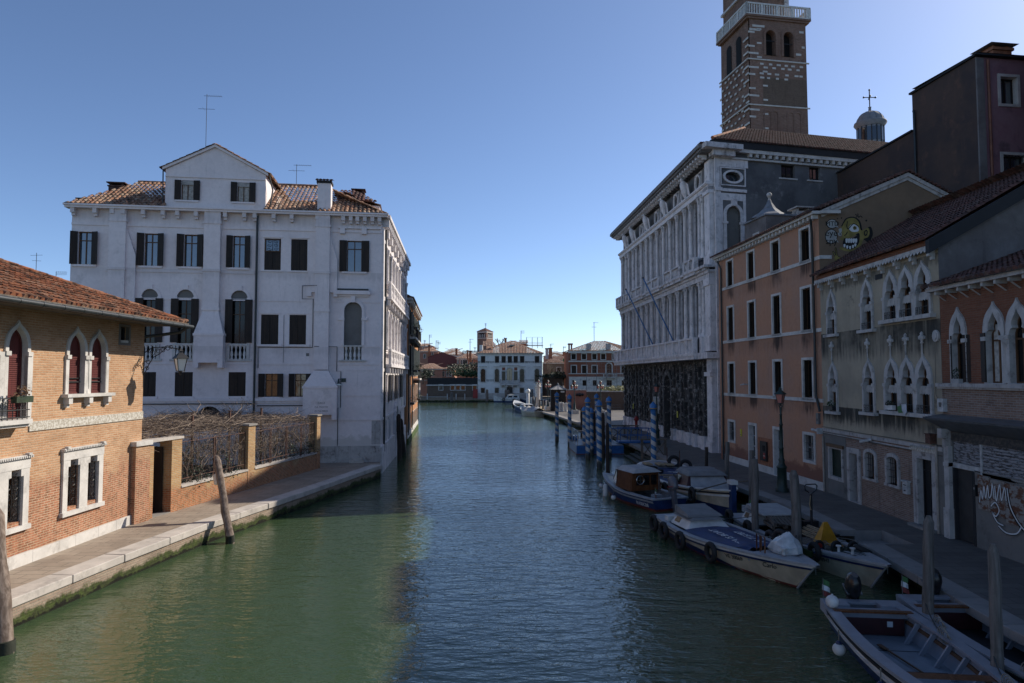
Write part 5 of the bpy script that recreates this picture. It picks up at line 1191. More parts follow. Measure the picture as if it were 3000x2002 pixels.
def blob(pts, mat, y, n=5, close=True):
    P_ = [gp(*p) for p in pts]; P_ = sp_(P_+[P_[0]], n)[:-1]
    if sum(P_[i][0]*P_[(i+1) % len(P_)][1]-P_[(i+1) % len(P_)][0]*P_[i][1] for i in range(len(P_))) < 0: P_ = P_[::-1]
    tr_ = tessellate_polygon([[Vector((a,b,0)) for a, b in P_]])
    return G2.part('painted_head' if mat != 'text_white' else 'painted_detail', MB().add([(a,y,b) for a, b in P_], [tuple(t) for t in tr_]), mat)
def line(pts, r, mat, y):
    V, Fs = stroke(sp_([gp(*p) for p in pts]), r, mat, y=y); G2.part('painted_line', MB().add(V, Fs), mat)
blob([(300,560),(330,500),(390,488),(440,520),(462,590),(520,560),(540,620),(510,680),(470,700),(430,760),(520,800),(550,790),(510,690)], 'graf_black', -.016)
blob([(305,640),(300,560),(335,508),(390,495),(430,525),(450,590),(500,570),(515,600),(505,640),(470,655),(450,700),(405,745),(340,750),(285,730),(300,718),(350,735),(400,725),(430,690),(440,640),(430,610),(380,640),(320,665),(285,655)], 'graf_yellow', -.020)
blob([(440,720),(490,690),(530,750),(535,770),(470,800)], 'graf_green', -.019)
blob([(318,650),(380,650),(430,625),(435,680),(400,725),(350,732),(310,700)], 'graf_black', -.024)
for x in (338,356,374,392,410): blob([(x-8,655),(x+8,653),(x+7,682),(x-6,684)], 'text_white', -.028, 3)
for x, y in ((322,712),(343,722),(365,726),(387,718),(405,706)): blob([(x-8,y-14),(x+7,y-16),(x+5,y+6),(x-5,y+6)], 'text_white', -.028, 3)
blob([(352,575),(375,545),(410,548),(432,575),(425,598),(380,600)], 'text_white', -.026)
blob([(385,570),(398,556),(414,566),(412,582),(394,586)], 'graf_yellow', -.029); blob([(394,570),(401,564),(408,571),(401,578)], 'graf_black', -.031, 3)
blob([(470,600),(490,585),(500,600),(492,630),(474,628)], 'graf_black', -.024); blob([(478,604),(490,596),(492,612),(482,622)], 'graf_yellow', -.027)
blob([(276,580),(298,572),(302,598),(284,604)], 'graf_pale', -.024); blob([(272,610),(296,606),(300,628),(280,632)], 'graf_pale', -.024); blob([(284,614),(292,612),(293,622),(286,624)], 'graf_black', -.027, 3)
line([(345,600),(335,620),(320,630)], .02, 'graf_black', -.027); line([(345,520),(340,560),(352,578),(390,540),(430,560)], .02, 'graf_black', -.030); line([(300,560),(335,503),(390,490),(437,520),(455,590)], .025, 'graf_black', -.026)
for cx, cy, rx, ry, t1, t2 in ((228,540,38,32,'MTD',None),(222,637,43,52,'eye','spy')):
    pts = [(cx+rx*math.cos(t), cy+ry*math.sin(t)) for t in [k*.7854 for k in range(8)]]
    blob([(cx+(rx+6)*math.cos(t), cy+(ry+6)*math.sin(t)) for t in [k*.7854 for k in range(8)]], 'graf_black', -.018); blob(pts, 'graf_pale', -.022)
    blob([(cx+rx*.6,cy+ry*.55),(cx+rx*1.3,cy+ry*.9),(cx+rx*.8,cy+ry*.2)], 'graf_pale', -.021, 3)
    x, z = gp(cx, cy)
    if t2:
        text('graffiti_lettering', t1, .42, M_['graf_black'], B.root, TM @ Matrix.Translation((x,-.03,z+.15)) @ WALLTXT, .004); text('graffiti_lettering', t2, .42, M_['graf_black'], B.root, TM @ Matrix.Translation((x,-.03,z-.22)) @ WALLTXT, .004)
    else: text('graffiti_lettering', t1, .30, M_['graf_black'], B.root, TM @ Matrix.Translation((x,-.03,z)) @ WALLTXT, .004)
blob([(248,790),(232,755),(240,752),(258,782),(250,730),(260,728),(272,785),(300,800),(290,835),(305,865),(290,868),(275,838),(245,815)], 'graf_yellow', -.02, 3); line([(248,790),(232,755),(240,752),(258,782),(250,730),(260,728),(272,785),(300,800),(290,835)], .012, 'graf_black', -.025)
for x, y, r in ((575,660,12),(545,680,9),(555,700,6),(540,655,6),(330,780,7),(345,790,6),(300,495,6),(270,500,5),(490,515,8)): blob([(x+r*math.cos(t), y+r*math.sin(t)) for t in (0,1,2,3,4,5)], 'graf_black', -.018, 3)
line([(405,465),(420,480),(410,490)], .02, 'graf_black', -.018); line([(425,460),(430,490),(445,480),(460,492)], .02, 'graf_black', -.018)
G2.part('string_return', MB().box(0,.55,-.05,.0,10.62,10.78), 'istrian'); G2.part('cornice_return', MB().box(0,.9,-.3,.0,12.68,12.82), 'istrian')
TM = TMo
# ---- brown and purple block behind
pu = Frame(24.46, 36.0, 82, -.1)
B = Bld('purple_house', pu, 'tall purple plastered house with a dark brown blind side wall and a chimney', 'house'); B.root.scale = (1.154,)*3
window(B, 1.76, 2.66, 17.98, 19.28, sur=(.13,.05), depth=.3, nx=2, nz=(), glass='glass_blue', frame='shutter_wood')
wn = window(B, 1.76, 3.0, 13.6, 15.55, sur=(.13,.05), depth=.3, nx=2, nz=(), glass='glass_blue', frame='shutter_wood')
g = MB()
for k in range(9): g.tube([(1.72+k*.17,-.22,13.7),(1.72+k*.17,-.22,15.45)], .014, 4)
for z in (13.75,14.6,14.75,15.4): g.tube([(1.7,-.22,z),(3.2,-.22,z)], .016, 4)
B.part('grille', g, 'iron', wn)
B.part('wall', MB().wall([(0.5,0),(8,0),(8,20.2),(.5,20.2)], B.holes), 'purple_plaster')
B.part('corner_pier', MB().box(.5,.88,-.08,0,8,20.1), 'grey_plaster'); B.part('downpipe', MB().tube([(1.08,-.1,20),(1.12,-.1,8)], .06, 8), 'copper_pipe')
# brown wall runs back along the canal
bf = Frame(0, 0, -6); TMb = Matrix.Translation((.5,0,0)) @ Matrix.Rotation(bf.rot-pu.rot, 4, 'Z')
SHADE_PLAN = [(25.15,32.4,23.0),(25.0,19.0,23.0),(40,19,25.5),(40,40.8,28.3),(31.6,40.8,28.3),(28.8,36.9,26.0)]  # added block out of view, its top shaped to shade the canal water
MB().add([(x,y,.7) for x, y, z in SHADE_PLAN]+SHADE_PLAN, [(5,4,3,2,1,0),(6,7,8,9,10,11)]+[(i,(i+1)%6,(i+1)%6+6,i+6) for i in range(6)]).build('unseen_shadow_block', M_['purple_plaster'], B.root, None, (Matrix.Translation(pu.o) @ Matrix.Rotation(pu.rot,4,'Z') @ Matrix.Scale(1.154,4)).inverted())
cosm = lambda mb, nm, mt, pr=None: mb.build(nm, M_[mt], pr or B.root, None, TMb)
# local x runs away from the viewer here, +y is towards the canal, so the visible side is -y*(-1)
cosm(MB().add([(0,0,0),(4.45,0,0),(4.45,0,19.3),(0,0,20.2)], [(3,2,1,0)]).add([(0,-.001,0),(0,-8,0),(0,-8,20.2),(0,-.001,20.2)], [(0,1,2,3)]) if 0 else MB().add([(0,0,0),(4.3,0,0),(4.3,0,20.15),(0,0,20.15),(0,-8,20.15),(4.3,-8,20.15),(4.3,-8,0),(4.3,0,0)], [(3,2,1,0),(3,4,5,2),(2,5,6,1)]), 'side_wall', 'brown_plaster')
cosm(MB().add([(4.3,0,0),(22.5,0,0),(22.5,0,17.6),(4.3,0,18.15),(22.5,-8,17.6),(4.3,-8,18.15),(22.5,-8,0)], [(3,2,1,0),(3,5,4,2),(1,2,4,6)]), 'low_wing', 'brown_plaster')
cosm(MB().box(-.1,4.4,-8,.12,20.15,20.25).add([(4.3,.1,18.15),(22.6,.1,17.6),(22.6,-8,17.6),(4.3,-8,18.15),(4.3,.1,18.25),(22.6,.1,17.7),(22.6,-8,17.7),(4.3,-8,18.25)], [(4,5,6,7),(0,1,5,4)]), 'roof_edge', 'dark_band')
cosm(MB().tube([(4.1,.1,19.2),(4.05,.1,19.0),(4.05,.1,13)], .06, 6), 'downpipe', 'gutter'); cosm(MB().ring(outline(4.45,5.2,14.7,15.95), outline(4.57,5.08,14.8,15.83), -.05, .05), 'window_surround', 'istrian')
rf = B.part('roof', MB().add([(.4,-.25,20.26),(8,-.25,20.26),(8,4,20.3),(.4,4,20.3)], [(0,1,2,3)]).box(.3,8,-.25,-.2,20.15,20.24), 'dark_band')
mb = MB().box(1.75,2.75,.3,1.2,20.2,20.85).box(1.68,2.82,.22,1.28,20.72,20.85)
for x in (1.85,2.55): mb.box(x,x+.12,.4,1.1,20.85,21.05)
ch = B.part('chimney', mb, 'copper_pipe' if 0 else 'terracotta', rf); 
B.part('chimney_cap', MB().add([(1.5,.1,21.0),(3.0,.1,21.0),(3.0,1.4,21.0),(1.5,1.4,21.0),(2.25,.75,21.35)], [(0,1,4),(1,2,4),(2,3,4),(3,0,4),(3,2,1,0)]), 'lead', rf)

# ---- great stone palazzo
lf = Frame(14-.0587*28.4, 46.6+28.35, 180-3.4)
B = Bld('stone_palazzo', lf, 'great grey stone palazzo with two storeys of columns and a soot-black ground floor', 'palazzo')
WX = [1.75,4.9,8.2,10.1,13.8,15.75,19.7,21.7,25.1]; CXs = [.72,2.75,3.9,5.9,7.2,9.15,11.1,12.8,14.78,16.75,18.7,20.7,22.7,24.1,26.05]
for z0, z1 in ((8.0,11.85),(13.65,17.9)):
    for x in WX: window(B, x-.42, x+.42, z0+.1, z1-.15, 'round', depth=.75, nx=1, nz=(.62,), glass='glass_dark', frame='cover_pale', sur=(.12,.06), surmat='labia_wall_up')
for x in WX: window(B, x-.46, x+.46, 19.02, 19.98, 'oval', depth=.4, nx=1, nz=(), glass='glass_dark', frame='shutter_wood', sur=None)
for x in WX: B.part('oval_frame', MB().ring(outline(x-.62,x+.62,18.88,20.12,'oval'), outline(x-.46,x+.46,19.02,19.98,'oval'), -.12, .05).ring(outline(x-.72,x+.72,18.80,20.2), outline(x-.66,x+.66,18.86,20.14), -.06, 0), 'labia_pale')
door = window(B, 16.2, 18.0, .02, 5.3, 'round', depth=.8, nx=1, nz=(.6,), glass='void', frame='shutter_wood', sur=(.45,.25), surmat='sooty_stone', name='door')
for x in WX:
    if abs(x-17.1) < 1.6: continue
    window(B, x-.45, x+.45, 1.2, 3.2, depth=.4, nx=1, nz=(), glass='glass_dark', frame='iron', sur=(.14,.08), surmat='sooty_stone', grille=(6,8)); window(B, x-.42, x+.42, 4.3, 5.9, depth=.4, nx=1, nz=(), glass='glass_dark', frame='iron', sur=(.14,.08), surmat='sooty_stone')
up = [h for h in B.holes if h[0][1] > 6.3]; lo = [h for h in B.holes if h[0][1] < 6.3]
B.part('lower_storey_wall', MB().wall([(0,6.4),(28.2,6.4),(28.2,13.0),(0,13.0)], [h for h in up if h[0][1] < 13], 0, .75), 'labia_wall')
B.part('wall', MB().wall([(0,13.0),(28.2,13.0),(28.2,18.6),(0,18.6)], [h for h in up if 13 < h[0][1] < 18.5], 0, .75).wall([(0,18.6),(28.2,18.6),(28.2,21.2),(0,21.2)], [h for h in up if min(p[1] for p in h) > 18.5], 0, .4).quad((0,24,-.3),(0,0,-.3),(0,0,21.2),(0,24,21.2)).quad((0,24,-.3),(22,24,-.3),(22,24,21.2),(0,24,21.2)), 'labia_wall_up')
B.part('ground_floor_wall', MB().wall([(0,-.3),(28.2,-.3),(28.2,6.4),(0,6.4)], lo, 0, .5), 'sooty_stone')
# rusticated pilasters: blocks with joints
rnd = random.Random(9)
for x in CXs+[17.1-1.45, 17.1+1.45]:
    mb = MB(); bs = MB()
    if x in (16.75,): continue
    z = .95; k = 0
    while z < 6.1: w_ = .46 if k % 2 else .36; mb.box(x-w_/2,x+w_/2,-.24 if k % 2 else -.17,.0,z,min(6.1,z+.30)); z += .335; k += 1
    bs.box(x-.34,x+.34,-.34,.0,-.1,.28).box(x-.28,x+.28,-.28,.0,.28,.7).box(x-.31,x+.31,-.31,0,.7,.92)
    B.part('pilaster_base', bs, 'labia_pale', B.part('rusticated_pilaster', mb, 'sooty_stone'))
mb = MB(); xs_ = [0]+CXs+[27.2]
for a, b in zip(xs_, xs_[1:]):
    z = .95; k = 0
    if 15.6 < (a+b)/2 < 18.8: continue
    while z < 6.0:
        for lo_, hi_ in ((a+.25,(a+b)/2-.62),((a+b)/2+.62,b-.25)):
            if hi_-lo_ > .08: mb.box(lo_,hi_,-.07,0,z,z+.29)
        z += .335
B.part('rusticated_block', mb, 'sooty_stone'); B.part('base_course', MB().box(-.05,15.6,-.12,0,-.3,.85).box(18.6,27.4,-.12,0,-.3,.85), 'labia_pale')
mb = MB()
for k in range(18): mb.box(26.95,27.3+.12*(k % 2),-.12,.0,.0+k*.335,.31+k*.335)
B.part('quoin', mb, 'labia_pale')
cp = MB().box(27.25,28.25,-.35,.1,0,5.2).box(27.15,28.3,-.45,.1,-.1,.7).box(27.1,28.35,-.5,.1,5.2,5.5).box(27.3,28.2,-.35,.1,5.5,6.4)
cp.box(27.2,28.25,-.38,.1,8.0,12.0).box(27.2,28.25,-.34,.1,13.6,18.3).box(27.15,28.3,-.5,.1,6.95,8.0).box(27.15,28.3,-.42,.1,12.7,13.6).box(27.2,28.25,-.3,.1,18.7,20.4).box(27.12,28.3,-.48,.1,11.5,12.0).box(27.12,28.3,-.45,.1,17.9,18.4)
for x in (27.4,27.7,28.0): cp.box(x,x+.1,-.4,.1,5.6,6.3)
B.part('corner_pilaster', cp, 'labia_pale')
for z0, z1, r in ((8.0,11.98,.18),(13.6,18.15,.165)):
    for x in CXs+[26.75]:
        m2 = MB().lathe(x,-.30,[(r*1.3,z0),(r*1.3,z0+.12),(r*1.1,z0+.2),(r*1.02,z0+.3),(r,z0+.34),(r*.86,z1-.62),(r*.95,z1-.6)], 14)
        m2.box(x-.2,x+.2,-.08,0,z0,z1)
        cl = B.part('column', m2, 'labia_pale')
        c2 = MB().lathe(x,-.30,[(r*.9,z1-.6),(r*1.15,z1-.45),(r*1.0,z1-.42),(r*1.35,z1-.22),(r*1.1,z1-.18),(r*1.55,z1-.04)], 8, None, False).box(x-r*1.5,x+r*1.5,-.30-r*1.5,.0,z1-.06,z1)
        for k in range(8): a = k*.7854; c2.ball((x+r*1.25*math.cos(a),-.3+r*1.25*math.sin(a),z1-.2), .07, 4)
        B.part('capital', c2, 'labia_stone', cl)
# entablatures
for z0 in (11.98, 18.15):
    mb = MB().box(-.1,28.3,-.45,0,z0,z0+.35).box(-.15,28.35,-.55,0,z0+.35,z0+.42)
    if z0 < 15:
        for k in range(92): x = .1+k*.307; mb.box(x,x+.17,-.72,-.4,z0+.55,z0+.72)
        mb.box(-.2,28.4,-.55,0,z0+.42,z0+.58).box(-.25,28.45,-.85,0,z0+.72,z0+.9)
    else: mb.box(-.15,28.35,-.6,0,z0+.42,z0+.55)
    B.part('entablature', mb, 'labia_pale' if z0 > 15 else 'labia_stone')
B.part('attic_pier', sum([[0]], []) and MB() or (lambda m: [m.box(x-.28,x+.28,-.18,0,18.75,20.6) for x in CXs] and m)(MB()), 'labia_stone')
# balconies
def balcony(z, zt, proud, xl, xr, piers, mat='labia_stone'):
    mb = MB().box(xl,xr,-proud,0,z-.2,z).box(xl+.05,xr-.05,-proud+.08,0,z-.45,z-.2).box(xl,xr,-proud,-proud+.34,zt-.14,zt)
    for x in piers: mb.box(x-.2,x+.2,-proud+.02,-proud+.32,z,zt-.1)
    bl = B.part('balcony', mb, mat); m2 = MB(); ps = sorted(piers)
    for a, b in zip(ps, ps[1:]):
        n = max(1, int((b-a-.4)/.21))
        for i in range(n): x = a+.2+(b-a-.4)*(i+.5)/n; m2.lathe(x,-proud+.17,[(.07,z),(.045,z+.12),(.09,z+.38),(.05,z+.6),(.07,zt-.12)], 6)
    B.part('baluster', m2, mat, bl)
B.part('balcony_corner', MB().box(26.8,28.7,-.8,.1,6.42,6.84).box(26.8,27.3,-.7,.1,6.84,7.95), 'labia_pale')
balcony(6.85, 7.95, 1.15, -.3, 26.8, [-.1,1.7,3.3,4.9,6.5,8.2,10.1,11.95,13.8,15.7,17.7,19.7,21.7,23.4,25.1,26.6], 'labia_pale')
for xa, xb in ((-.1,2.9),(3.6,6.2),(6.9,11.3),(12.5,17.1),(18.4,23.0),(23.8,26.4)):
    n = max(2, int((xb-xa)/1.9)); balcony(12.95, 13.75, .9, xa, xb, [xa+.15+(xb-xa-.3)*i/n for i in range(n+1)])
# attic statues leaning out under the cornice
for x in (3.3, 6.5, 11.95, 17.75, 23.4):
    m2 = MB().lathe(0,0,[(.14,0),(.24,.3),(.30,.7),(.33,1.0),(.24,1.25),(.12,1.35)], 9, Matrix.Translation((x,-.45,18.8)) @ Matrix.Rotation(.18, 4, 'X') @ Matrix.Diagonal((1,.8,1,1)))
    m2.ball((x,-.76,20.18), .15, 7).tube([(x,-.9,20.15),(x,-1.02,20.05)], .06, 5, .02)
    for s_ in (-1,1): m2.add([(x+s_*.25,-.55,20.0),(x+s_*.62,-.45,19.7),(x+s_*.55,-.3,18.9),(x+s_*.2,-.35,19.0)], [(0,1,2,3)]).tube([(x+s_*.12,-.45,18.9),(x+s_*.16,-.5,18.65)], .07, 5)
    B.part('eagle_statue', m2, 'labia_pale')
# main cornice on brackets
mb = MB().box(-.9,28.9,-1.15,0,20.66,20.82).box(-1.0,29.0,-1.3,.1,20.82,21.08).box(-.8,28.8,-1.05,0,20.6,20.66)
B.part('cornice', mb, 'labia_wall_up'); B.part('cornice_bed', MB().box(-.2,28.4,-.45,0,20.3,20.6), 'graf_black' if 0 else 'stained_soot' if 0 else 'sooty_stone')
mb = MB()
for k in range(48): x = -.5+k*.605; mb.box(x,x+.22,-1.02,-.3,20.44,20.6).box(x+.04,x+.18,-.75,-.3,20.3,20.44)
B.part('bracket', mb, 'labia_pale')
# side towards the bridge
sd = Frame(14.0+.0, 46.6, 76); TMo = TM
TM = Matrix.Translation(Matrix.Rotation(-lf.rot, 4, 'Z') @ Vector(sd.o-lf.o)) @ Matrix.Rotation(sd.rot-lf.rot, 4, 'Z')
S3 = Side(); S3.root = B.root
window(S3, 5.3, 6.4, 19.3, 20.25, depth=.25, nx=2, nz=(), glass='glass', frame='shutter_wood', sill=(.2,.1,.08), surmat='istrian'); window(S3, 7.6, 8.5, 19.3, 20.25, depth=.25, nx=2, nz=(), glass='glass', frame='shutter_wood', sill=(.2,.1,.08), surmat='istrian')
window(S3, .78, 2.0, 18.72, 19.42, 'oval', depth=.35, nx=1, nz=(), glass='glass_blue', frame='shutter_wood')
S3.part('oval_frame', MB().ring(outline(.62,2.2,18.58,19.56,'oval'), outline(.78,2.0,18.72,19.42,'oval'), -.12, .05).ring(outline(.42,2.4,18.42,19.72), outline(.5,2.32,18.5,19.64), -.1, .0), 'labia_pale')
S3.holes.append(outline(.86,1.96,12.0,17.0,'round'))
S3.part('blind_niche', MB().box(.8,2.05,.2,.25,11.9,17.1), 'cement')
S3.part('arch_frame', MB().ring(outline(.64,2.18,12.0,17.2,'round',16.45), outline(.86,1.96,12.0,17.0,'round',16.45), -.09, .2).ring(outline(.42,2.4,12.0,17.9), outline(.6,2.2,12.0,17.4), -.05, .0).box(.55,.95,-.14,.02,15.75,15.9).box(1.88,2.3,-.14,.02,15.75,15.9).box(1.25,1.6,-.25,.02,17.0,17.5).box(.4,2.45,-.14,0,18.0,18.2), 'labia_pale')
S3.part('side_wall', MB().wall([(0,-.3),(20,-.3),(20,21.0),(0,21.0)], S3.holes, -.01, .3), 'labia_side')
mb = MB().box(-.3,20,-.35,0,20.75,21.0).box(-.2,20,-.2,0,20.3,20.42)
for k in range(34): x = 2.6+k*.52; mb.box(x,x+.2,-.3,0,20.5,20.75)
S3.part('side_cornice', mb, 'istrian'); S3.part('frieze_panel', MB().box(.1,2.6,-.08,0,19.75,20.45).box(3.2,20,-.03,0,20.42,20.5), 'labia_pale'); S3.part('gutter_band', MB().box(-.2,20,-.4,.2,21.0,21.6), 'dark_band')
S3.part('corner_pilaster', MB().box(-.02,.42,-.12,0,0,18.4).box(-.02,.36,-.1,0,18.4,20.4).box(-.02,.5,-.2,0,18.0,18.25), 'labia_pale'); S3.part('cornice_return', MB().box(-1.15,1.7,-.95,0,20.75,21.1).box(-.4,1.3,-.6,0,20.35,20.75), 'labia_stone')
rf = Side(); 
class RB_: root = B.root; part = staticmethod(lambda name, mb, mat, parent=None, label=None: mb.build(name, M_[mat], parent or B.root, label, None))
# roof: hip over the whole block, built in the side frame
hp = Vector((0,1,.54)).normalized()
class SR:
    def part(s, name, mb, mat, parent=None, label=None): return mb.build(name, M_[mat], parent or B.root, label, None)
o = roof(SR(), (-.4,-.5,21.5), (1,0,0), hp, 21, 8.0, 'tile_dark', 7.0, 21, tw=.24, th=.38, amp=.07)
for o_ in (o,):
    for v in o_.data.vertices: v.co = TM @ v.co
o2 = roof(SR(), (-1.0,-1.2,21.1), (1,0,0), Vector((0,1,.45)).normalized(), 30.2, 8.0, 'tile_dark', 8, 22, tw=.24, th=.38, amp=.07, name='roof_slope', parent=o)
S3.part('ridge', MB().tube([(-.4,-.5,21.55),(6.7,6.6,25.4)], .12, 8), 'tile_near', o)
TM = TMo
# flag poles
for i, (xb, zb, yb, xt, zt, yt, lab) in enumerate(((12.3,7.7,-1.0,6.6,14.6,-3.4,'thin blue flagpole slanting out from the far part of the stone palazzo balcony'),(19.0,7.8,-1.0,11.3,15.4,-3.0,'thin blue flagpole slanting out from the middle of the stone palazzo balcony'))):
    a = lf.at('V', (600,870)[i], (1175,1130)[i], -1.0); 
    b = lf.at('V', (240,465)[i], (440,290)[i], -3.2)
    o = empty('flagpole', lf.w(a[0],-1.0,a[1]), lf.rot, lab, 'flagpole', 'flagpoles on the stone palazzo')
    MB().tube([(0,0,0),(b[0]-a[0],-2.2,b[1]-a[1])], .055, 6).build('pole', M_['band_blue'], o); MB().ball((b[0]-a[0],-2.2,b[1]-a[1]), .08, 6).build('tip', M_['iron'], o)
small('yellow_sign', lf, 5.0, -.26, 1.9, 'small yellow sign on the sooty wall beyond the hydrant', 'sign', (('panel', MB().box(-.12,.12,-.02,.02,0,.5), 'yellow_tag'),('print', MB().box(-.06,.06,-.026,-.021,.3,.36), 'text_grey')), 'yellow signs on the walls')
small('yellow_sign', lf, 20.0, -.26, 1.9, 'small yellow sign on the sooty wall between the palace door and the orange house', 'sign', (('panel', MB().box(-.12,.12,-.02,.02,0,.5), 'yellow_tag'),('print', MB().box(-.06,.06,-.026,-.021,.3,.36), 'text_grey')), 'yellow signs on the walls')
# narrow orange strip and low chapel-like block between palace and orange house
lk = Frame(14.3, 46.3, 180-4.3)
B = Bld('link_house', lk, 'narrow orange strip of house with a small lead cupola beside the stone palazzo', 'house')
B.part('wall', MB().box(-.2,3.0,.35,5,-.3,10.2), 'orange_plaster'); B.part('plinth', MB().box(-.2,3.0,.3,.35,-.3,.4), 'istrian'); B.part('pipe', MB().tube([(.5,.3,0),(.5,.3,2.2)], .07, 8), 'rust_iron')
cb = Frame(15.8, 42.0, 82)
B = Bld('roof_block', cb, 'small grey plastered block with a lead dome and ball finial behind the orange roof', 'house')
B.part('wall', MB().box(0,4.2,0,2.8,8,15.2), 'grey_plaster')
wn = B.part('window', MB().box(-.01,.02,1.0,1.55,13.5,14.25), 'glass_dark'); B.part('surround', MB().box(-.04,0,.88,1.0,13.4,14.37).box(-.04,0,1.55,1.67,13.4,14.37).box(-.04,0,1.0,1.55,14.25,14.37).box(-.04,0,1.0,1.55,13.4,13.5), 'weathered_istrian', wn)
B.part('roof', MB().box(-.12,4.3,-.12,2.9,15.2,15.3).lathe(.95,1.3,[(1.25,15.3),(1.15,15.42),(.75,15.65),(.42,15.95),(.2,16.3),(.12,16.5)],8,None,False), 'lead')
B.part('finial', MB().lathe(.95,1.3,[(.1,16.5),(.06,16.65),(.1,16.7)],10).ball((.95,1.3,16.86), .17, 9), 'weathered_istrian')
mb = MB().box(2.0,2.9,-.2,.6,14.2,15.5).box(1.85,3.05,-.35,.75,15.7,15.78)
for x in (2.05,2.75): mb.box(x,x+.1,-.1,.5,15.5,15.7)
B.part('chimney', mb, 'stained_stone')

# ---- bell tower
tf = Frame(29.75, 85, 80); TH = 51.2
B = Bld('bell_tower', tf, 'tall brick bell tower with white stone blocks and a stone balustrade', 'bell tower')
WT = 8.4; WL = 7.6
def tower_holes(H, xs): 
    for a in xs: H.append(outline(a,a+1.35,46.3,49.6,'round'))
H1 = []; tower_holes(H1, (2.85,5.35)); H1.append(outline(4.3,4.75,40.6,42.3,'round'))
WTr = MB().wall([(0.35,0),(WT+.35,0),(WT+.1,TH),(.6,TH)], H1, 0, .9)
WTr.quad((.35,0,0),(.6,.25,TH),(.6,WL,TH),(.35,WL,0)); WTr.quad((WT+.35,0,0),(WT+.35,WL,0),(WT+.1,WL,TH),(WT+.1,0,TH)); WTr.quad((.35,WL,0),(.6,WL,TH),(WT+.1,WL,TH),(WT+.35,WL,0))
B.part('shaft', WTr, 'tower_brick'); B.part('belfry_dark', MB().box(1.2,WT-.8,.85,WL-1.3,44,50.5), 'void')
# the canal side has its own openings, drawn as flat arches, their shade painted near black
mb = MB()
for y in (2.0, 4.6): 
    o_ = outline(y,y+1.3,46.0,49.8,'round'); mb.add([(.50,y_,z_) for y_, z_ in o_], [tuple(range(len(o_)))])
B.part('painted_opening', mb, 'void')
ws = MB(); rnd = random.Random(31)
def block(mb, face, a, z, w_, h):
    if face == 0: mb.box(a, a+w_, -.02, .05, z, z+h)
    else: mb.box(.33, .42, a, a+w_, z, z+h)
z = 36.2
for r in range(15):
    z = 36.2+r*.92
    w_ = 1.1 if r % 2 else .6
    if r % 3 != 1: block(ws, 0, .45, z, w_+.25, .24)
    if r % 4 != 2: block(ws, 1, 0, z+.1, w_+.1, .24)
    if r % 2 == 0: block(ws, 0, 2.35 if r < 9 else 1.6, z+.46, .65, .22)
for r in range(10):
    for k in range(6): 
        if z: block(ws, 1, 1.0+k*1.12+(.5 if r % 2 else 0)+rnd.uniform(-.2,.2), 36.6+r*.95+rnd.uniform(-.2,.2), rnd.uniform(.35,.55), .26)
for zz, n in ((45.0,6),(44.55,5),(43.75,6),(43.2,4)):
    for k in range(n): block(ws, 0, 1.9+k*1.15+rnd.uniform(-.2,.3)+(.5 if zz == 44.55 else 0), zz, rnd.uniform(.4,.6), .24)
for a, z_, w_ in ((1.0,49.9,1.7),(.6,49.4,1.5),(7.6,49.6,.6),(7.9,47.6,.4),(6.9,46.6,.9)): block(ws, 0, a, z_, w_, .28)
B.part('stone_blocks', ws, 'istrian')
mb = MB()
for z_ in (39.62, 45.55): mb.box(.28,WT+.45,-.12,.0,z_,z_+.16).box(.22,.36,-.1,WL,z_,z_+.16)
B.part('string_course', mb, 'istrian')
B.part('patch', MB().box(2.35,WT+.1,-.012,0,39.8,43.4), 'dark_brick')
for a in (2.5,3.5,5.7,6.7): B.part('arch', MB().ring(outline(a-.12,a+.92,34,39.2,'round'), outline(a,a+.8,34,39.0,'round'), -.08, 0), 'tower_brick')
for a in (2.6,5.1): B.part('arch', MB().ring(outline(a-.1,a+1.9,46.3,50.1,'round',48.9), outline(a+.22,a+1.62,46.3,49.62,'round',48.9), -.09, 0), 'tower_brick')
B.part('deck', MB().box(.0,WT+.7,-.35,WL+.3,51.15,51.4).box(.15,WT+.5,-.2,WL,50.9,51.15), 'tower_brick')
bl = MB()
def rail(p, q):
    p = Vector(p); q = Vector(q); L = (q-p).length; d = (q-p)/L; ax = 'x' if abs(d.x) > .5 else 'y'
    n = int(L/.34)
    for i in range(n+1):
        c = p+d*L*i/n; r = .17 if i % 6 == 0 else .065; bl.box(c.x-r, c.x+r, c.y-min(r,.1), c.y+min(r,.1), 51.4, 52.75)
    lo_ = (min(p.x,q.x)-.12, max(p.x,q.x)+.12, min(p.y,q.y)-.12, max(p.y,q.y)+.12); bl.box(*lo_, 52.75, 52.95); bl.box(lo_[0]+.003,lo_[1]-.003,lo_[2]+.003,lo_[3]-.003, 51.4, 51.55)
rail((.15,-.2,0),(WT+.55,-.2,0)); rail((.15,-.2,0),(.15,WL+.1,0)); rail((WT+.55,-.2,0),(WT+.55,WL+.1,0)); rail((.15,WL+.1,0),(WT+.55,WL+.1,0))
B.part('balustrade', bl, 'paint_white')
B.part('upper_stage', MB().box(.9,7.0,1.6,WL-.2,51.4,60), 'tower_brick'); B.part('upper_pilaster', MB().box(6.5,7.1,1.4,1.7,51.4,60), 'labia_stone'); B.part('upper_cornice', MB().box(.6,7.3,1.2,WL,55.0,55.3), 'labia_stone'); B.part('bar', MB().tube([(2.9,-.02+.2,48.3),(4.2,.2,48.3)], .05, 4).tube([(5.4,.2,48.1),(6.7,.2,48.1)], .05, 4), 'iron')
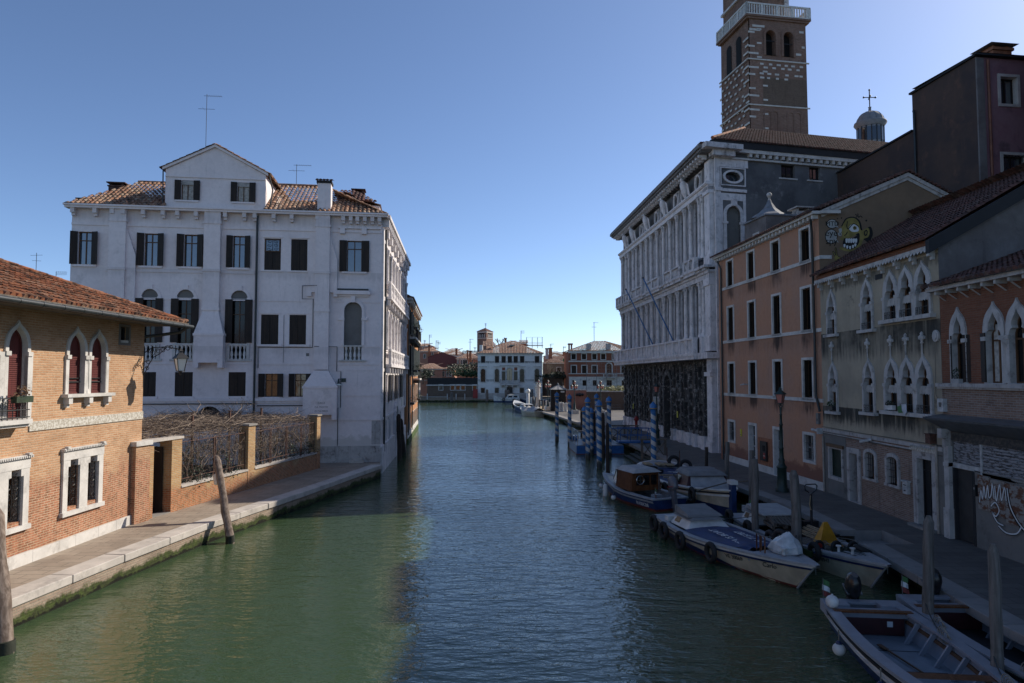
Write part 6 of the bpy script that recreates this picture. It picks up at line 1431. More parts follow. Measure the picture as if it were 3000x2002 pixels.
# ---- church cupola with cross
D_c = 88.; p = aty('J', 1570, 1280, D_c)
o = empty('church_cupola', (p[0], D_c, p[2]-2.5), 0, 'small lead church cupola with a glazed drum and iron cross', 'cupola')
s1 = D_c/F/3.136
R_ = 113*s1; mb = MB().lathe(0,0,[(R_,0),(R_,2.5),(R_,2.5+105*s1)], 16, None, False); mb.build('drum', M_['lead'], o)
for k in range(16): a = k*math.pi/8; MB().lathe(R_*math.cos(a), R_*math.sin(a), [(.09,0),(.09,2.5+105*s1)], 6).build('rib', M_['iron'], o)
for k in range(16):
    w2 = MB(); a = (k+.5)*math.pi/8; w2.box(-.40,.40,-.02,.03,2.0,2.4+95*s1, Matrix.Rotation(a, 4, 'Z') @ Matrix.Translation((0,-R_*.985,0)) @ Matrix.Rotation(0,4,'Z')); w2.build('window', M_['glass'], o)
z0 = 2.5+105*s1
MB().lathe(0,0,[(R_*1.02,z0),(R_*1.25,z0+35*s1),(R_*1.22,z0+50*s1),(R_*1.02,z0+60*s1)], 24).build('cornice', M_['lead'], o)
dm = MB().lathe(0,0,[(R_*1.02*math.cos(t*math.pi/20), z0+60*s1+95*s1*math.sin(t*math.pi/20)) for t in range(0,10)]+[(14*s1,z0+156*s1),(11*s1,z0+195*s1),(16*s1,z0+198*s1)], 24)
for k in range(12):
    a = k*math.pi/6; dm.tube([(R_*1.03*math.cos(t*math.pi/20)*math.cos(a), R_*1.03*math.cos(t*math.pi/20)*math.sin(a), z0+60*s1+96*s1*math.sin(t*math.pi/20)) for t in range(0,10)], .035, 4)
dm.build('dome', M_['lead'], o)
zc = z0+198*s1; L_ = 165*s1
cr = MB().tube([(0,0,zc),(0,0,zc+L_)], .07, 6); mid = zc+L_*.57
cr.tube([(-55*s1,0,mid),(55*s1,0,mid)], .055, 6).tube([(-28*s1,-.9,mid-20*s1*.6),(30*s1,.9,mid+20*s1*.6)], .045, 6)
for q_ in ((0,0,zc+L_),(-55*s1,0,mid),(55*s1,0,mid),(-28*s1,-.9,mid-12*s1),(30*s1,.9,mid+12*s1),(0,0,mid)): cr.ball(q_, .13, 6)
cr.build('cross', M_['iron'], o)
# ================================================================ FAR BANK AND CAMPO
o = MB().box(-400,400,160.9,165,-1,1.0).build('far_quay', M_['quay_wall']); o['kind'] = 'structure'
uvl = o.data.uv_layers[0].data
struct('far_pavement', MB().quad((-400,160.85,1.05),(400,160.85,1.05),(400,300,1.05),(-400,300,1.05)), 'paving')
def gx(x, D=160.): return aty('G', x, 480, D)[0]
def gzz(y, D=160.): return aty('G', 1300, y, D)[2]
def simple_house(label, D, x0, x1, ybase, yeave, wallm, roofm, yridge=None, wins=(), depth=12, roofk='hip', name='house', cat='house', group='houses on the far bank', cornice='istrian', ex=0.):
    """house facing the camera, its corners read off the photograph at distance D"""
    X0, X1 = gx(x0, D), gx(x1, D); zb = gzz(ybase, D); ze = gzz(yeave, D)
    fr = Frame(X0, D, 90, zb); B = Bld(name, fr, label, cat, group); W = X1-X0; Hh = ze-zb
    cw = lambda x: gx(x, D)-X0; cz = lambda y: gzz(y, D)-zb
    for w_ in wins:
        a, b, t, bt = w_[:4]; kd = w_[4] if len(w_) > 4 else 'rect'; kw = w_[5] if len(w_) > 5 else {}
        k2 = dict(nx=1, nz=(), depth=.3, glass='glass_dark', frame='shutter_wood', sur=(.14,.05), surmat='far_stone'); k2.update(kw)
        window(B, cw(a), cw(b), cz(bt), cz(t), kd, **k2)
    B.part('wall', MB().wall([(0,-1),(W,-1),(W,Hh),(0,Hh)], B.holes).shell(0,W,0,depth,-1,Hh), wallm)
    B.part('cornice', MB().box(-.2,W+.2,-.3,0,Hh-.25,Hh), cornice)
    if yridge is not None:
        zr = gzz(yridge, D+depth*.4)-zb; rise = max(.5, zr-Hh); half = depth/2
        sp = Vector((0,half,rise)); L = sp.length; e = 0 if roofk == 'gable' else min(half, W/2-.3)
        rf = roof(B, (-.4,-.45,Hh), (1,0,0), sp, W+.8, L, roofm, e, W+.8-e, tw=.36, th=.55, amp=.09)
        if roofk == 'hip':
            s2 = Vector((half,0,rise)); L2 = s2.length
            roof(B, (-.4,depth+.3,Hh), (0,-1,0), s2, depth+.75, L2, roofm, half, half+.7, tw=.36, th=.55, amp=.09, name='roof_slope', parent=rf)
            roof(B, (W+.4,-.45,Hh), (0,1,0), Vector((-half,0,rise)), depth+.75, L2, roofm, half, half+.7, tw=.36, th=.55, amp=.09, name='roof_slope', parent=rf)
        B.rf = rf; B.W = W; B.H = Hh; B.rise = rise; B.X0 = X0; B.zb = zb; B.D = D
    B.cw, B.cz = cw, cz
    return B
# white palazzo
ws = []
for a, b in ((757,800),(905,947),(975,1017),(1040,1083),(1102,1145),(1170,1213),(1327,1372)): ws.append((a,b,520,590,'rect',dict(shut='closed',sur=(.1,.05),sill=(.1,.1,.1))))
for a, b in ((755,802),(903,947),(1168,1213),(1325,1372)): ws.append((a,b,655,792,'round',dict(sur=(.2,.1),nx=2,nz=(.5,),sill=(.2,.15,.15))))
ws += [(978,1014,682,778,'rect',dict(sur=(.12,.08))),(1106,1142,682,778,'rect',dict(sur=(.12,.08))),(1030,1088,645,778,'round',dict(sur=(.2,.12),nx=2,glass='glass'))]
for a, b in ((757,797),(905,945),(1168,1210),(1329,1368)): ws.append((a,b,857,910,'rect',dict(grille=(4,3))))
ws.append((1030,1090,845,943,'rect',dict(sur=(.25,.12),name='door',glass='door_black')))
B = simple_house('pale palazzo with arched windows and a small stone balcony across the far water', 161, 722, 1405, 945, 490, 'far_white', 'tile_far', 378, ws, 13, 'hip', 'palazzo', 'palazzo')
cw, cz = B.cw, B.cz
mb = MB().box(cw(955),cw(1158),-1.1,0,cz(828),cz(815)).box(cw(955),cw(1158),-1.1,-.95,cz(786),cz(778))
for k in range(4): x = cw(965+k*58); mb.box(x,x+.3,-.9,0,cz(848),cz(828)).box(x,x+.28,-1.1,-.9,cz(815),cz(786))
baluster_row(mb, cw(958), cw(1155), cz(815), cz(786), -1.02, 26, .09, 5); B.part('balcony', mb, 'far_stone')
B.part('base_course', MB().box(-.02,B.W+.02,-.12,0,-.6,cz(912)), 'quay_stone'); B.part('string_course', MB().box(cw(958),cw(1162),-.3,0,cz(624),cz(612)).box(cw(735),cw(818),-.25,0,cz(636),cz(628)).box(cw(888),cw(962),-.25,0,cz(636),cz(628)).box(cw(1155),cw(1228),-.25,0,cz(636),cz(628)).box(cw(1310),cw(1392),-.25,0,cz(636),cz(628)), 'far_stone')
for a, b in ((980,1012),(1108,1140)): B.part('brick_panel', MB().box(cw(a),cw(b),-.04,.02,cz(672),cz(640)), 'far_brick')
B.part('skylight', MB().box(cw(1062),cw(1110),3.4,4.4,B.H+B.rise*.72,B.H+B.rise*.8), 'glass', B.rf)
mb = MB().box(cw(737),cw(768),1,5,B.H-.2,cz(400)); B.part('dormer', mb, 'far_white', B.rf)
roof(B, (cw(765),2.2,cz(408)), (1,0,0), Vector((0,1,.45)), 3.6, 3, 'tile_far', 0, 2.5, tw=.36, th=.55, amp=.09, name='roof_slope', parent=B.rf)
p0 = Frame(gx(1240,168), 168, 90, gzz(405,168)); o = empty('roof_terrace', p0.o, 0, 'metal railed roof terrace on top of the pale far palazzo', 'roof terrace')
W_ = gx(1408,168)-gx(1240,168); g = MB()
for x in (0,.36,.7,1):
    for y in (0,3): g.tube([(x*W_,y,-2.5),(x*W_,y,7.4 if x > .3 or 1 else 3)], .045, 4)
for z in (2.6,7.4): g.tube([(0,0,z),(W_,0,z)], .045, 4); g.tube([(0,3,z),(W_,3,z)], .045, 4); g.tube([(W_,0,z),(W_,3,z)], .045, 4); g.tube([(0,0,z),(0,3,z)], .045, 4)
g2 = MB()
for k in range(40): g2.tube([(k*W_/39,0,0),(k*W_/39,0,2.5)], .012, 3)
g.build('frame', M_['zinc'], o); g2.build('bars', M_['zinc'], o); MB().box(-.2,W_+.2,-.2,3.2,-.2,0).build('floor', M_['zinc'], o)
for z in (3,): pass
# scale posts to picture: top rail at y=318
o.scale = (1,1,(gzz(318,168)-gzz(405,168))/7.4)
# red brick palazzo, right
ws = []
for a in (1714,1824,1934,2028,2148): ws.append((a,a+46,497,555,'rect',dict(sur=(.16,.06),sill=(.15,.15,.15))))
for a in (1714,1825,1932,2240): ws.append((a,a+50,620,702,'rect',dict(sur=(.18,.06),nx=2,nz=(.6,),shut='closed' if a == 1714 else None)))
ws.append((2082,2140,596,702,'round',dict(sur=(.22,.1),nx=2,nz=(.5,),glass='glass')))
for a, b in ((1722,1750),(1830,1870),(1938,1980),(2082,2140),(2243,2280)): ws.append((a,b,776,834,'rect',dict(grille=(6,4))))
B = simple_house('red brick palazzo with white framed windows and a pale ground storey behind the campo wall', 152, 1688, 2420, 892, 465, 'far_brick', 'tile_far', 358, ws, 14, 'hip', 'palazzo', 'palazzo')
cw, cz = B.cw, B.cz
B.part('ground_storey', MB().wall([(-.02,-1),(B.W+.02,-1),(B.W+.02,cz(744)),(-.02,cz(744))], [[(x,z) for x, z in h] for h in B.holes if h[0][1] < cz(800)], -.12, .14), 'far_stone')
B.part('string_course', MB().box(-.1,B.W+.1,-.25,0,cz(582),cz(568)).box(-.1,B.W+.1,-.15,0,cz(710),cz(702)).box(-.1,B.W+.1,-.2,0,cz(746),cz(738)).box(-.2,B.W+.2,-.4,0,B.H-.5,B.H-.1), 'istrian')
mb = MB().box(cw(2042),cw(2178),-.9,0,cz(752),cz(742)).box(cw(2042),cw(2178),-.9,-.75,cz(708),cz(702))
for x in (2042,2075,2142,2170): mb.box(cw(x),cw(x)+.3,-.9,-.72,cz(742),cz(705))
for x in (2050,2160): mb.box(cw(x),cw(x)+.3,-.7,0,cz(770),cz(752))
for k in range(16): mb.box(cw(2048)+k*.34,cw(2048)+k*.34+.06,-.85,-.8,cz(742),cz(708))
B.part('balcony', mb, 'stained_stone')
for x in (1885,2092): B.part('chimney', MB().add([(cw(x)-.1,.3,cz(462)),(cw(x+32)+.1,.3,cz(462)),(cw(x+38)+.1,.3,cz(388)),(cw(x-6)-.1,.3,cz(388)),(cw(x)-.1,1.3,cz(462)),(cw(x+32)+.1,1.3,cz(462)),(cw(x+38)+.1,1.3,cz(388)),(cw(x-6)-.1,1.3,cz(388))], [(0,1,2,3),(4,7,6,5),(0,4,5,1),(3,2,6,7),(0,3,7,4),(1,5,6,2)]), 'stained_stone', B.rf)
for x in (1692,1718): B.part('chimney', MB().box(cw(x),cw(x+14),2,3,B.H,cz(395)).box(cw(x-6),cw(x+20),1.8,3.2,cz(395),cz(380)), 'terracotta', B.rf)
# long low building with dark upper band
B = simple_house('long low brick building with a black upper storey by the far water', 160.95, 188, 718, 955, 822, 'dark_brick', 'tile_far', None, [(a,a+40,824.5,878,'rect',dict(sur=(.14,.06),surmat='istrian',glass='glass',nx=2)) for a in (313,436,494,548,671)], 8, 'flat', 'boathouse', 'building')
B.part('dark_storey', MB().box(0,gx(718,160.95)-gx(188,160.95),.05,8,B.cz(822),B.cz(750)), 'dark_band')
for i, x in enumerate((192,403,496,588)):
    B.part('fender_post', MB().tube([(B.cw(x),-.3,-.5),(B.cw(x),-.3,B.cz(918))], .13, 6), 'istrian')
B.part('rail', MB().tube([(B.cw(192),-.3,B.cz(952)),(B.cw(403),-.3,B.cz(952))], .08, 5), 'istrian')
o = empty('red_panel', (gx(672,160.5), 160.5, 1.0), 0, 'red hoarding beside the pale palazzo at the far water edge', 'panel'); MB().box(0,gx(722,160.5)-gx(672,160.5),-.05,.05,-.2,1.9).build('panel', M_['red_paint'], o); MB().box(.05,.15,.05,.15,-.5,1.9).build('post', M_['zinc'], o)
# side wall pieces far left, brick garden walls
for (lab, D, a, b, yb, yt, mt) in (('pale plastered garden wall just right of the ochre house',170,118,188,950,783,'pink_plaster'),('ivy topped brick garden wall beside the pale far palazzo',163,1405,1622,900,752,'dark_brick')):
    o = empty('garden_wall', (gx(a,D), D, gzz(yb,D)), 0, lab, 'wall', 'walls on the far bank'); W_ = gx(b,D)-gx(a,D); h = gzz(yt,D)-gzz(yb,D)
    MB().box(0,W_,0,.5,-1,h).build('wall', M_[mt], o); MB().box(-.05,W_+.05,-.08,.58,h,h+.2).build('coping', M_['stained_stone'], o)
# houses behind
def fh(lab, D, x0, x1, yb, ye, yr, wm, wins=(), rk='hip', dep=12):
    return simple_house(lab, D, x0, x1, yb, ye, wm, 'tile_far', yr, [w_ if len(w_) > 4 else w_ for w_ in wins], dep, rk)
fh('small pink house with a low hipped tile roof behind the long dark building', 178, 60, 345, 760, 655, 597, 'pink_plaster', [(218,252,684,730)], 'hip', 14)
fh('pale cream wing with three little windows beside the low pink house', 179, 345, 470, 760, 655, 640, 'far_white' if 0 else 'pink_plaster', [(352,368,684,732),(392,406,684,732),(424,440,684,732)], 'hip', 10)
B = Bld('house', Frame(gx(195,200), 200, 90, 1), 'dark maroon gable end rising behind the small pink house', 'house', 'houses on the far bank')
zf = lambda y: gzz(y,200)-1; xf = lambda x: gx(x,200)-gx(195,200)
B.part('wall', MB().prism([(0,0),(xf(500),0),(xf(500),zf(530)),(xf(345),zf(480)),(0,zf(530))], 0, 14), 'boat_red')
B.part('roof', MB().add([(-.3,-.2,zf(532)),(xf(345),-.2,zf(476)),(xf(345),14.2,zf(476)),(-.3,14.2,zf(532)),(xf(510),-.2,zf(534)),(xf(510),14.2,zf(534))], [(0,1,2,3),(1,4,5,2)]), 'tile_far')
fh('rose coloured house with a green shuttered loggia, left of the pale palazzo', 196, 500, 735, 745, 545, 490, 'pink_plaster', [(508,520,560,600),(545,557,560,606),(566,612,562,625),(640,652,560,600),(655,668,560,606)], 'hip', 13)
fh('pale gabled house with a brown tile roof on the skyline, left', 230, 310, 590, 620, 505, 437, 'far_white', [(540,550,525,545)], 'hip', 16)
fh('pink house with a narrow facade just right of the ochre house', 210, 100, 300, 640, 470, 432, 'pink_plaster', [(150,170,500,540),(238,250,480,510)], 'hip', 12)
fh('tall pink house with a brown roof on the far left skyline', 240, 60, 235, 600, 415, 382, 'pink_plaster', [(140,152,425,440)], 'hip', 12)
fh('brown roofed house half hidden left of the brick belfry', 215, 560, 760, 700, 500, 462, 'far_stone', [], 'gable', 12)
fh('low brown roofed house directly behind the pale palazzo', 185, 950, 1240, 520, 400, 356, 'far_brick', [], 'hip', 10)
fh('small roof turret house between the palazzo and its terrace', 176, 1175, 1240, 420, 378, 352, 'far_brick', [], 'gable', 5)
fh('brick house with a low tiled roof behind the bare tree, nearest the garden wall', 185, 1430, 1640, 760, 590, 548, 'dark_brick', [(1560,1600,640,690)], 'hip', 12)
fh('house with a rust red roof on the skyline between the two palaces', 205, 1440, 1680, 700, 520, 470, 'pink_plaster', [(1640,1655,535,560)], 'hip', 14)
fh('grey brown roofed house just left of the red brick palazzo', 195, 1530, 1690, 700, 560, 520, 'far_stone', [(1660,1670,600,640)], 'gable', 12)
# chimneys on the skyline
for i, (x0, x1, yt, yb, D, lab) in enumerate(((1440,1470,435,515,200,'stout round chimney left of the red brick palazzo'),(1475,1510,432,490,204,'reddish square chimney on the rust red roof'),(1622,1650,475,515,204,'small chimney at the right end of the rust red roof'),(630,655,462,545,194,'reddish chimney left of the pale palazzo roof'),(605,622,456,520,194.5,'thin pale chimney beside the reddish one, left of the pale palazzo'),(485,506,436,478,229,'short brick chimney on the pale gabled house'),(1005,1028,328,376,186,'dark chimney above the pale palazzo ridge'),(197,216,400,525,209,'tall pink chimney stack near the ochre house'))):
    o = empty('chimney', (gx(x0,D), D, gzz(yb,D)), 0, lab, 'chimney', 'chimneys on the far skyline'); w_ = gx(x1,D)-gx(x0,D); h = gzz(yt,D)-gzz(yb,D)
    MB().box(0,w_,0,w_,-1,h*.85).build('stack', M_['terracotta' if i != 0 else 'far_stone'], o); MB().box(-.15*w_,1.15*w_,-.15*w_,1.15*w_,h*.85,h).build('cap', M_['tile_dark'], o)
# far belfry
D = 225.; X0, X1 = gx(718,D), gx(830,D); fr = Frame(X0, D, 90-0, 0.5); zt = gzz(265,D)-.5
cor = Frame(gx(822,D), D-2, 60, .5)
B = Bld('belfry', Frame(gx(800,D), D-3, 90, .5), 'square brick belfry with a pyramid roof behind the pale far palazzo', 'bell tower')
s = (gx(884,D)-gx(718,D)); a = math.radians(-28); w1 = s*.66; w2 = s*.62
def bfaces():
    Mz = Matrix.Rotation(0,4,'Z'); return Mz
Hh = zt; z1 = gzz(330,D)-.5; z0 = gzz(285,D)-.5
# near corner at x ~ 820; two visible faces
ox = gx(720,D)-gx(800,D); P0 = Vector((ox,0)); P1 = Vector((gx(820,D)-gx(800,D),-2.6)); P2 = Vector((gx(884,D)-gx(800,D),2.2)); P3 = P0+P2-P1
mb = MB().extz([tuple(P0),tuple(P1),tuple(P2),tuple(P3)], 0, Hh); B.part('shaft', mb, 'tower_brick')
def inset(pa, pb, t0, t1, za, zb, out, nm, mt):
    d = (pb-pa); n = Vector((d.y,-d.x)).normalized(); a_ = pa+d*t0+n*out; b_ = pa+d*t1+n*out
    return MB().add([(a_.x,a_.y,za),(b_.x,b_.y,za),(b_.x,b_.y,zb),(a_.x,a_.y,zb),(a_.x-n.x*.3,a_.y-n.y*.3,za),(b_.x-n.x*.3,b_.y-n.y*.3,za),(b_.x-n.x*.3,b_.y-n.y*.3,zb),(a_.x-n.x*.3,a_.y-n.y*.3,zb)], [(0,1,2,3),(0,4,5,1),(3,2,6,7),(0,3,7,4),(1,5,6,2)])
for pa, pb in ((P0,P1),(P1,P2)):
    B.part('belfry_opening', inset(pa,pb,.22,.78,z1,z0,.04,'',''), 'void')
    for t in (.22,.40,.58,.76): B.part('colonnette', inset(pa,pb,t,t+.05,z1,z0-.4,.12,'',''), 'istrian')
    for za in (z0+.35, z1-.35, Hh-.5): B.part('string_course', inset(pa,pb,-.01,1.01,za,za+.16,.1,'',''), 'istrian')
cen = (P0+P2)/2; zp = gzz(225,D)-.5; e = 1.12
V = [(cen.x+(p.x-cen.x)*e, cen.y+(p.y-cen.y)*e, Hh) for p in (P0,P1,P2,P3)]+[(cen.x,cen.y,zp)]
B.part('roof', MB().add(V, [(0,1,4),(1,2,4),(2,3,4),(3,0,4),(3,2,1,0)]), 'tile_dark')
# antennas on the skyline
for x, yb, yt, D, k, lab in ((208,395,293,240,1,'antenna on the tall pink house, far left skyline'),(280,455,353,229,1,'antenna above the brown roof, second from the left on the skyline'),(300,455,370,228,1,'antenna with short bars beside another on the brown roof'),(640,470,338,198,0,'antenna left of the brick belfry'),(692,465,426,214,2,'very short antenna beside the brick belfry'),(1180,355,250,175,1,'large comb antenna on the pale palazzo ridge'),(1495,440,390,206,0,'small antenna above the rust red roof'),(1628,478,418,206,1,'small antenna right end of the rust red roof'),(1955,362,160,160,0,'tall antenna on the red brick palazzo'),(805,232,172,226,2,'slanting rod on the belfry roof'),(160,400,350,225,2,'short mast just above the ochre house edge')):
    zb = gzz(yb,D); antenna((gx(x,D),D,zb), gzz(yt,D)-zb, lab, k, .2 if x != 805 else .6)
# trees on the far bank
def far_tree(x, yb, yt, D, rx, lab, mat='leaf_dark', n=1600, bare=False, seed=1, cat='tree', size=.35):
    z0 = gzz(yb,D); h = gzz(yt,D)-z0; o = empty('tree', (gx(x,D),D,z0), 0, lab, cat, 'trees on the far bank'); rnd = random.Random(seed)
    t = MB(); 
    if bare:
        for k in range(3): branch(t, Vector((rnd.uniform(-.3,.3),0,-1)), Vector((rnd.gauss(0,.15),rnd.gauss(0,.15),1)), h*.48, .16, 4, rnd, .55, .2)
        t.build('branches', M_['bark'], o)
    else:
        branch(t, Vector((0,0,-1)), Vector((0,0,1)), h*.6, .2, 2, rnd, .6); t.build('trunk', M_['bark'], o)
        leafball(MB(), (0,0,h*.6), rx, rx*.8, h*.42, n, size, rnd, .6).build('crown', M_[mat], o)
far_tree(595,745,665,172,3.2,'palm like bush in the garden left of the pale palazzo','leaf',1500,seed=2)
far_tree(680,745,600,176,4.6,'dark evergreen mass against the left side of the pale palazzo','leaf_dark',2600,seed=3)
far_tree(680,748,690,171,3.0,'bright low shrub in front of the dark evergreen','leaf',1300,seed=4)
far_tree(488,745,600,175,2.2,'slim young tree in front of the rose coloured house','leaf_dark',700,seed=5)
far_tree(145,775,665,168,2.6,'palm like tree beside the ochre house on the far bank','leaf_dark',1500,seed=6)
far_tree(215,750,640,170,2.2,'thin bare tree in front of the small pink house',bare=True,seed=7)
far_tree(1490,745,575,172,5,'large bare tree between the pale and red palaces',bare=True,seed=8)
far_tree(1560,745,600,176,5,'bare tree right of the large one between the palaces',bare=True,seed=12)
far_tree(1632,790,690,166,3.4,'rounded dark evergreen beside the red brick palazzo','leaf_dark',2600,seed=9)
far_tree(1540,758,715,164,6,'ivy mass on top of the brick garden wall','leaf_dark',2600,seed=10)
far_tree(960,385,300,200,4,'bare treetop above the pale palazzo roof',bare=True,seed=11)
far_tree(2215,892,838,120,3.0,'sunlit yellow green shrub above the dark campo wall','leaf_yellow',1800,seed=13,cat='bush',size=.22)
far_tree(2140,892,862,121,2.0,'small sunlit shrub left of the larger one on the campo wall','leaf_yellow',800,seed=14,cat='bush',size=.2)
o = empty('washing', (gx(1655,190),190,gzz(660,190)), 0, 'pink and green washing hanging near the red brick palazzo', 'laundry'); MB().box(0,1.6,0,.05,0,1.0).build('pink_cloth', M_['pink_cloth'], o); MB().box(-.8,2.0,.1,.14,1.6,3.0).build('green_cloth', M_['flag_green'], o)
# ---- campo: walls, kiosk, lamps, bollards
def low_wall(lab, x0, x1, yb, yt, D, mt, ang=0):
    z0 = .7; o = empty('campo_wall', (gx(x0,D),D,z0), ang, lab, 'wall', 'walls around the campo'); w_ = gx(x1,D)-gx(x0,D); h = gzz(yt,D)-z0
    MB().box(0,w_,0,.4,-.05,h).build('wall', M_[mt], o); MB().box(-.05,w_+.05,-.06,.46,h,h+.12).build('coping', M_['stained_stone'], o); return o
low_wall('rose plastered wall with a dark hollow at the back of the campo', 1658, 1872, 1075, 884, 108, 'rose_wall')
w2 = low_wall('dark brick wall at the back of the campo beside the stone palazzo', 1873, 2460, 1075, 900, 107.8, 'dark_brick')
g = MB()
for k in range(12): g.tube([(k*1.6,.2,3),(k*1.6,.2,7.4)], .05, 4)
for z in [3.3+.5*k for k in range(9)]: g.tube([(0,.2,z),(18,.2,z)], .012, 3)
for k in range(46): g.tube([(k*.4,.2,3),(k*.4,.2,7.4)], .010, 3)
g.build('mesh_fence', M_['zinc'], w2)
MB().box(6.6,7.8,-.05,.0,1.0,2.1).build('plate', M_['zinc'], w2)
o = empty('mask_relief', (gx(1800,107.8),107.8,gzz(928,107.8)), 0, 'dark weathered relief fixed on the rose wall', 'relief'); MB().ball((0,-.1,0), .35, 7, 1, .8).ball((-.45,-.05,0), .22, 6).ball((.45,-.05,0), .22, 6).build('relief', M_['iron'], o)
kD = 104.; o = empty('kiosk', (gx(1570,kD), kD, .7), 0, 'small dark kiosk with a pale pyramid roof on the campo', 'kiosk')
s = kD/F/3.615; hw = 78*s; hk = gzz(872,kD)-.7
MB().box(-hw,hw,-hw,hw,0,hk).build('body', M_['shutter_wood'], o)
MB().add([(-hw*1.1,-hw*1.1,hk),(hw*1.1,-hw*1.1,hk),(hw*1.1,hw*1.1,hk),(-hw*1.1,hw*1.1,hk),(-.15,-.15,hk+42*s),(.15,-.15,hk+42*s),(.15,.15,hk+42*s),(-.15,.15,hk+42*s)], [(0,1,5,4),(1,2,6,5),(2,3,7,6),(3,0,4,7),(3,2,1,0)]).build('roof', M_['cover_pale'], o)
g = MB()
for sx, sy in ((-1,-1),(1,-1),(1,1),(-1,1)): g.tube([(sx*hw*1.1,sy*hw*1.1,hk+.03),(sx*.15,sy*.15,hk+43*s)], .04, 4)
for t in (-.4,0,.4): g.tube([(t*hw*2,-hw*1.1,hk+.03),(t*.3,-.15,hk+43*s)], .025, 4)
g.build('roof_rib', M_['zinc'], o); MB().lathe(0,0,[(.2,hk+40*s),(.1,hk+50*s),(.14,hk+55*s),(.01,hk+68*s)], 8).build('finial', M_['zinc'], o)
MB().box(-hw*.3,hw*.5,-hw-.03,-hw,.9,1.7).build('window', M_['glass'], o); MB().box(hw*.3,hw*.8,-hw-.06,-hw,hk-.45,hk-.2).build('sign', M_['istrian'], o)
def campo_lamp(x, yb, yt, D, lab, n=3, z0=.7, plinth=True):
    o = empty('street_lamp', (gx(x,D),D,z0), .3, lab, 'street lamp', 'pink glass street lamps'); H_ = gzz(yt,D)-z0; s = H_/5.2
    if plinth: MB().box(-.45,.45,-.45,.45,0,.55).build('plinth', M_['istrian'], o)
    MB().lathe(0,0,[(.26,.55 if plinth else 0),(.26,.7),(.18,.8),(.17,1.3),(.12,1.45),(.10,1.6),(.07,1.8),(.055,H_-1.3*s)], 10).build('post', M_['iron_green'], o)
    heads = [(0,0,H_-.45*s)] + ([(.42*s*math.cos(a), .42*s*math.sin(a), H_-1.05*s) for a in (.3,2.4,4.5)] if n == 3 else [])
    g = MB()
    for hx, hy, hz in heads[1:]: g.tube([(0,0,H_-1.6*s),(hx*.7,hy*.7,H_-1.62*s),(hx,hy,hz-.35*s)], .03*s, 5)
    g.tube([(0,0,H_-1.4*s),(0,0,H_-.8*s)], .04, 6); g.build('arm', M_['iron_green'], o)
    for hx, hy, hz in heads: lantern_head(o, hx, hy, hz, .21*s, .58*s, 'lamp_pink', 'iron_green')
    return o
campo_lamp(1743,1118,762,95,'three armed pink lamp on a white plinth in front of the rose wall')
campo_lamp(2020,1118,762,95,'three armed pink lamp rising behind the striped poles')
campo_lamp(1464,1060,760,106,'three armed pink lamp left of the kiosk')
campo_lamp(1365,1000,757,128,'farthest three armed pink lamp in front of the pale palazzo')
# quay lamps: single head
def quay_lamp(loc, h, lab, heads=1):
    o = empty('street_lamp', loc, 0, lab, 'street lamp', 'pink glass street lamps')
    MB().lathe(0,0,[(.30,0),(.30,.12),(.24,.2),(.235,.3),(.22,.36),(.20,1.02),(.235,1.06),(.235,1.12),(.16,1.2),(.12,1.32),(.15,1.42),(.10,1.5),(.085,1.9),(.11,1.93),(.08,1.98),(.07,h-1.75),(.10,h-1.72),(.065,h-1.66),(.05,h-1.3),(.075,h-1.27),(.04,h-1.22),(.05,h-.92)], 12).build('post', M_['iron_green'], o)
    g = MB()
    for k in range(4): a = k*math.pi/2+.78; g.tube([(0,0,h-1.0),(.08*math.cos(a),.08*math.sin(a),h-.9),(.14*math.cos(a),.14*math.sin(a),h-.76)], .012, 4)
    g.build('cradle', M_['iron_green'], o); lantern_head(o, 0, 0, h-.34, .22, .62, 'lamp_pink', 'iron_green')
    return o
q_ = gz('O',915,1380); quay_lamp((q_[0],q_[1],.7), 4.72, 'green cast iron street lamp in front of the orange house')
q_ = gz('R',650,690); quay_lamp((q_[0],q_[1],.7), 4.75, 'green street lamp by the wooden barrier in front of the stone palazzo')
MB_ = MB()
def bollard(x, y, D, h, lab, w_=.22):
    o = empty('stone_bollard', (gx(x,D),D,.7), 0, lab, 'bollard', 'white stone bollards on the campo'); MB().lathe(0,0,[(w_*.9,0),(w_,.1),(w_*.8,.2),(w_*.75,h*.85),(w_*.95,h*.9),(w_*.7,h)], 8).build('shaft', M_['paint_white'], o)
names = ['white bollard directly left of the first lamp plinth','white bollard by the kiosk corner','white bollard between kiosk and striped pole','white bollard at the front of the kiosk','white bollard right of the nearest striped pole','white bollard second to the right of the nearest striped pole','white bollard next to the rose wall','leftmost white bollard on the wooden landing','second white bollard on the landing','third white bollard on the landing','tall white bollard behind the wooden barrier']
for (x, D, h), lab in zip(((1450,112,1.3),(1480,106,1.2),(1590,101,1.35),(1616,101,1.35),(1655,101,1.3),(1638,103,1.2),(1578,108,1.6),(1290,124,1.4),(1330,122,1.4),(1352,121,1.3),(2068,73,1.4)), names): bollard(x, 0, D, h, lab)
g = empty('chain_rail', (gx(1450,112),112,.7), 0, 'thin rail linking the white bollards by the kiosk', 'railing'); MB().tube([(0,0,1.0),(1.7,-6,1.0)], .03, 4).tube([(7.4,-11,1.0),(10.4,-11,1.0)], .03, 4).tube([(7.4,-11,.6),(10.4,-11,.6)], .03, 4).build('rail', M_['zinc'], g)
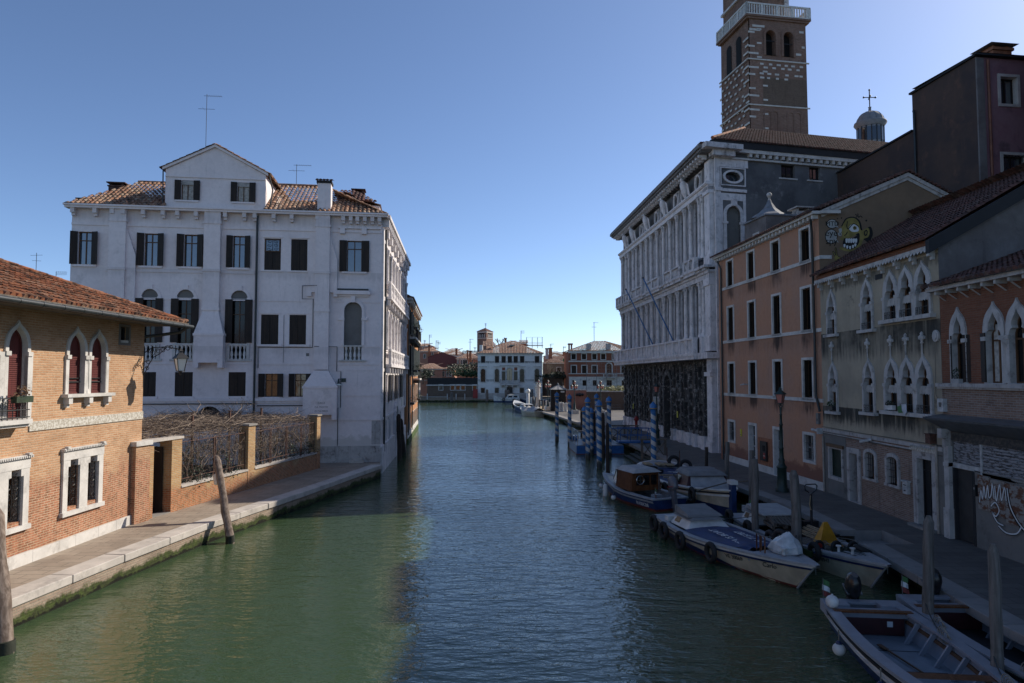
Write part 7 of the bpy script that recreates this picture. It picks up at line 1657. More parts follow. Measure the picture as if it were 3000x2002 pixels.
# landing stages with steps at the campo edge
st = MB()
for i in range(5): st.box(gx(1415,103)-.0+.02*i, gx(1540,103)-.02*i, 102.2-.35*i, 104, -.6+.01*i, .62-.16*i)
struct('landing_steps', st, 'slime')
o = empty('landing_deck', (gx(1390,106),104,.62), 0, 'wooden landing deck at the corner of the campo', 'landing'); MB().box(0,gx(1680,106)-gx(1390,106),0,14,-.12,.12).build('deck', M_['plank'], o)
for k in range(6): MB().tube([(.3+k*1.4,.2,-1.6),(.3+k*1.4,.2,-.1)], .14, 6).build('leg', M_['pile_dark'], o)
st = MB()
for i in range(6): st.box(gx(1705,88)-.3*i+.01*i, gx(1900,88), 84.5-.35*i, 90, -.7+.01*i, .64-.16*i)
struct('campo_steps', st, 'slime')
q_ = gz('R',378,490); o = empty('fire_hydrant', (q_[0],q_[1],.7), 0, 'red fire hydrant on a black base in front of the sooty palace wall', 'hydrant')
MB().lathe(0,0,[(.20,.18),(.20,.25),(.14,.28),(.14,.85),(.21,.88),(.22,1.05),(.20,1.12),(.16,1.2),(.08,1.3),(.01,1.34)], 12).tube([(-.24,0,.98),(.24,0,.98)], .06, 8).build('body', M_['red_paint'], o); MB().lathe(0,0,[(.3,0),(.3,.12),(.22,.18)], 8).build('base', M_['iron'], o)
# notice panel behind the second quay lamp
q_ = gz('R',660,520); o = empty('notice_panel', (gz('R',655,560)[0],gz('R',655,560)[1],.7), 0, 'white notice panel standing in front of the sooty palace wall', 'sign')
MB().box(-.35,.35,-.02,.02,1.9,3.4).build('panel', M_['paint_white'], o); MB().tube([(-.3,.03,0),(-.3,.03,3.4)], .03, 5).tube([(.3,.03,0),(.3,.03,3.4)], .03, 5).build('leg', M_['zinc'], o)
# ================================================================ WATER: PILES, POLES, DOCK, BOATS
def pile(p0, p1, r, mat, lab, group='wooden mooring piles', tip=True, band=False):
    p0 = Vector(p0); p1 = Vector(p1); o = empty('mooring_pile', p0, 0, lab, 'mooring pile', group); d = p1-p0; n = 9; rnd = random.Random(int(abs(p0.x*97+p0.y*31)))
    pts = []; mb = MB(); L = d.length
    prev = None; m = 12; V = []
    for i in range(n+1):
        t = i/n; c = d*t+Vector((rnd.uniform(-.02,.02), rnd.uniform(-.02,.02), 0))*(1 if 0 < i < n else 0)
        rr = r*(1.06-.14*t)*rnd.uniform(.94,1.06)
        if tip and i == n: rr *= .5
        if tip and i == n-1: c = d*.955; rr = r*.9
        for k in range(m): a = 2*math.pi*k/m; q = rr*(1+.08*math.sin(k*2.1+p0.x)+rnd.uniform(-.03,.03)); V.append(c+Vector((q*math.cos(a), q*math.sin(a), 0)))
    mb.add(V, [(i*m+k, i*m+(k+1)%m, (i+1)*m+(k+1)%m, (i+1)*m+k) for i in range(n) for k in range(m)], None, True); mb.add(V[-m:], [tuple(range(m))])
    mb.build('shaft', M_[mat], o)
    rg = MB(); c0 = d*(( .25-p0.z)/d.z) if d.z else d*0
    s_ = MB(); s_.lathe(0,0,[(r*1.09,-.3),(r*1.08,.16),(r*1.03,.26)], 12, Matrix.Translation(d*((0-p0.z)/d.z))); s_.build('weed_band', M_['slime'], o)
    return o
o = pile((-10.72,14.8,-.5),(-11.6,15.5,2.95), .19, 'pile_wood', 'thick leaning wooden pile cut off by the left edge')
o = pile((-9.82,24.35,-.5),(-11.0,25.6,2.95), .145, 'pile_wood', 'leaning brown pile with a small white notice in front of the garden wall')
MB().lathe(0,0,[(.155,0),(.155,.35)], 12, Matrix.Translation((-1.0,1.06,2.45)) @ Matrix.Rotation(-.33,4,'Y') @ Matrix.Rotation(-.3,4,'X')).build('notice', M_['paint_white'], o)
for i, (c, x, y, D, lab, r) in enumerate((('T',196,1150,48.4,'dark pile leaning by the canal door of the white palazzo, front one',.17),('T',212,1180,51.0,'dark pile leaning by the canal door of the white palazzo, rear one',.16))):
    top = aty(c,x,y,D); b = aty('T',(205,236)[i],(1450,1415)[i],D); pile((b[0],D,-.4),(top[0],D,top[2]), r, 'pile_dark', lab)
for i, (x, yt, xb, D, r, mat, lab) in enumerate(((2707,1506,2687,15.5,.11,'pile_grey','tall grey pile between the two open boats at the bottom'),(2890,1587,2880,12.7,.10,'pile_grey','nearest grey pile at the lower right, between the open boats'),(2318,1376,2327,21.5,.145,'pile_grey','thick grey pile beside the boat with the blue lettered tarpaulin'),(2205,1343,2203,24.3,.12,'pile_grey','grey brown pile in front of the street lamp, near the blue stem post'),(2198,1318,2190,28.8,.11,'pile_grey','grey pile at the quay edge left of the street lamp'),(2127,1294,2121,33.,.105,'pile_grey','grey pile at the quay edge below the orange house corner'),(2066,1309,2063,37.5,.09,'pile_dark','short dark pile at the quay beside the boat with the number 87'))):
    X = (x-CX)/F*D; z = HC-(yt-HY)*D/F; pile(((xb-CX)/F*D, D-.05, -.5),(X, D, z), r, mat, lab, tip=i in (0,2) or i == 1)
for i, (x, yt, D, r, lab) in enumerate(((1778,1239,41.1,.115,'dark pile standing right of the nearest striped pole'),(1704,1194,60,.15,'dark pile behind the blue pontoon, left'),(1765,1209,49,.14,'dark pile behind the nearest striped pole'),(1738,1204,54,.16,'dark pile in the middle of the striped cluster'))):
    X = (x-CX)/F*D; z = HC-(yt-HY)*D/F; pile((X, D, -.5),(X, D, z), r, 'pile_dark', lab)
# piles of the far landing and far bank
for i, (x, yt, yb, D, lab) in enumerate(((820,872,1008,157,'brown pile in the water in front of the pale palazzo, left'),(1020,872,1008,157,'brown pile in front of the white barge by the pale palazzo'),(1045,876,960,159.5,'brown pile right behind the white barge'),(1268,872,1000,150,'grey pile left of the far landing'),(1298,870,1000,148,'grey pile second at the far landing'),(1375,978,1090,112,'short brown pile at the edge of the far landing'),(1412,980,1100,108,'short dark pile beside the covered white boat'),(445,900,990,158,'short dark post in front of the long low building'))):
    p = aty('G',x,yt,D); pile((p[0],D,-.5),(p[0],D,p[2]), .32 if D > 140 else .17, 'pile_wood' if i < 3 else 'pile_grey', lab)
for i, (xa, ya, xb, yb, lab) in enumerate(((1310,945,1290,1055,'leaning pile at the far landing, left of the pair'),(1340,950,1318,1058,'leaning pile at the far landing, right of the pair'))):
    a = aty('G',xa,ya,116); b = aty('G',xb,yb,114); pile((b[0],114,-.3),(a[0],116,a[2]), .2, 'pile_grey', lab)
# white globe lamp and carved white figure
p = aty('G',1252,870,118); o = empty('globe_lamp', (p[0],118,.2), 0, 'white globe lamp on a slim pole behind the two moored motorboats', 'lamp'); MB().lathe(0,0,[(.28,0),(.28,2.9),(.12,3.0),(.1,p[2]-.4)], 10).build('post', M_['paint_white'], o); MB().ball((0,0,p[2]-.55), .42, 10).build('globe', M_['lamp_white'], o); MB().lathe(0,0,[(.2,p[2]-.2),(.02,p[2]-.0)], 8).build('cap', M_['iron'], o)
p = aty('G',1355,870,117); o = empty('stone_figure', (p[0],117,.7), 0, 'weathered white stone figure on a pillar at the far landing', 'statue')
MB().lathe(0,0,[(.45,0),(.42,3.6),(.5,3.7),(.5,3.9)], 8).build('pillar', M_['paint_white'], o); h0 = 3.9; ht = p[2]-.7-3.9
MB().lathe(0,0,[(.42,h0),(.36,h0+ht*.3),(.44,h0+ht*.45),(.46,h0+ht*.62),(.5,h0+ht*.76),(.16,h0+ht*.82),(.22,h0+ht*.9),(.2,h0+ht*.97),(.02,h0+ht)], 12, Matrix.Diagonal((1,.7,1,1))).tube([(.4,0,h0+ht*.72),(.55,-.2,h0+ht*.5),(.2,-.4,h0+ht*.45)], .12, 6).tube([(-.4,0,h0+ht*.72),(-.5,-.2,h0+ht*.5),(-.15,-.4,h0+ht*.5)], .12, 6).build('figure', M_['paint_white'], o)
# striped poles
def striped_pole(x, yt, D, lab, r=.165, lean=0.):
    X = (x-CX)/F*D; z = HC-(yt-HY)*D/F; o = empty('striped_pole', (X,D,0), random.Random(x).uniform(0,6.28), lab, 'striped mooring pole', 'blue and white striped poles')
    MB().lathe(0,0,[(r*1.05,-.8),(r*1.03,.5),(r,1.6),(r*.93,z-.62)], 18).build('shaft', M_['striped'], o)
    k = r/.165
    MB().lathe(0,0,[(r*.98,z-.64),(r*1.02,z-.46),(r*1.32,z-.43),(r*1.42,z-.39),(r*1.28,z-.35),(r*1.22,z-.33),(r*1.25,z-.20),(r*1.12,z-.18),(r*.25,z-.02),(r*.22,z)], 18).build('cap', M_['cap_blue'], o)
    MB().lathe(0,0,[(r*1.33,z-.435),(r*1.46,z-.40),(r*1.33,z-.365)], 18).build('ring', M_['gold'], o); MB().lathe(0,0,[(.02,z),(.035,z+.04),(.008,z+.14)], 6).build('finial', M_['gold'], o)
for x, yt, D, lab in ((1631,1149,62.8,'leftmost blue and white striped pole, standing alone in the water'),(1668,1155,57,'second striped pole from the left, beside the blue pontoon'),(1721,1163,49,'thick striped pole at the front corner of the blue pontoon'),(1754,1171,44.2,'nearest striped pole, the tallest in the middle cluster'),(1747,1153,58,'striped pole with only its cap above the nearest one'),(1783,1161,50,'striped pole right of the cluster, behind the gangway'),(1711,1190,53.5,'short striped pole hidden behind the thick one, left'),(1731,1194,52,'short striped pole hidden between the two biggest ones'),(1912,1177,41.6,'striped pole alone at the quay by the wooden barrier')): striped_pole(x, yt, D, lab)
# blue pontoon with railings and gangway
o = empty('floating_pontoon', (4.9,52.2,0), math.radians(2), 'blue floating pontoon with steel railings and a gangway to the quay', 'pontoon')
MB().box(0,3.6,0,5.2,-.3,.62).build('float', M_['bright_blue'], o); MB().box(.0,3.6,0,5.2,.625,.66).build('deck', M_['zinc'], o); MB().box(-.06,3.66,-.06,5.26,-.3,.03).build('waterline', M_['boat_red'], o)
MB().box(.2,.7,4.2,4.9,.66,1.0).box(1.2,1.7,.3,.6,.66,.9).build('locker', M_['bright_blue'], o)
g = MB()
for x, y in ((.1,.1),(.1,1.7),(.1,3.4),(.1,5.0),(1.0,.1),(3.4,5.0),(1.8,5.0),(3.4,3.6)): g.tube([(x,y,.66),(x,y,1.75)], .028, 6)
for z in (1.2,1.75): g.tube([(1.0,.1,z),(.1,.1,z),(.1,5.0,z),(3.4,5.0,z),(3.4,3.6,z)], .026, 6)
g.build('railing', M_['chrome'], o)
g = MB().box(3.4,6.0,.9,2.1,.72,.86)
for y in (.9,2.1):
    for x in (3.5,4.3,5.1,5.9): g.tube([(x,y,.86),(x+.1,y,1.85)], .028, 5)
    for z in (1.3,1.85): g.tube([(3.5,y,z),(5.95,y,z)], .028, 5)
g.tube([(6.0,2.1,1.85),(6.15,2.1,1.3),(6.0,2.1,.9)], .028, 5); g.tube([(3.5,.9,1.85),(2.4,.9,1.85),(2.4,.9,.7)], .028, 5); g.build('gangway', M_['bright_blue'], o)
# wooden barriers
def barrier(loc, rz, L, lab, z=.62, h=1.05):
    o = empty('wooden_barrier', (loc[0],loc[1],z), rz, lab, 'barrier', 'wooden cross braced barriers')
    for x in (0, L/2, L): MB().box(x-.07,x+.07,-.07,.07,-1.2,h).build('post', M_['beam_wood'], o)
    MB().box(-.12,L+.12,-.1,.1,h,h+.09).box(0,L,-.03,.03,.12,.22).build('rail', M_['beam_wood'], o); b = MB()
    for x in (0, L/2): b.tube([(x,-.02,.15),(x+L/2,-.02,h-.05)], .045, 4); b.tube([(x,.03,h-.05),(x+L/2,.03,.15)], .045, 4)
    b.build('brace', M_['beam_wood'], o)
barrier((8.55,45.2), .05, 1.55, 'wooden cross braced barrier beside the lone striped pole at the quay', .45, 1.25)
barrier((8.5,58.5), .05, 2.2, 'wooden cross braced barrier beyond the gangway', .5, 1.15)

# ---------------------------------------------------------------- boats
class Boat:
    """local x: stern 0 -> bow L, y: port/starboard, z up from the waterline"""
    def __init__(s, name, stern, bow, beam, label, cat, z0=.62, zb=.42, bs=.7, full=.45, pw=1.6, group=None, rake=.5, sternround=0., zst=.0):
        st = Vector(stern); bw = Vector(bow); d = bw-st; s.L = d.length; s.B = beam; s.z0 = z0; s.zb = zb; s.bs = bs; s.full = full; s.pw = pw; s.rake = rake; s.sr = sternround; s.zst = zst
        s.root = empty(name, (st.x, st.y, 0), math.atan2(d.y, d.x), label, cat, group); s.N = 26
    def half(s, t):
        h = s.B/2
        if t < s.full: u = t/s.full; k = s.bs+(1-s.bs)*math.sin(u*math.pi/2); 
        else: u = (t-s.full)/(1-s.full); k = (1-u**s.pw)**(.8)
        if s.sr and t < s.sr: k *= max(.02, (1-((s.sr-t)/s.sr)**2))**.5
        return h*k
    def sheer(s, t): return s.z0+s.zb*max(0,(t-.35)/.65)**2.0+s.zst*max(0,(.3-t)/.3)**1.5
    def loft(s, prof, rk=True, t0=0., t1=1., inset=0., cap=True, inn=0):
        """prof: function(t) -> list of (yfactor, z); builds both sides as one skin"""
        mb = MB(); V = []; N = s.N; m = None
        for i in range(N+1):
            t = t0+(t1-t0)*(i/N); h = max(.012, s.half(min(t,.9985))-inset); pr = prof(t); m = len(pr)
            zs = s.sheer(t)
            for side in (-1, 1):
                for yf, z in (pr if side < 0 else pr[::-1]):
                    x = t*s.L+(s.rake*(z/zs)*max(0,(t-.6)/.4)**2 if rk else 0)
                    V.append((x, side*h*yf*-1, z))
        w_ = 2*m
        Fs = [(i*w_+k, i*w_+k+1, (i+1)*w_+k+1, (i+1)*w_+k) for i in range(N) for k in range(w_-1)]
        mb.add(V, Fs, None, False)
        if cap: mb.add(V[:w_], [tuple(range(w_-1,-1,-1))])
        return mb
    def part(s, name, mb, mat, parent=None, label=None): return mb.build(name, M_[mat], parent or s.root, label)
    def hull(s, top, low, band, zsplit=.26, railmat='boat_grey', railw=.13, inside='boat_lilac', floor=.12, floormat='boat_floor', open_=(0.,1.), lowf=.5):
        S = s.sheer
        s.part('hull', s.loft(lambda t: [(.94, S(t)*zsplit if isinstance(zsplit,float) else zsplit(t)),(.98,S(t)*.62),(1.0,S(t)-.02)], cap=False) if 0 else s._skin(lambda t: zz(t), lambda t: S(t)) if 0 else s._side(lambda t: (zsplit(t) if callable(zsplit) else zsplit), lambda t: S(t)), top)
        s.part('lower_hull', s._side(lambda t: -.35, lambda t: (zsplit(t) if callable(zsplit) else zsplit), bottom=True), low)
        # rubbing strakes
        if band:
            s.part('rubbing_strake', s._strip(lambda t: S(t)-.17, lambda t: S(t)-.10, .045), band)
        s.part('gunwale', s._cap(railw), railmat)
        s.part('inner_hull', s._side(lambda t: floor-.02, lambda t: S(t)-.01, inset=.09, t0=.01 if not s.sr else .04, t1=.985), inside)
        fl = MB(); V = []; N = 20
        for i in range(N+1): t = .012+(.965-.012)*i/N; h = max(.01, (s.half(t)-.09)*s._yf(floor, t)); V += [(t*s.L, -h, floor), (t*s.L, h, floor)]
        fl.add(V, [(2*i, 2*i+2, 2*i+3, 2*i+1) for i in range(N)]); s.part('floor', fl, floormat)
    def _yf(s, z, t):
        S = s.sheer(t); u = max(0., min(1., (z+.35)/(S+.35))); fl = .55+.45*u**.6
        fl2 = .25+.75*u**.75; k = max(0, (t-.55)/.45); return fl*(1-k)+fl2*k
    def _x(s, t, z): return t*s.L+s.rake*(z/s.sheer(t))*max(0,(t-.6)/.4)**2
    def _side(s, za, zb, bottom=False, inset=0., t0=0., t1=1.):
        mb = MB(); N = s.N; m = 5
        for side in (-1, 1):
            V = []
            for i in range(N+1):
                t = t0+(t1-t0)*i/N; h = max(.012, s.half(min(t,.9985))-inset)
                a, b = za(t), zb(t)
                for k in range(m+1): z = a+(b-a)*k/m; V.append((s._x(t,z), side*h*s._yf(z,t), z))
            Fs = [(i*(m+1)+k, (i+1)*(m+1)+k, (i+1)*(m+1)+k+1, i*(m+1)+k+1) for i in range(N) for k in range(m)]
            if side > 0: Fs = [f[::-1] for f in Fs]
            mb.add(V, Fs, None, True)
        # transom
        t = t0; h = max(.012, s.half(t)-inset); a, b = za(t), zb(t); V = []
        for k in range(m+1): z = a+(b-a)*k/m; V += [(s._x(t,z), -h*s._yf(z,t), z), (s._x(t,z), h*s._yf(z,t), z)]
        if inset and s.sr: return mb
        mb.add(V, [(2*k, 2*k+2, 2*k+3, 2*k+1) for k in range(m)])
        return mb
    def _strip(s, za, zb, out, t0=0., t1=1.):
        mb = MB(); N = s.N
        for side in (-1, 1):
            V = []
            for i in range(N+1):
                t = t0+(t1-t0)*i/N; a, b = za(t), zb(t)
                h0 = max(.012, s.half(min(t,.9985)))
                V += [(s._x(t,a), side*(h0*s._yf(a,t)-.01), a), (s._x(t,a), side*(h0*s._yf(a,t)+out), a), (s._x(t,b), side*(h0*s._yf(b,t)+out), b), (s._x(t,b), side*(h0*s._yf(b,t)-.01), b)]
            Fs = []
            for i in range(N):
                for k in range(3): Fs.append((i*4+k, (i+1)*4+k, (i+1)*4+k+1, i*4+k+1))
            if side > 0: Fs = [f[::-1] for f in Fs]
            mb.add(V, Fs)
        return mb
    def _cap(s, w_):
        mb = MB(); N = s.N
        for side in (-1, 1):
            V = []
            for i in range(N+1):
                t = i/N; S = s.sheer(t); h0 = max(.012, s.half(min(t,.9985))); ho = h0+.055; hi = max(.0, h0-w_)
                if t > .96: hi = 0
                x = s._x(t,S)+(.04 if i == N else 0)
                V += [(x, side*ho, S-.03), (x, side*ho, S+.025), (x, side*hi, S+.025), (x, side*hi, S-.03)]
            Fs = []
            for i in range(N):
                for k in range(4): Fs.append((i*4+k, (i+1)*4+k, (i+1)*4+(k+1)%4, i*4+(k+1)%4))
            if side > 0: Fs = [f[::-1] for f in Fs]
            mb.add(V, Fs)
        h0 = s.half(0); S = s.sheer(0); 
        if not s.sr: mb.box(-.05, w_*.8, -h0-.05, h0+.05, S-.032, S+.023)
        return mb
    def deck(s, t0, t1, mat, dz=.005, name='foredeck', inset=.05, crown=.05):
        V = []; N = 12; mb = MB()
        for i in range(N+1):
            t = t0+(t1-t0)*i/N; S = s.sheer(t)+dz; h = max(.005, s.half(min(t,.998))-inset); x = s._x(t,S)
            V += [(x,-h,S), (x,0,S+crown*min(1,h)), (x,h,S)]
        Fs = []
        for i in range(N): Fs += [(3*i,3*i+3,3*i+4,3*i+1),(3*i+1,3*i+4,3*i+5,3*i+2)]
        mb.add(V, Fs)
        for i in (0, N): 
            a = V[3*i]; c = V[3*i+2]; mb.add([a, V[3*i+1], c, (c[0],c[1],c[2]-.25), (a[0],a[1],a[2]-.25)], [(0,1,2,3,4)])
        return s.part(name, mb, mat)
    def P(s, t, side, dz=0., out=0.):
        S = s.sheer(t); return Vector((s._x(t,S), side*(s.half(t)+out), S+dz))
    def world(s, v): return Matrix.Translation(s.root.location) @ Matrix.Rotation(s.root.rotation_euler.z, 4, 'Z') @ Vector(v)
def tyre(loc, rotM, lab, R_=.27, r=.085, group='tyre fenders on the boats'):
    o = empty('tyre_fender', loc, 0, lab, 'tyre', group); MB().torus(rotM, R_, r, 20, 8).torus(rotM, R_+.035, r*.55, 20, 6).build('tyre', M_['rubber'], o); return o
def side_tyre(b, t, side, lab, dz=-.22, R_=.27, rope=True):
    p = b.world(b.P(t, side, dz, .10)); 
    Rz = Matrix.Rotation(b.root.rotation_euler.z, 4, 'Z'); M = Rz @ Matrix.Rotation(math.pi/2, 4, 'X')
    o = tyre(p, M, lab, R_)
    a = Rz @ Vector((0, -side*.12, -dz+.03)); MB().tube([(0,0,R_-.05),a*.5+Vector((0,0,R_*.4)),a], .016, 5).build('rope', M_['rope_dark'], o)
def ball_fender(b, t, side, lab, r=.14, dz=-.35, long=False):
    p = b.world(b.P(t, side, dz, r+.02)); o = empty('fender', p, 0, lab, 'fender', 'white fenders on the boats')
    if long: MB().lathe(0,0,[(.02,-.38),(r*.8,-.30),(r,-.2),(r,.2),(r*.8,.30),(.02,.38)], 14).build('body', M_['boat_white'], o)
    else: MB().ball((0,0,0), r, 10).build('body', M_['boat_white'], o)
    MB().lathe(0,0,[(.06,r*.7),(.07,r*1.0),(.03,r*1.35)] if not long else [(.04,.34),(.04,.42)], 10).build('cap', M_['navy'], o); MB().tube([(0,0,r*1.2),(0,0,-dz)], .012, 4).build('rope', M_['rope'], o)
def outboard(b, x, y, lab, tilt=.6, cowl='black_plastic', s=1., z=None):
    """outboard motor tilted up on the transom"""
    z = b.sheer(0)+.05 if z is None else z
    o = empty('outboard_motor', b.world((x, y, z)), b.root.rotation_euler.z, lab, 'outboard motor', 'outboard motors')
    Mx = Matrix.Rotation(tilt*.5, 4, 'Y') @ Matrix.Scale(s, 4)
    V = []; n = 12
    prof = [(-.02,.18,.12),(.0,.24,.16),(.12,.27,.17),(.32,.26,.165),(.46,.20,.13),(.54,.10,.07)]
    mb = MB()
    for z_, a, c in prof:
        for k in range(n): t = 2*math.pi*k/n; V.append((-.05+a*math.cos(t)*(1.1 if math.cos(t) < 0 else .95), c*math.sin(t), z_))
    mb.add(V, [(i*n+k, i*n+(k+1)%n, (i+1)*n+(k+1)%n, (i+1)*n+k) for i in range(len(prof)-1) for k in range(n)], Mx, True); mb.add(V[-n:], [tuple(range(n))], Mx); mb.add(V[:n], [tuple(range(n-1,-1,-1))], Mx)
    mb.build('cowl', M_[cowl], o)
    MB().box(-.16,.06,-.07,.07,-.75,-.01,Mx).box(-.22,.10,-.03,.03,-.98,-.7,Mx).box(-.30,.06,-.11,.11,-.74,-.70,Mx).box(.04,.16,-.12,.12,-.25,-.02,Mx).build('leg', M_['motor_grey' if cowl != 'black_plastic' else 'iron'], o)
    pr = MB(); pr.lathe(0,0,[(.05,-.03),(.05,.10)], 8, Mx @ Matrix.Translation((-.26,0,-.85)) @ Matrix.Rotation(math.pi/2,4,'Y'))
    for k in range(3): a = k*2.09; pr.add([(-.30,.03*math.cos(a),-.85+.03*math.sin(a)),(-.27,.15*math.cos(a-.3),-.85+.15*math.sin(a-.3)),(-.32,.15*math.cos(a+.4),-.85+.15*math.sin(a+.4))], [(0,1,2)], Mx)
    pr.build('propeller', M_['iron'], o); MB().box(-.24,.12,-.175,.175,.10,.125,Mx).build('stripe', M_['zinc'] if cowl == 'black_plastic' else M_['red_paint'], o)
    return o
def flag(loc, rz, lab, h=.55):
    o = empty('italian_flag', loc, rz, lab, 'flag', 'small tricolour flags on boats'); MB().tube([(0,0,-.1),(0,0,h)], .008, 4).build('staff', M_['zinc'], o)
    for k, m_ in enumerate(('flag_green','text_white','flag_red')):
        n = 5; V = []
        for i in range(n+1):
            z0 = h-.02-.13*k; f = i/n; V += [(f*.24, .03*math.sin(f*7+k), z0-f*.12), (f*.24, .03*math.sin(f*7+k+.6), z0-.13-f*.10)]
        MB().add(V, [(2*i,2*i+1,2*i+3,2*i+2) for i in range(n)]).build('stripe', M_[m_], o)
def wheelhouse(b, x0, x1, w0, w1, z0, z1, mat, roofm, glassmat='glass', fw=0):
    """trapezoid cabin box with windows; returns the cabin part"""
    h0, h1 = w0/2, w1/2; dx = (x1-x0)*.06
    V = [(x0,-h0,z0),(x1,-h0,z0),(x1,h0,z0),(x0,h0,z0),(x0+dx,-h1,z1),(x1-dx*3,-h1,z1),(x1-dx*3,h1,z1),(x0+dx,h1,z1)]
    c = b.part('cabin', MB().add(V, [(0,1,5,4),(1,2,6,5),(2,3,7,6),(3,0,4,7),(4,5,6,7)]), mat)
    def lerp(p, q, t): return Vector(p)*(1-t)+Vector(q)*t
    def pane(A, B_, C_, D_, u0, u1, v0, v1, off=.012):
        f = lambda u, v: lerp(lerp(A,B_,u), lerp(D_,C_,u), v)
        p = [f(u0,v0), f(u1,v0), f(u1,v1), f(u0,v1)]; n = (p[1]-p[0]).cross(p[3]-p[0]).normalized()
        return [q+n*off for q in p]
    m = MB()
    for A, B_, C_, D_, us in ((V[0],V[1],V[5],V[4],((.12,.45),(.55,.88)) if fw else ((.12,.42),)),(V[2],V[3],V[7],V[6],((.12,.45),(.55,.88))),(V[1],V[2],V[6],V[5],((.08,.47),(.53,.92)) if fw else ()),(V[3],V[0],V[4],V[7],((.1,.48),(.52,.9)))):
        for u0, u1 in us: m.add(pane(A,B_,C_,D_,u0,u1,.3,.82), [(0,1,2,3)])
    b.part('window', m, glassmat, c)
    b.part('roof', MB().add([(x0-.08,-h1-.1,z1),(x1-dx*3+.15,-h1-.1,z1),(x1-dx*3+.15,h1+.1,z1),(x0-.08,h1+.1,z1),(x0,-h1*.9,z1+.09),(x1-dx*3+.05,-h1*.9,z1+.07),(x1-dx*3+.05,h1*.9,z1+.07),(x0,h1*.9,z1+.09)], [(3,2,1,0),(0,1,5,4),(1,2,6,5),(2,3,7,6),(3,0,4,7),(4,5,6,7)]), roofm, c)
    return c
def rope(p, q, sag, lab, r=.014, mat='rope_dark'):
    p = Vector(p); q = Vector(q); o = empty('mooring_rope', p, 0, lab, 'rope', 'mooring ropes'); n = 8
    MB().tube([(q-p)*(i/n)-Vector((0,0,sag*4*(i/n)*(1-i/n))) for i in range(n+1)], r, 5).build('strand', M_[mat], o)
def towards(a, b_): return math.atan2(b_[1]-a[1], b_[0]-a[0])

# -- boat with the lettered blue tarpaulin
b = Boat('cargo_boat', (6.35,26.9), (7.95,19.45), 2.35, 'cream and navy cargo boat with a blue lettered tarpaulin and tyre fenders', 'boat', z0=.54, zb=.30, bs=.72, full=.42, pw=1.9, group='cargo boats along the quay', rake=.95)
b.hull('boat_cream', 'navy', 'navy', zsplit=lambda t: .24 if t < .5 else .24-.55*((t-.5)/.5)**1.3, railmat='boat_grey', railw=.16, inside='boat_grey', floor=.1)
b.part('pale_stripe', b._strip(lambda t: b.sheer(t)-.10, lambda t: b.sheer(t)-.04, .05), 'boat_white')
b.part('stem', MB().tube([(b._x(1,0)-.02,0,-.1),(b._x(1,.5),0,.5),(b._x(1,.84),0,.88)], .03, 6), 'boat_grey'); b.part('keel_band', b._side(lambda t: -.3, lambda t: .06), 'boat_red')
b.deck(.80, .995, 'boat_grey'); b.deck(0.0, .10, 'boat_grey', name='afterdeck')
c = wheelhouse(b, 1.3, 2.75, 1.6, 1.15, .54, .84, 'boat_white', 'cover_grey', 'glass_dark')
b.part('hatch', MB().box(1.25,1.35,-.6,.6,.89,1.16).add([(1.36,-.6,.91),(2.45,-.68,.92),(2.45,.68,.92),(1.36,.6,.91),(1.36,-.56,1.16),(2.4,-.64,.98),(2.4,.64,.98),(1.36,.56,1.16)], [(0,1,2,3)[::-1],(4,5,6,7),(0,1,5,4),(1,2,6,5),(2,3,7,6),(3,0,4,7)]), 'cover_grey', c)
b.part('wheel_house_side', MB().box(.9,1.2,-.85,.85,.54,.72), 'boat_white')
# tarpaulin: draped sheet over the hold
nx_, ny_ = 26, 12; V = []
for i in range(nx_+1):
    t = .36+(.79-.36)*i/nx_; h = b.half(t)-.17
    for j in range(ny_+1):
        y = h*(2*j/ny_-1); e = abs(y)/h
        z = b.sheer(t)+.03+.07*(1-e*e)+.025*mnoise.noise(Vector((t*14,y*2.2,0)))+(.0 if i < nx_-1 else -.04*(1+math.sin(j*1.9)))
        V.append((t*b.L+.04*math.sin(j*1.3)*(i == nx_), y, z))
w_ = ny_+1; b.part('tarpaulin', MB().add(V, [(i*w_+j, (i+1)*w_+j, (i+1)*w_+j+1, i*w_+j+1) for i in range(nx_) for j in range(ny_)], None, True), 'tarp_blue')
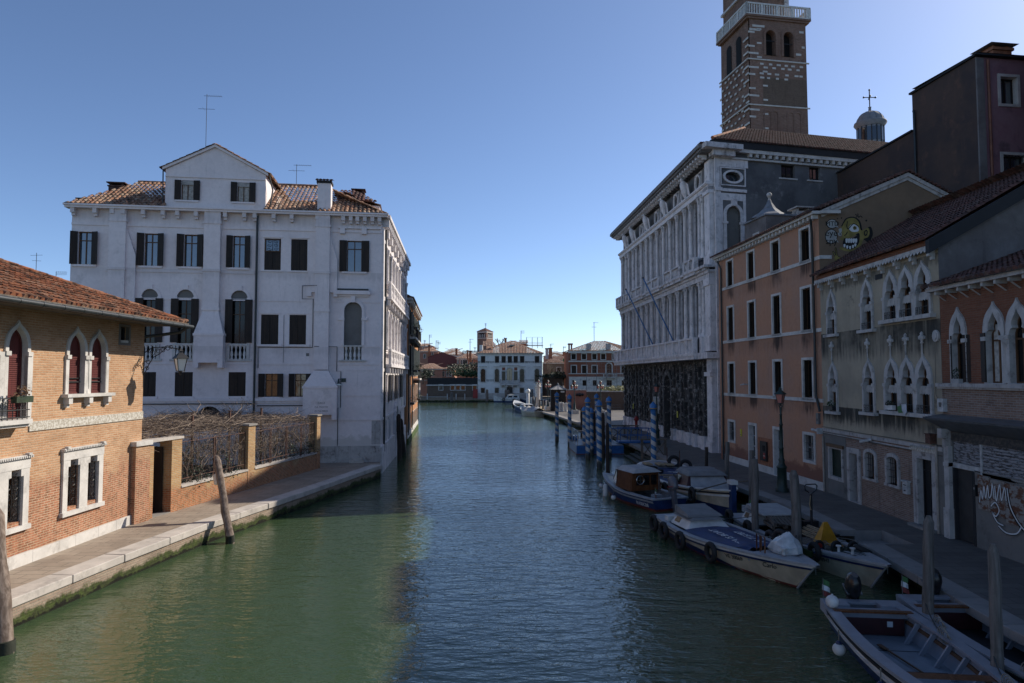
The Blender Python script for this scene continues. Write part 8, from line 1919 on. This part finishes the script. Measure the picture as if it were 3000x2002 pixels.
# seen from the bridge the lettering reads upside down, its lines running along the boat
for body, y0, xx in (('USSA IS BOAT', -.30, .60), ('041 715787', .38, .625)):
    z = b.sheer(.6)+.125
    text('lettering', body, .36, M_['text_white'], b.root, Matrix.Translation((xx*b.L, y0, z)) @ Matrix.Rotation(math.pi, 4, 'Z'), .003)
text('registration', 'VE 30069', .20, M_['text_dark'], b.root, Matrix.Translation((b._x(.735,.9), -(b.half(.735)*b._yf(b.sheer(.735)-.32,.735)+.03), b.sheer(.735)-.30)) @ Matrix.Rotation(-.13, 4, 'Z') @ Matrix.Rotation(-.06,4,'Y') @ WALLTXT @ Matrix.Rotation(.2,4,'X'), .003) if 0 else None
def hull_text(b, body, t, dz, size, mat, side=-1, shear=0., name='lettering', out=.03):
    """text lying on the topside of a hull"""
    z = b.sheer(t)-dz; e = .02
    p = Vector((b._x(t,z), side*(b.half(t)*b._yf(z,t)+out), z)); q = Vector((b._x(t+e,z+(b.sheer(t+e)-b.sheer(t))), side*(b.half(t+e)*b._yf(z,t+e)+out), z+(b.sheer(t+e)-b.sheer(t)))); u_ = Vector((b._x(t,z+.1), side*(b.half(t)*b._yf(z+.1,t)+out), z+.1))
    ax = (q-p).normalized(); up = (u_-p); up = (up-ax*up.dot(ax)).normalized(); n_ = ax.cross(up)
    M = Matrix(((ax.x,up.x,n_.x,p.x),(ax.y,up.y,n_.y,p.y),(ax.z,up.z,n_.z,p.z),(0,0,0,1)))
    if side > 0: M = M @ Matrix.Rotation(math.pi, 4, 'Y')
    return text(name, body, size, M_[mat], b.root, M, .003, shear)
# the side seen from the bridge is the one towards -x: local side of a boat pointing to the camera is y<0
hull_text(b, 'VE 30069', .74, .27, .19, 'text_dark', -1); hull_text(b, 'Carlo', .885, .27, .22, 'text_dark', -1, .35)
for i, (t, lab) in enumerate(((.03,'tyre fender at the stern corner of the lettered boat'),(.20,'tyre fender on the side of the lettered boat, second from the stern'),(.40,'tyre fender amidships on the side of the lettered boat'),(.64,'tyre fender nearest the bow on the side of the lettered boat'))): side_tyre(b, t, -1, lab, -.25, .25)
tyre(b.world((b.L*.80,.55,b.sheer(.8)+.28)), Matrix.Rotation(b.root.rotation_euler.z,4,'Z') @ Matrix.Rotation(math.pi/2,4,'X') @ Matrix.Rotation(.3,4,'Y'), 'wheel with a bright rim standing at the end of the blue tarpaulin', .22, .08)
o = empty('plastic_sack', b.world((b.L*.885,.25,b.sheer(.88))), b.root.rotation_euler.z, 'crumpled translucent plastic sack on the bow of the lettered boat', 'sack'); rnd = random.Random(4)
V = []; n = 12
for i, (z_, r_) in enumerate(((0,.46),(.08,.5),(.22,.46),(.36,.34),(.48,.2),(.6,.04))):
    for k in range(n): a = 2*math.pi*k/n; r2 = r_*(1+.22*mnoise.noise(Vector((math.cos(a)*2,math.sin(a)*2,z_*4)))); V.append((r2*math.cos(a)*1.15+z_*.35, r2*math.sin(a)*.8, z_+.05*rnd.random()))
MB().add(V, [(i*n+k, i*n+(k+1)%n, (i+1)*n+(k+1)%n, (i+1)*n+k) for i in range(5) for k in range(n)]+[tuple(range(5*n,6*n))]).build('sack', M_['plastic_bag'], o)
for i, (dx, dy) in enumerate(((.80,-.25),(.845,-.35))): b.part('handle', MB().tube([(b.L*dx,dy,b.sheer(dx)),(b.L*dx,dy,b.sheer(dx)+.48),(b.L*dx+.25,dy,b.sheer(dx)+.46),(b.L*dx+.25,dy,b.sheer(dx))], .022, 6), 'varnish')
b.part('bollard', MB().lathe(b.L*.95,-.1,[(.05,b.sheer(.95)),(.05,b.sheer(.95)+.14),(.1,b.sheer(.95)+.16),(.1,b.sheer(.95)+.2)],10), 'boat_white')
BC = b
# -- pallet boat
b = Boat('cargo_boat', (9.25,27.1), (10.05,19.5), 2.0, 'cream and navy cargo boat loaded with pallets, hand carts and a yellow sign', 'boat', z0=.52, zb=.30, bs=.75, full=.42, pw=1.9, group='cargo boats along the quay', rake=.85)
b.hull('boat_cream', 'navy', 'navy', zsplit=lambda t: .22 if t < .45 else .22-.55*((t-.45)/.55)**1.3, railmat='boat_grey', railw=.15, inside='boat_grey', floor=.1)
b.part('pale_stripe', b._strip(lambda t: b.sheer(t)-.10, lambda t: b.sheer(t)-.04, .05), 'boat_grey'); b.part('stem', MB().tube([(b._x(1,0)-.02,0,-.1),(b._x(1,.5),0,.5),(b._x(1,.82),0,.86)], .03, 6), 'boat_grey')
b.deck(.82, .995, 'boat_grey'); b.deck(.0,.16,'boat_grey',name='afterdeck'); c = wheelhouse(b, .9, 2.1, 1.35, 1.05, .54, .86, 'boat_white', 'cover_grey', 'glass_dark'); b.part('canopy', MB().add([(1.2,-.6,1.14),(2.7,-.7,1.02),(2.7,.7,1.02),(1.2,.6,1.14),(1.0,-.55,.98),(2.7,-.7,.98),(2.7,.7,.98),(1.0,.55,.98)], [(0,1,2,3),(7,6,5,4),(0,4,5,1),(2,6,7,3),(0,3,7,4),(1,5,6,2)]), 'cover_pale', c)
hull_text(b, 'VE 8947', .80, .27, .17, 'text_dark', -1)
for k, m_ in enumerate(('boat_cream',)): b.part('engine_tiller', MB().tube([(-.4,.0,.66),(.5,.1,.76)], .03, 6).box(-.3,-.1,-.1,.1,.56,.8), 'boat_grey')
flag(b.world((.15,.2,.66)), 2.0, 'faded tricolour flag on the stern of the pallet boat', .5)
BP = b
rnd = random.Random(8)
for k in range(5):
    zz = .34+.12*k; ps = (3.05+rnd.uniform(-.15,.15), rnd.uniform(-.2,.1)); o = empty('pallet', b.world((ps[0],ps[1],zz)), b.root.rotation_euler.z+rnd.uniform(-.4,.4), ['wooden pallet at the bottom of the stack on the cargo boat','second wooden pallet up the stack on the cargo boat','middle wooden pallet of the stack on the cargo boat','wooden pallet second from the top of the stack','wooden pallet on top of the stack on the cargo boat'][k], 'pallet', 'stacked pallets on the cargo boat')
    m2 = MB()
    for i in range(7): m2.box(-.55,.55,-.42+i*.135,-.32+i*.135,.09,.11)
    for y_ in (-.38,0,.38): m2.box(-.55,.55,y_-.04,y_+.04,0,.085)
    Mt = Matrix.Rotation(rnd.uniform(-.1,.14),4,'Y') @ Matrix.Rotation(rnd.uniform(-.1,.1),4,'X'); m2.build('boards', M_['beam_wood'], o, None, Mt)
o = empty('loose_planks', b.world((4.0,.45,.6)), b.root.rotation_euler.z, 'loose boards stacked beside the pallets', 'planks')
m2 = MB()
for k in range(7): m2.box(-.6,.6,-.35+.08*k,-.28+.08*k,.03*k,.03*k+.02, Matrix.Rotation(rnd.uniform(-.15,.15),4,'Z'))
m2.build('boards', M_['plank'], o)
o = empty('cargo_platform', b.world((5.1,.0,.46)), b.root.rotation_euler.z, 'flat wooden platform with green net edges in the cargo boat', 'platform')
MB().box(-.95,.95,-.78,.78,0,.1).build('board', M_['beam_wood'], o); m2 = MB()
for k in range(16):
    p = Vector((rnd.uniform(-.9,.9), rnd.uniform(-.75,.75), .13)); pts = [p]; a = rnd.uniform(0,6.3)
    for i in range(8): a += rnd.gauss(0,.6); pts.append(pts[-1]+Vector((math.cos(a)*.16, math.sin(a)*.16, rnd.uniform(-.015,.02))))
    m2.tube(pts, .012, 4)
m2.build('rope', M_['flag_green' if 0 else 'rope'], o); MB().box(-1.0,1.0,-.86,-.78,-.02,.14).build('net', M_['leaf'], o)
# yellow triangular warning sign
o = empty('warning_sign', b.world((4.75,.42,.56)), b.root.rotation_euler.z-1.35, 'yellow triangular warning sign standing on the cargo boat', 'sign')
MB().add([(-.36,-.16,0),(.36,-.16,0),(.07,-.03,.62),(-.07,-.03,.62),(-.36,.16,0),(.36,.16,0),(.07,.03,.62),(-.07,.03,.62)], [(0,1,2,3),(5,4,7,6),(3,2,6,7),(1,5,6,2),(4,0,3,7)]).build('board', M_['yellow_sign'], o)
m2 = MB(); Mt = Matrix.Translation((0,-.085,.38)) @ Matrix.Rotation(-.2,4,'X'); m2.box(-.05,.05,-.012,-.006,-.03,.0,Mt).box(-.04,.04,-.012,-.006,.02,.05,Mt).box(-.06,-.03,-.012,-.006,.0,.1,Mt).box(.03,.06,-.012,-.006,.0,.1,Mt).box(-.05,.05,-.012,-.006,.08,.1,Mt); m2.build('mark', M_['text_dark'], o)
o = empty('warning_sign', b.world((5.15,.35,.6)), b.root.rotation_euler.z, 'yellow sign lying flat on the load behind the upright one', 'sign'); MB().add([(-.5,-.12,0),(.4,-.2,0),(.5,.15,.02),(-.4,.2,.02)], [(0,1,2,3)]).add([(-.5,-.12,-.03),(.4,-.2,-.03),(.5,.15,-.01),(-.4,.2,-.01)], [(3,2,1,0)]).build('board', M_['yellow_sign'], o)
for i, (x, y, lab) in enumerate(((5.9,-.48,'small cart wheel with a red hub on the cargo boat'),(6.0,.02,'small black cart wheel in the middle of the cargo boat'),(6.1,.5,'small black cart wheel nearest the quay on the cargo boat'))):
    o = empty('cart_wheel', b.world((x,y,.70)), b.root.rotation_euler.z+.2, lab, 'wheel', 'cart wheels on the cargo boat'); Mw = Matrix.Rotation(math.pi/2,4,'Y'); MB().torus(Mw, .15, .05, 16, 8).build('tyre', M_['rubber'], o); MB().lathe(0,0,[(.11,-.03),(.11,.03)], 12, Mw).build('hub', M_['red_paint' if i == 0 else 'iron'], o)
o = empty('folded_tarpaulin', b.world((5.75,-.5,.55)), b.root.rotation_euler.z, 'crumpled blue tarpaulin beside the red hubbed wheel', 'tarpaulin'); V = []
for i in range(7):
    for j in range(5): V.append((-.35+.12*i, -.25+.12*j, .16*abs(mnoise.noise(Vector((i*.8,j*.9,2))))+.12*(1-abs(j-2)/2)))
MB().add(V, [(i*5+j,(i+1)*5+j,(i+1)*5+j+1,i*5+j+1) for i in range(6) for j in range(4)]).build('sheet', M_['tarp_blue'], o)
o = empty('cable_bundle', b.world((6.6,.0,.6)), b.root.rotation_euler.z, 'bundle of dark poles and hoses on the bow of the cargo boat', 'poles'); m2 = MB()
for k in range(9): m2.tube([(-.6,-.3+.07*k,.06+.02*(k%3)),(.6,-.2+.06*k+rnd.uniform(-.1,.1),.12+.02*(k%2))], .014, 4)
m2.build('poles', M_['iron_green'], o)
for t, lab in ((.04,'tyre hanging at the stern corner of the pallet boat'),(.30,'tyre on the outer side of the pallet boat amidships'),(.52,'tyre on the outer side of the pallet boat beside the thick pile'),(.78,'tyre on the outer side of the pallet boat near its bow')): side_tyre(b, t, -1, lab, -.05, .23)
tyre(b.world(b.P(.82,1,.06,-.05)), Matrix.Rotation(.4,4,'Y'), 'tyre on the quay side of the pallet boat bow', .2, .075)
for i, x in enumerate((.86,.93)): b.part('bollard', MB().lathe(b.L*x,-.25+.1*i,[(.04,b.sheer(x)),(.04,b.sheer(x)+.14),(.08,b.sheer(x)+.16),(.08,b.sheer(x)+.19)],8), 'boat_white')
# pallet jack handle rising behind
o = empty('hand_pallet_truck', (10.45,24.1,.55), .2, 'dark pallet truck with a loop handle sticking up beside the quay', 'pallet truck')
MB().tube([(0,0,0),(0,0,1.25)], .045, 6).build('shaft', M_['iron'], o); MB().tube([(-.08,0,1.30),(-.22,0,1.38),(-.24,0,1.52),(-.18,0,1.58),(.18,0,1.58),(.24,0,1.52),(.22,0,1.38),(.08,0,1.30),(0,0,1.22)], .022, 6).build('handle', M_['iron'], o); MB().box(-.28,-.12,-1.1,.1,0,.08).box(.12,.28,-1.1,.1,0,.08).box(-.28,.28,0,.25,0,.3).build('fork', M_['iron'], o); MB().tube([(-.05,-.04,1.2),(-.12,-.08,.9),(-.06,-.06,.7)], .014, 4).build('strap', M_['plank'], o)

# -- boat with the number 87
b = Boat('cargo_boat', (8.35,40.3), (9.15,29.0), 2.9, 'large cargo boat with a blue cover marked 87 and a red and white cabin', 'boat', z0=.68, zb=.48, bs=.9, full=.5, pw=2.3, group='cargo boats along the quay', rake=.35, sternround=.13, zst=.3)
b.hull('boat_cream', 'navy', 'dark_band', zsplit=lambda t: .40 if t > .8 else .25, railmat='boat_white', railw=.2, inside='boat_grey', floor=.3)
b.part('pale_stripe', b._strip(lambda t: b.sheer(t)-.28, lambda t: b.sheer(t)-.20, .05), 'boat_white')
b.part('stem', MB().box(b._x(1,1)-.14,b._x(1,1)+.18,-.10,.10,-.2,1.42), 'bright_blue' if 0 else 'tarp_blue'); b.part('stem_cap', MB().box(b._x(1,1)-.2,b._x(1,1)+.24,-.15,.15,1.42,1.58), 'boat_white')
b.deck(.86,.99,'boat_grey'); b.deck(.02,.16,'boat_lilac', name='afterdeck')
for i, (x, y) in enumerate(((.75,-.75),(1.0,-.1),(1.2,.35))): b.part('bench', MB().box(x,x+.9,y-.18,y+.18,.92,1.0), 'plank')
nx_, ny_ = 20, 10; V = []
for i in range(nx_+1):
    t = .17+(.60-.17)*i/nx_; h = b.half(t)-.2
    for j in range(ny_+1): y = h*(2*j/ny_-1); e = abs(y)/h; V.append((t*b.L, y, b.sheer(t)-.06+.10*(1-e*e)+.03*mnoise.noise(Vector((t*18,y*1.8,3)))))
w_ = ny_+1; b.part('tarpaulin', MB().add(V, [(i*w_+j, (i+1)*w_+j, (i+1)*w_+j+1, i*w_+j+1) for i in range(nx_) for j in range(ny_)], None, True), 'tarp_blue')
z = b.sheer(.3)+.09; text('number', '87', .62, M_['text_white'], b.root, Matrix.Translation((3.35,.15,z)) @ Matrix.Rotation(math.pi*.48, 4, 'Z') @ Matrix.Rotation(math.pi/2,4,'Z') @ Matrix.Rotation(.6,4,'Z'), .003)
text('number', 'O', .4, M_['text_white'], b.root, Matrix.Translation((4.9,.1,z)) @ Matrix.Rotation(1.5, 4, 'Z'), .003)
for i, x in enumerate((4.4,5.15,5.8)): b.part('batten', MB().box(x,x+.09,-1.0,.95,b.sheer(.4)+.06,b.sheer(.4)+.12), 'plank')
c = wheelhouse(b, 7.0, 9.0, 2.2, 1.7, .72, 1.34, 'maroon', 'cover_grey', 'glass_dark')
b.part('windscreen', MB().add([(9.25,-.95,.78),(9.25,.95,.78),(8.68,.78,1.30),(8.68,-.78,1.30)], [(0,1,2,3)]), 'cover_pale', c)
b.part('louvre', (lambda m: [m.box(7.2,7.8,-1.14,-1.08,.82+.06*k,.86+.06*k) for k in range(7)] and m)(MB()), 'iron', c)
b.part('roof_cover', MB().add([(6.9,-.9,1.38),(8.75,-.9,1.38),(8.75,.9,1.38),(6.9,.9,1.38),(7.1,-.7,1.56),(8.5,-.74,1.52),(8.5,.74,1.52),(7.1,.7,1.56)], [(0,1,5,4),(1,2,6,5),(2,3,7,6),(3,0,4,7),(4,5,6,7)]), 'cover_grey', c)
o = empty('wrapped_bundle', b.world((6.6,.75,1.05)), 1.0, 'white wrapped bundle tied on the cabin of the boat marked 87', 'bundle'); MB().box(-.4,.4,-.25,.25,0,.35).build('wrapping', M_['plastic_bag'], o); MB().box(-.15,-.1,-.26,.26,-.01,.36).box(.1,.15,-.26,.26,-.01,.36).build('strap', M_['tarp_blue'], o)
rz = b.root.rotation_euler.z
for i, (x, y, zz, k, lab) in enumerate(((2.3,-.85,1.0,0,'tyre lying on the blue cover, nearest the stern of the boat marked 87'),(3.4,-.85,1.0,0,'tyre lying on the blue cover just left of the number 87'),(3.0,.75,1.05,0,'tyre lying on the blue cover right of the number 87'),(2.6,1.0,1.15,1,'tyre leaning at the quay side behind the number 87'),(4.3,.95,1.05,0,'tyre lying on the cover near the battens, quay side'),(5.0,1.0,1.1,0,'second tyre near the battens, quay side'),(1.5,.7,1.25,1,'small tyre standing near the after deck of the boat marked 87'))):
    tyre(b.world((x,y,zz-.17)), Matrix.Rotation(.15*i-.3,4,'X') if not k else Matrix.Rotation(1.3,4,'X'), lab, .28, .10)
for t, lab in ((.62,'tyre on the canal side of the boat marked 87, beside the cabin boat'),(.84,'tyre on the canal side of the boat marked 87, near its bow')): side_tyre(b, t, -1, lab, -.3, .28)
b.part('post', MB().tube([(1.5,.3,1.1),(1.5,.3,1.9)], .025, 5).tube([(1.9,.9,1.0),(1.9,.9,1.75)], .025, 5), 'rust_iron'); b.part('oar', MB().tube([(9.9,.6,1.2),(10.8,1.4,1.45)], .03, 5).tube([(10.7,-1.2,1.0),(10.4,.3,1.3)], .03, 5), 'beam_wood')
B87 = b
# -- cabin boat with wooden cabin
b = Boat('cabin_boat', (6.95,30.3), (4.95,35.4), 2.05, 'small blue motorboat with a varnished wooden cabin and grey canvas hood', 'boat', z0=.54, zb=.34, bs=.86, full=.4, pw=1.8, group=None, rake=.45)
b.hull('navy', 'boat_red', 'boat_grey', zsplit=.10, railmat='boat_grey', railw=.17, inside='boat_grey', floor=.1, floormat='maroon')
for S_2 in list(b.root.children):
    if S_2.name.startswith('hull'): S_2.data.materials[0] = M_['tarp_blue']
b.deck(.62,.99,'boat_cream'); b.part('side_deck', MB().box(.3,2.0,-.98,-.80,.50,.57).box(.3,2.0,.80,.98,.50,.57), 'boat_grey')
c = b.part('cabin', MB().add([(1.9,-.80,.6),(3.5,-.72,.6),(3.5,.72,.6),(1.9,.80,.6),(1.95,-.72,1.45),(3.35,-.62,1.45),(3.35,.62,1.45),(1.95,.72,1.45)], [(0,1,5,4),(1,2,6,5),(2,3,7,6),(0,4,7,3)]), 'varnish')
wd = MB()
for y0 in (-.55,-.15,.25): wd.box(1.905,1.925,y0,y0+.28,.85,1.3)
for x0 in (2.1,2.75): wd.box(x0,x0+.45,-.80,-.765,.9,1.28)
b.part('window', wd, 'glass_dark', c)
b.part('canvas_hood', MB().add([(1.8,-.78,1.43),(3.5,-.70,1.43),(3.5,.70,1.43),(1.8,.78,1.43),(1.95,-.5,1.60),(3.3,-.48,1.62),(3.3,.48,1.62),(1.95,.5,1.60),(4.1,-.5,.85),(4.1,.5,.85)], [(0,1,5,4),(2,3,7,6),(3,0,4,7),(4,5,6,7),(1,8,9,2),(1,2,6,5)]), 'cover_pale', c)
b.part('windscreen', MB().add([(3.45,-.72,.75),(4.15,-.48,.75),(3.9,-.42,1.12),(3.45,-.66,1.42),(4.15,.48,.75),(3.9,.42,1.12),(3.45,.66,1.42),(3.45,.72,.75)], [(0,1,2,3),(1,4,5,2),(4,7,6,5)]), 'lamp_white', c)
b.part('white_trim', MB().box(3.36,3.5,-.80,-.70,.62,1.42), 'boat_white', c); b.part('helm', MB().torus(Matrix.Translation((1.86,.35,1.1)) @ Matrix.Rotation(math.pi/2,4,'Y'), .2, .02, 16, 5).tube([(1.86,.35,1.3),(1.86,.35,.9)], .015, 4).tube([(1.86,.15,1.1),(1.86,.55,1.1)], .015, 4), 'chrome', c)
b.part('pole', MB().tube([(1.7,-.55,.3),(1.7,-.55,1.4)], .022, 6), 'zinc'); b.part('seat', MB().box(.9,1.2,-.2,.2,.1,.55), 'boat_grey')
outboard(b, -.12, -.05, 'grey and white outboard motor on the stern of the cabin boat', .35, 'motor_grey', 1.05, .95); flag(b.world((0.02,.75,.7)), 1.2, 'small faded flag on the stern of the cabin boat', .35)
hull_text(b, 'RV00C08', .155, .33, .23, 'text_white', 1)
ball_fender(b, .96, 1, 'round white fender at the bow of the cabin boat', .13, -.55); ball_fender(b, .78, 1, 'long white fender on the side of the cabin boat', .13, -.45, True); ball_fender(b, .56, 1, 'round white fender on the side of the cabin boat', .12, -.42)
# -- open boats at the bottom
def open_boat(stern, bow, beam, lab, nm, floor='boat_floor'):
    b = Boat('open_boat', stern, bow, beam, lab, 'boat', z0=.62, zb=.30, bs=.80, full=.35, pw=2.0, group='open hire boats', rake=.4)
    b.hull('boat_white', 'navy', 'dark_band', zsplit=.30, railmat='boat_lilac', railw=.20, inside='boat_lilac', floor=.12, floormat=floor)
    b.deck(.86,.99,'boat_lilac'); h = b.half(.1)
    # splashwell with cut out for the motor, stern seats
    b.part('stern_seat', MB().box(-.02,.42,-h*.97,-.34,.40,.655).box(-.02,.42,.34,h*.97,.40,.655).box(.42,.78,-h*.98,h*.98,.50,.60), 'boat_lilac')
    b.part('thwart', MB().add([(.72,-h*.95,.66),(.86,-h*.95,.66),(.98,0,.70),(.86,h*.95,.66),(.72,h*.95,.66),(.84,0,.70)], [(0,1,2,5),(5,2,3,4)]).add([(.72,-h*.95,.62),(.86,-h*.95,.62),(.98,0,.66),(.86,h*.95,.62),(.72,h*.95,.62),(.84,0,.66)], [(5,2,1,0),(4,3,2,5)]).add([(.86,-h*.95,.62),(.98,0,.66),(.98,0,.70),(.86,-h*.95,.66)], [(0,1,2,3)]).add([(.98,0,.66),(.86,h*.95,.62),(.86,h*.95,.66),(.98,0,.70)], [(0,1,2,3)]), 'varnish')
    b.part('locker_door', MB().box(.78,.80,-h*.75,h*.75,.14,.50), 'maroon'); b.part('rub_band', b._strip(lambda t: .30, lambda t: .345, .05), 'boat_white')
    m2 = MB()
    for k in range(9):
        t = .16+k*.08; hh = (b.half(t)-.09)
        for s_ in (-1,1): m2.add([(t*b.L,s_*hh*.66,.12),(t*b.L+.05,s_*hh*.66,.12),(t*b.L+.05,s_*(hh*.98),.56),(t*b.L,s_*(hh*.98),.56),(t*b.L,s_*hh*.55,.12),(t*b.L+.05,s_*hh*.55,.12),(t*b.L+.05,s_*(hh*.86),.56),(t*b.L,s_*(hh*.86),.56)], [(0,1,2,3),(4,5,6,7),(0,4,7,3),(1,5,6,2),(3,2,6,7)])
    b.part('rib', m2, 'boat_lilac')
    b.part('stringer', b._strip(lambda t: .40, lambda t: .46, -.13, .1, .85), 'frame_wood')
    x = .52*b.L; hb = b.half(.52)-.1; b.part('thwart', MB().add([(x,-hb,.60),(x+.26,-hb,.60),(x+.34,0,.63),(x+.26,hb,.60),(x,hb,.60),(x+.08,0,.63)], [(0,1,2,5),(5,2,3,4)]).add([(x,-hb,.55),(x,hb,.55),(x+.08,0,.58),(x,hb,.60),(x+.08,0,.63),(x,-hb,.60)], [(0,2,4,5),(2,1,3,4)]), 'varnish')
    for k in (.22,.36,.48): b.part('floor_seam', MB().box(k*b.L,k*b.L+.02,-h*.7,h*.7,.122,.127), 'dark_band')
    return b
b = open_boat((8.15,16.35), (7.35,8.9), 2.0, 'open motorboat with grey floor and white ball fenders, lower right', 0)
outboard(b, -.22, -.05, 'black outboard motor tilted up on the nearest open boat', .85, 'black_plastic', 1.0, .70)
flag(b.world((.03,-.80,.66)), .4, 'small tricolour flag on the stern corner of the nearest open boat', .48)
for t, lab, dz in ((.26,'white ball fender hanging on the side of the nearest open boat, upper one',-.40),(.52,'white ball fender hanging on the side of the nearest open boat, lower one',-.40)): ball_fender(b, t, -1, lab, .13, dz)
o = empty('fender', b.world((.62,-.80,.78)), 0, 'white ball fender resting on the stern deck of the nearest open boat', 'fender', 'white fenders on the boats'); MB().ball((0,0,0), .145, 10).build('body', M_['boat_white'], o); MB().lathe(0,0,[(.05,.1),(.02,.17)], 8).build('cap', M_['boat_white'], o)
o = empty('oar', b.world((1.7,-.1,.15)), b.root.rotation_euler.z+.18, 'short wooden oar lying on the grey floor of the nearest open boat', 'oar'); MB().tube([(0,0,.02),(1.15,0,.02)], .02, 6).build('shaft', M_['frame_wood'], o); MB().box(-.25,.02,-.05,.05,.01,.03).build('blade', M_['frame_wood'], o)
b.part('sticker', MB().box(.765 if 0 else .801,.806,.30,.42,.32,.44), 'text_white')
B5 = b
b = open_boat((10.1,16.7), (9.75,9.0), 1.95, 'open motorboat moored against the quay at the lower right corner', 1, 'dark_band')
outboard(b, -.22, .12, 'black outboard motor tilted up on the open boat next to the quay', .85, 'black_plastic', 1.0, .70)
flag(b.world((.05,-.72,.66)), .4, 'small tricolour flag on the stern of the open boat next to the quay', .48)
hull_text(b, 'USSA IS BOAT', .25, .20, .17, 'text_navy', -1); hull_text(b, 'di Giampietro - Tel. 041', .475, .20, .15, 'text_navy', -1)
b.part('plate', b._strip(lambda t: b.sheer(t)-.30, lambda t: b.sheer(t)-.16, .012, .63, .71), 'terracotta')
B6 = b
for p_, q_, s_, lab in ((B5.world(B5.P(.25,1,.05,-.1)),(9.2,15.5,.9),.08,'rope from the nearest open boat to the tall grey pile'),(B5.world(B5.P(.55,1,.05,-.1)),(8.75,12.7,.9),.06,'rope from the nearest open boat to the nearest grey pile'),(B6.world(B6.P(.15,-1,.05,-.1)),(9.3,15.5,.9),.05,'rope from the quayside open boat to the tall grey pile'),(B6.world(B6.P(.5,-1,.05,-.1)),(8.8,12.7,.95),.05,'rope from the quayside open boat to the nearest grey pile'),(BC.world(BC.P(.85,1,.05,-.1)),(8.85,21.5,1.1),.1,'rope from the lettered boat to the thick grey pile'),(BC.world(BC.P(.1,1,.05,-.1)),(8.55,24.3,1.0),.1,'rope from the stern of the lettered boat to the grey brown pile')):
    rope(p_, q_, s_, lab, .013)
for b_, t, sd, lab in ((B5,.30,1,'coil of rope over the inner side of the nearest open boat'),(B6,.27,-1,'knotted rope hanging on the lettered side of the quayside open boat'),(B5,.62,1,'coil of rope near the lower thwart of the nearest open boat'),(B6,.6,-1,'coil of rope beside the nearest grey pile')):
    p = b_.world(b_.P(t,sd,.04,-.08)); o = empty('rope_coil', p, 0, lab, 'rope', 'rope coils on the open boats'); m2 = MB()
    for k in range(4): m2.torus(Matrix.Rotation(1.2+.12*k,4,'Y') @ Matrix.Translation((0,.05*k,-.06)), .13+.01*k, .012, 14, 5)
    m2.build('coil', M_['rope'], o)
# -- boats at the landing and on the far bank
def far_boat(stern, bow, beam, lab, top, low, z0=.8, zb=.5, cabin=None, cover=None, **k):
    b = Boat('motorboat', stern, bow, beam, lab, 'boat', z0=z0, zb=zb, bs=.8, full=.4, pw=1.9, group='boats moored in the distance', **k)
    b.hull(top, low, 'boat_white', zsplit=.3, railmat='boat_white', inside='boat_grey', floor=.3); b.deck(.75,.99,'boat_white')
    if cabin: c = wheelhouse(b, *cabin, fw=1)
    if cover:
        V = []; n = 10; m = 6
        for i in range(n+1):
            t = .02+.9*i/n; h = b.half(t)+.03
            for j in range(m+1): e = 2*j/m-1; V.append((t*b.L, e*h, b.sheer(t)+.04+(cover*(1-abs(e)**1.3)*(.7+.3*math.sin(i*2.0)) )))
        b.part('canvas_cover', MB().add(V, [(i*(m+1)+j,(i+1)*(m+1)+j,(i+1)*(m+1)+j+1,i*(m+1)+j+1) for i in range(n) for j in range(m)], None, True), 'cover_pale')
    return b
def gw_(x, y): p = gz('G', x, y, 0.); return (p[0], p[1])
a = gw_(1395,1165); far_boat((a[0]-.2,a[1]+.6), (gw_(1215,1150)[0]-.3,gw_(1215,1150)[1]+2.2), 2.2, 'white motorboat under a pale canvas cover near the landing', 'boat_cream', 'boat_cream', .75, .3, cover=.7)
a = gw_(1230,1130); bb = far_boat((a[0]+.6,a[1]+.2), (gw_(1110,1095)[0]+.2,gw_(1110,1095)[1]+6.5), 2.6, 'blue and white motorboat with tyres moored behind the covered boat', 'tarp_blue', 'navy', .95, .6, cabin=(1.2,4.6,1.9,1.5,.95,1.35,'boat_white','boat_white','glass_dark'))
for k, t in enumerate((.55,.7,.85)): side_tyre(bb, t, 1, ['tyre on the blue boat near the landing, aft','tyre on the blue boat near the landing, middle','tyre on the blue boat near the landing, by the bow'][k], -.3, .3)
bb = far_boat((gx(1165,156.5),156.5), (gx(893,156.5),156.2), 2.0, 'long white and blue barge with a cabin in front of the pale palazzo', 'boat_white', 'tarp_blue', .8, .75, cabin=(.1,3.3,1.9,1.7,.85,1.65,'boat_white','boat_white','glass_dark'), rake=.1)
for k, t in enumerate((.22,.63)): side_tyre(bb, t, 1, ['tyre on the side of the far white barge, aft','tyre on the side of the far white barge, forward'][k], -.3, .28)
far_boat((gx(1290,157.5),157.5), (gx(1160,157.5),157.3), 2.4, 'low blue rowing boat beside the far white barge', 'tarp_blue', 'navy', .6, .5)
far_boat((gx(1380,158),158), (gx(1490,158),157.6), 2.4, 'low dark blue boat moored right of the far landing piles', 'tarp_blue', 'navy', .6, .4)
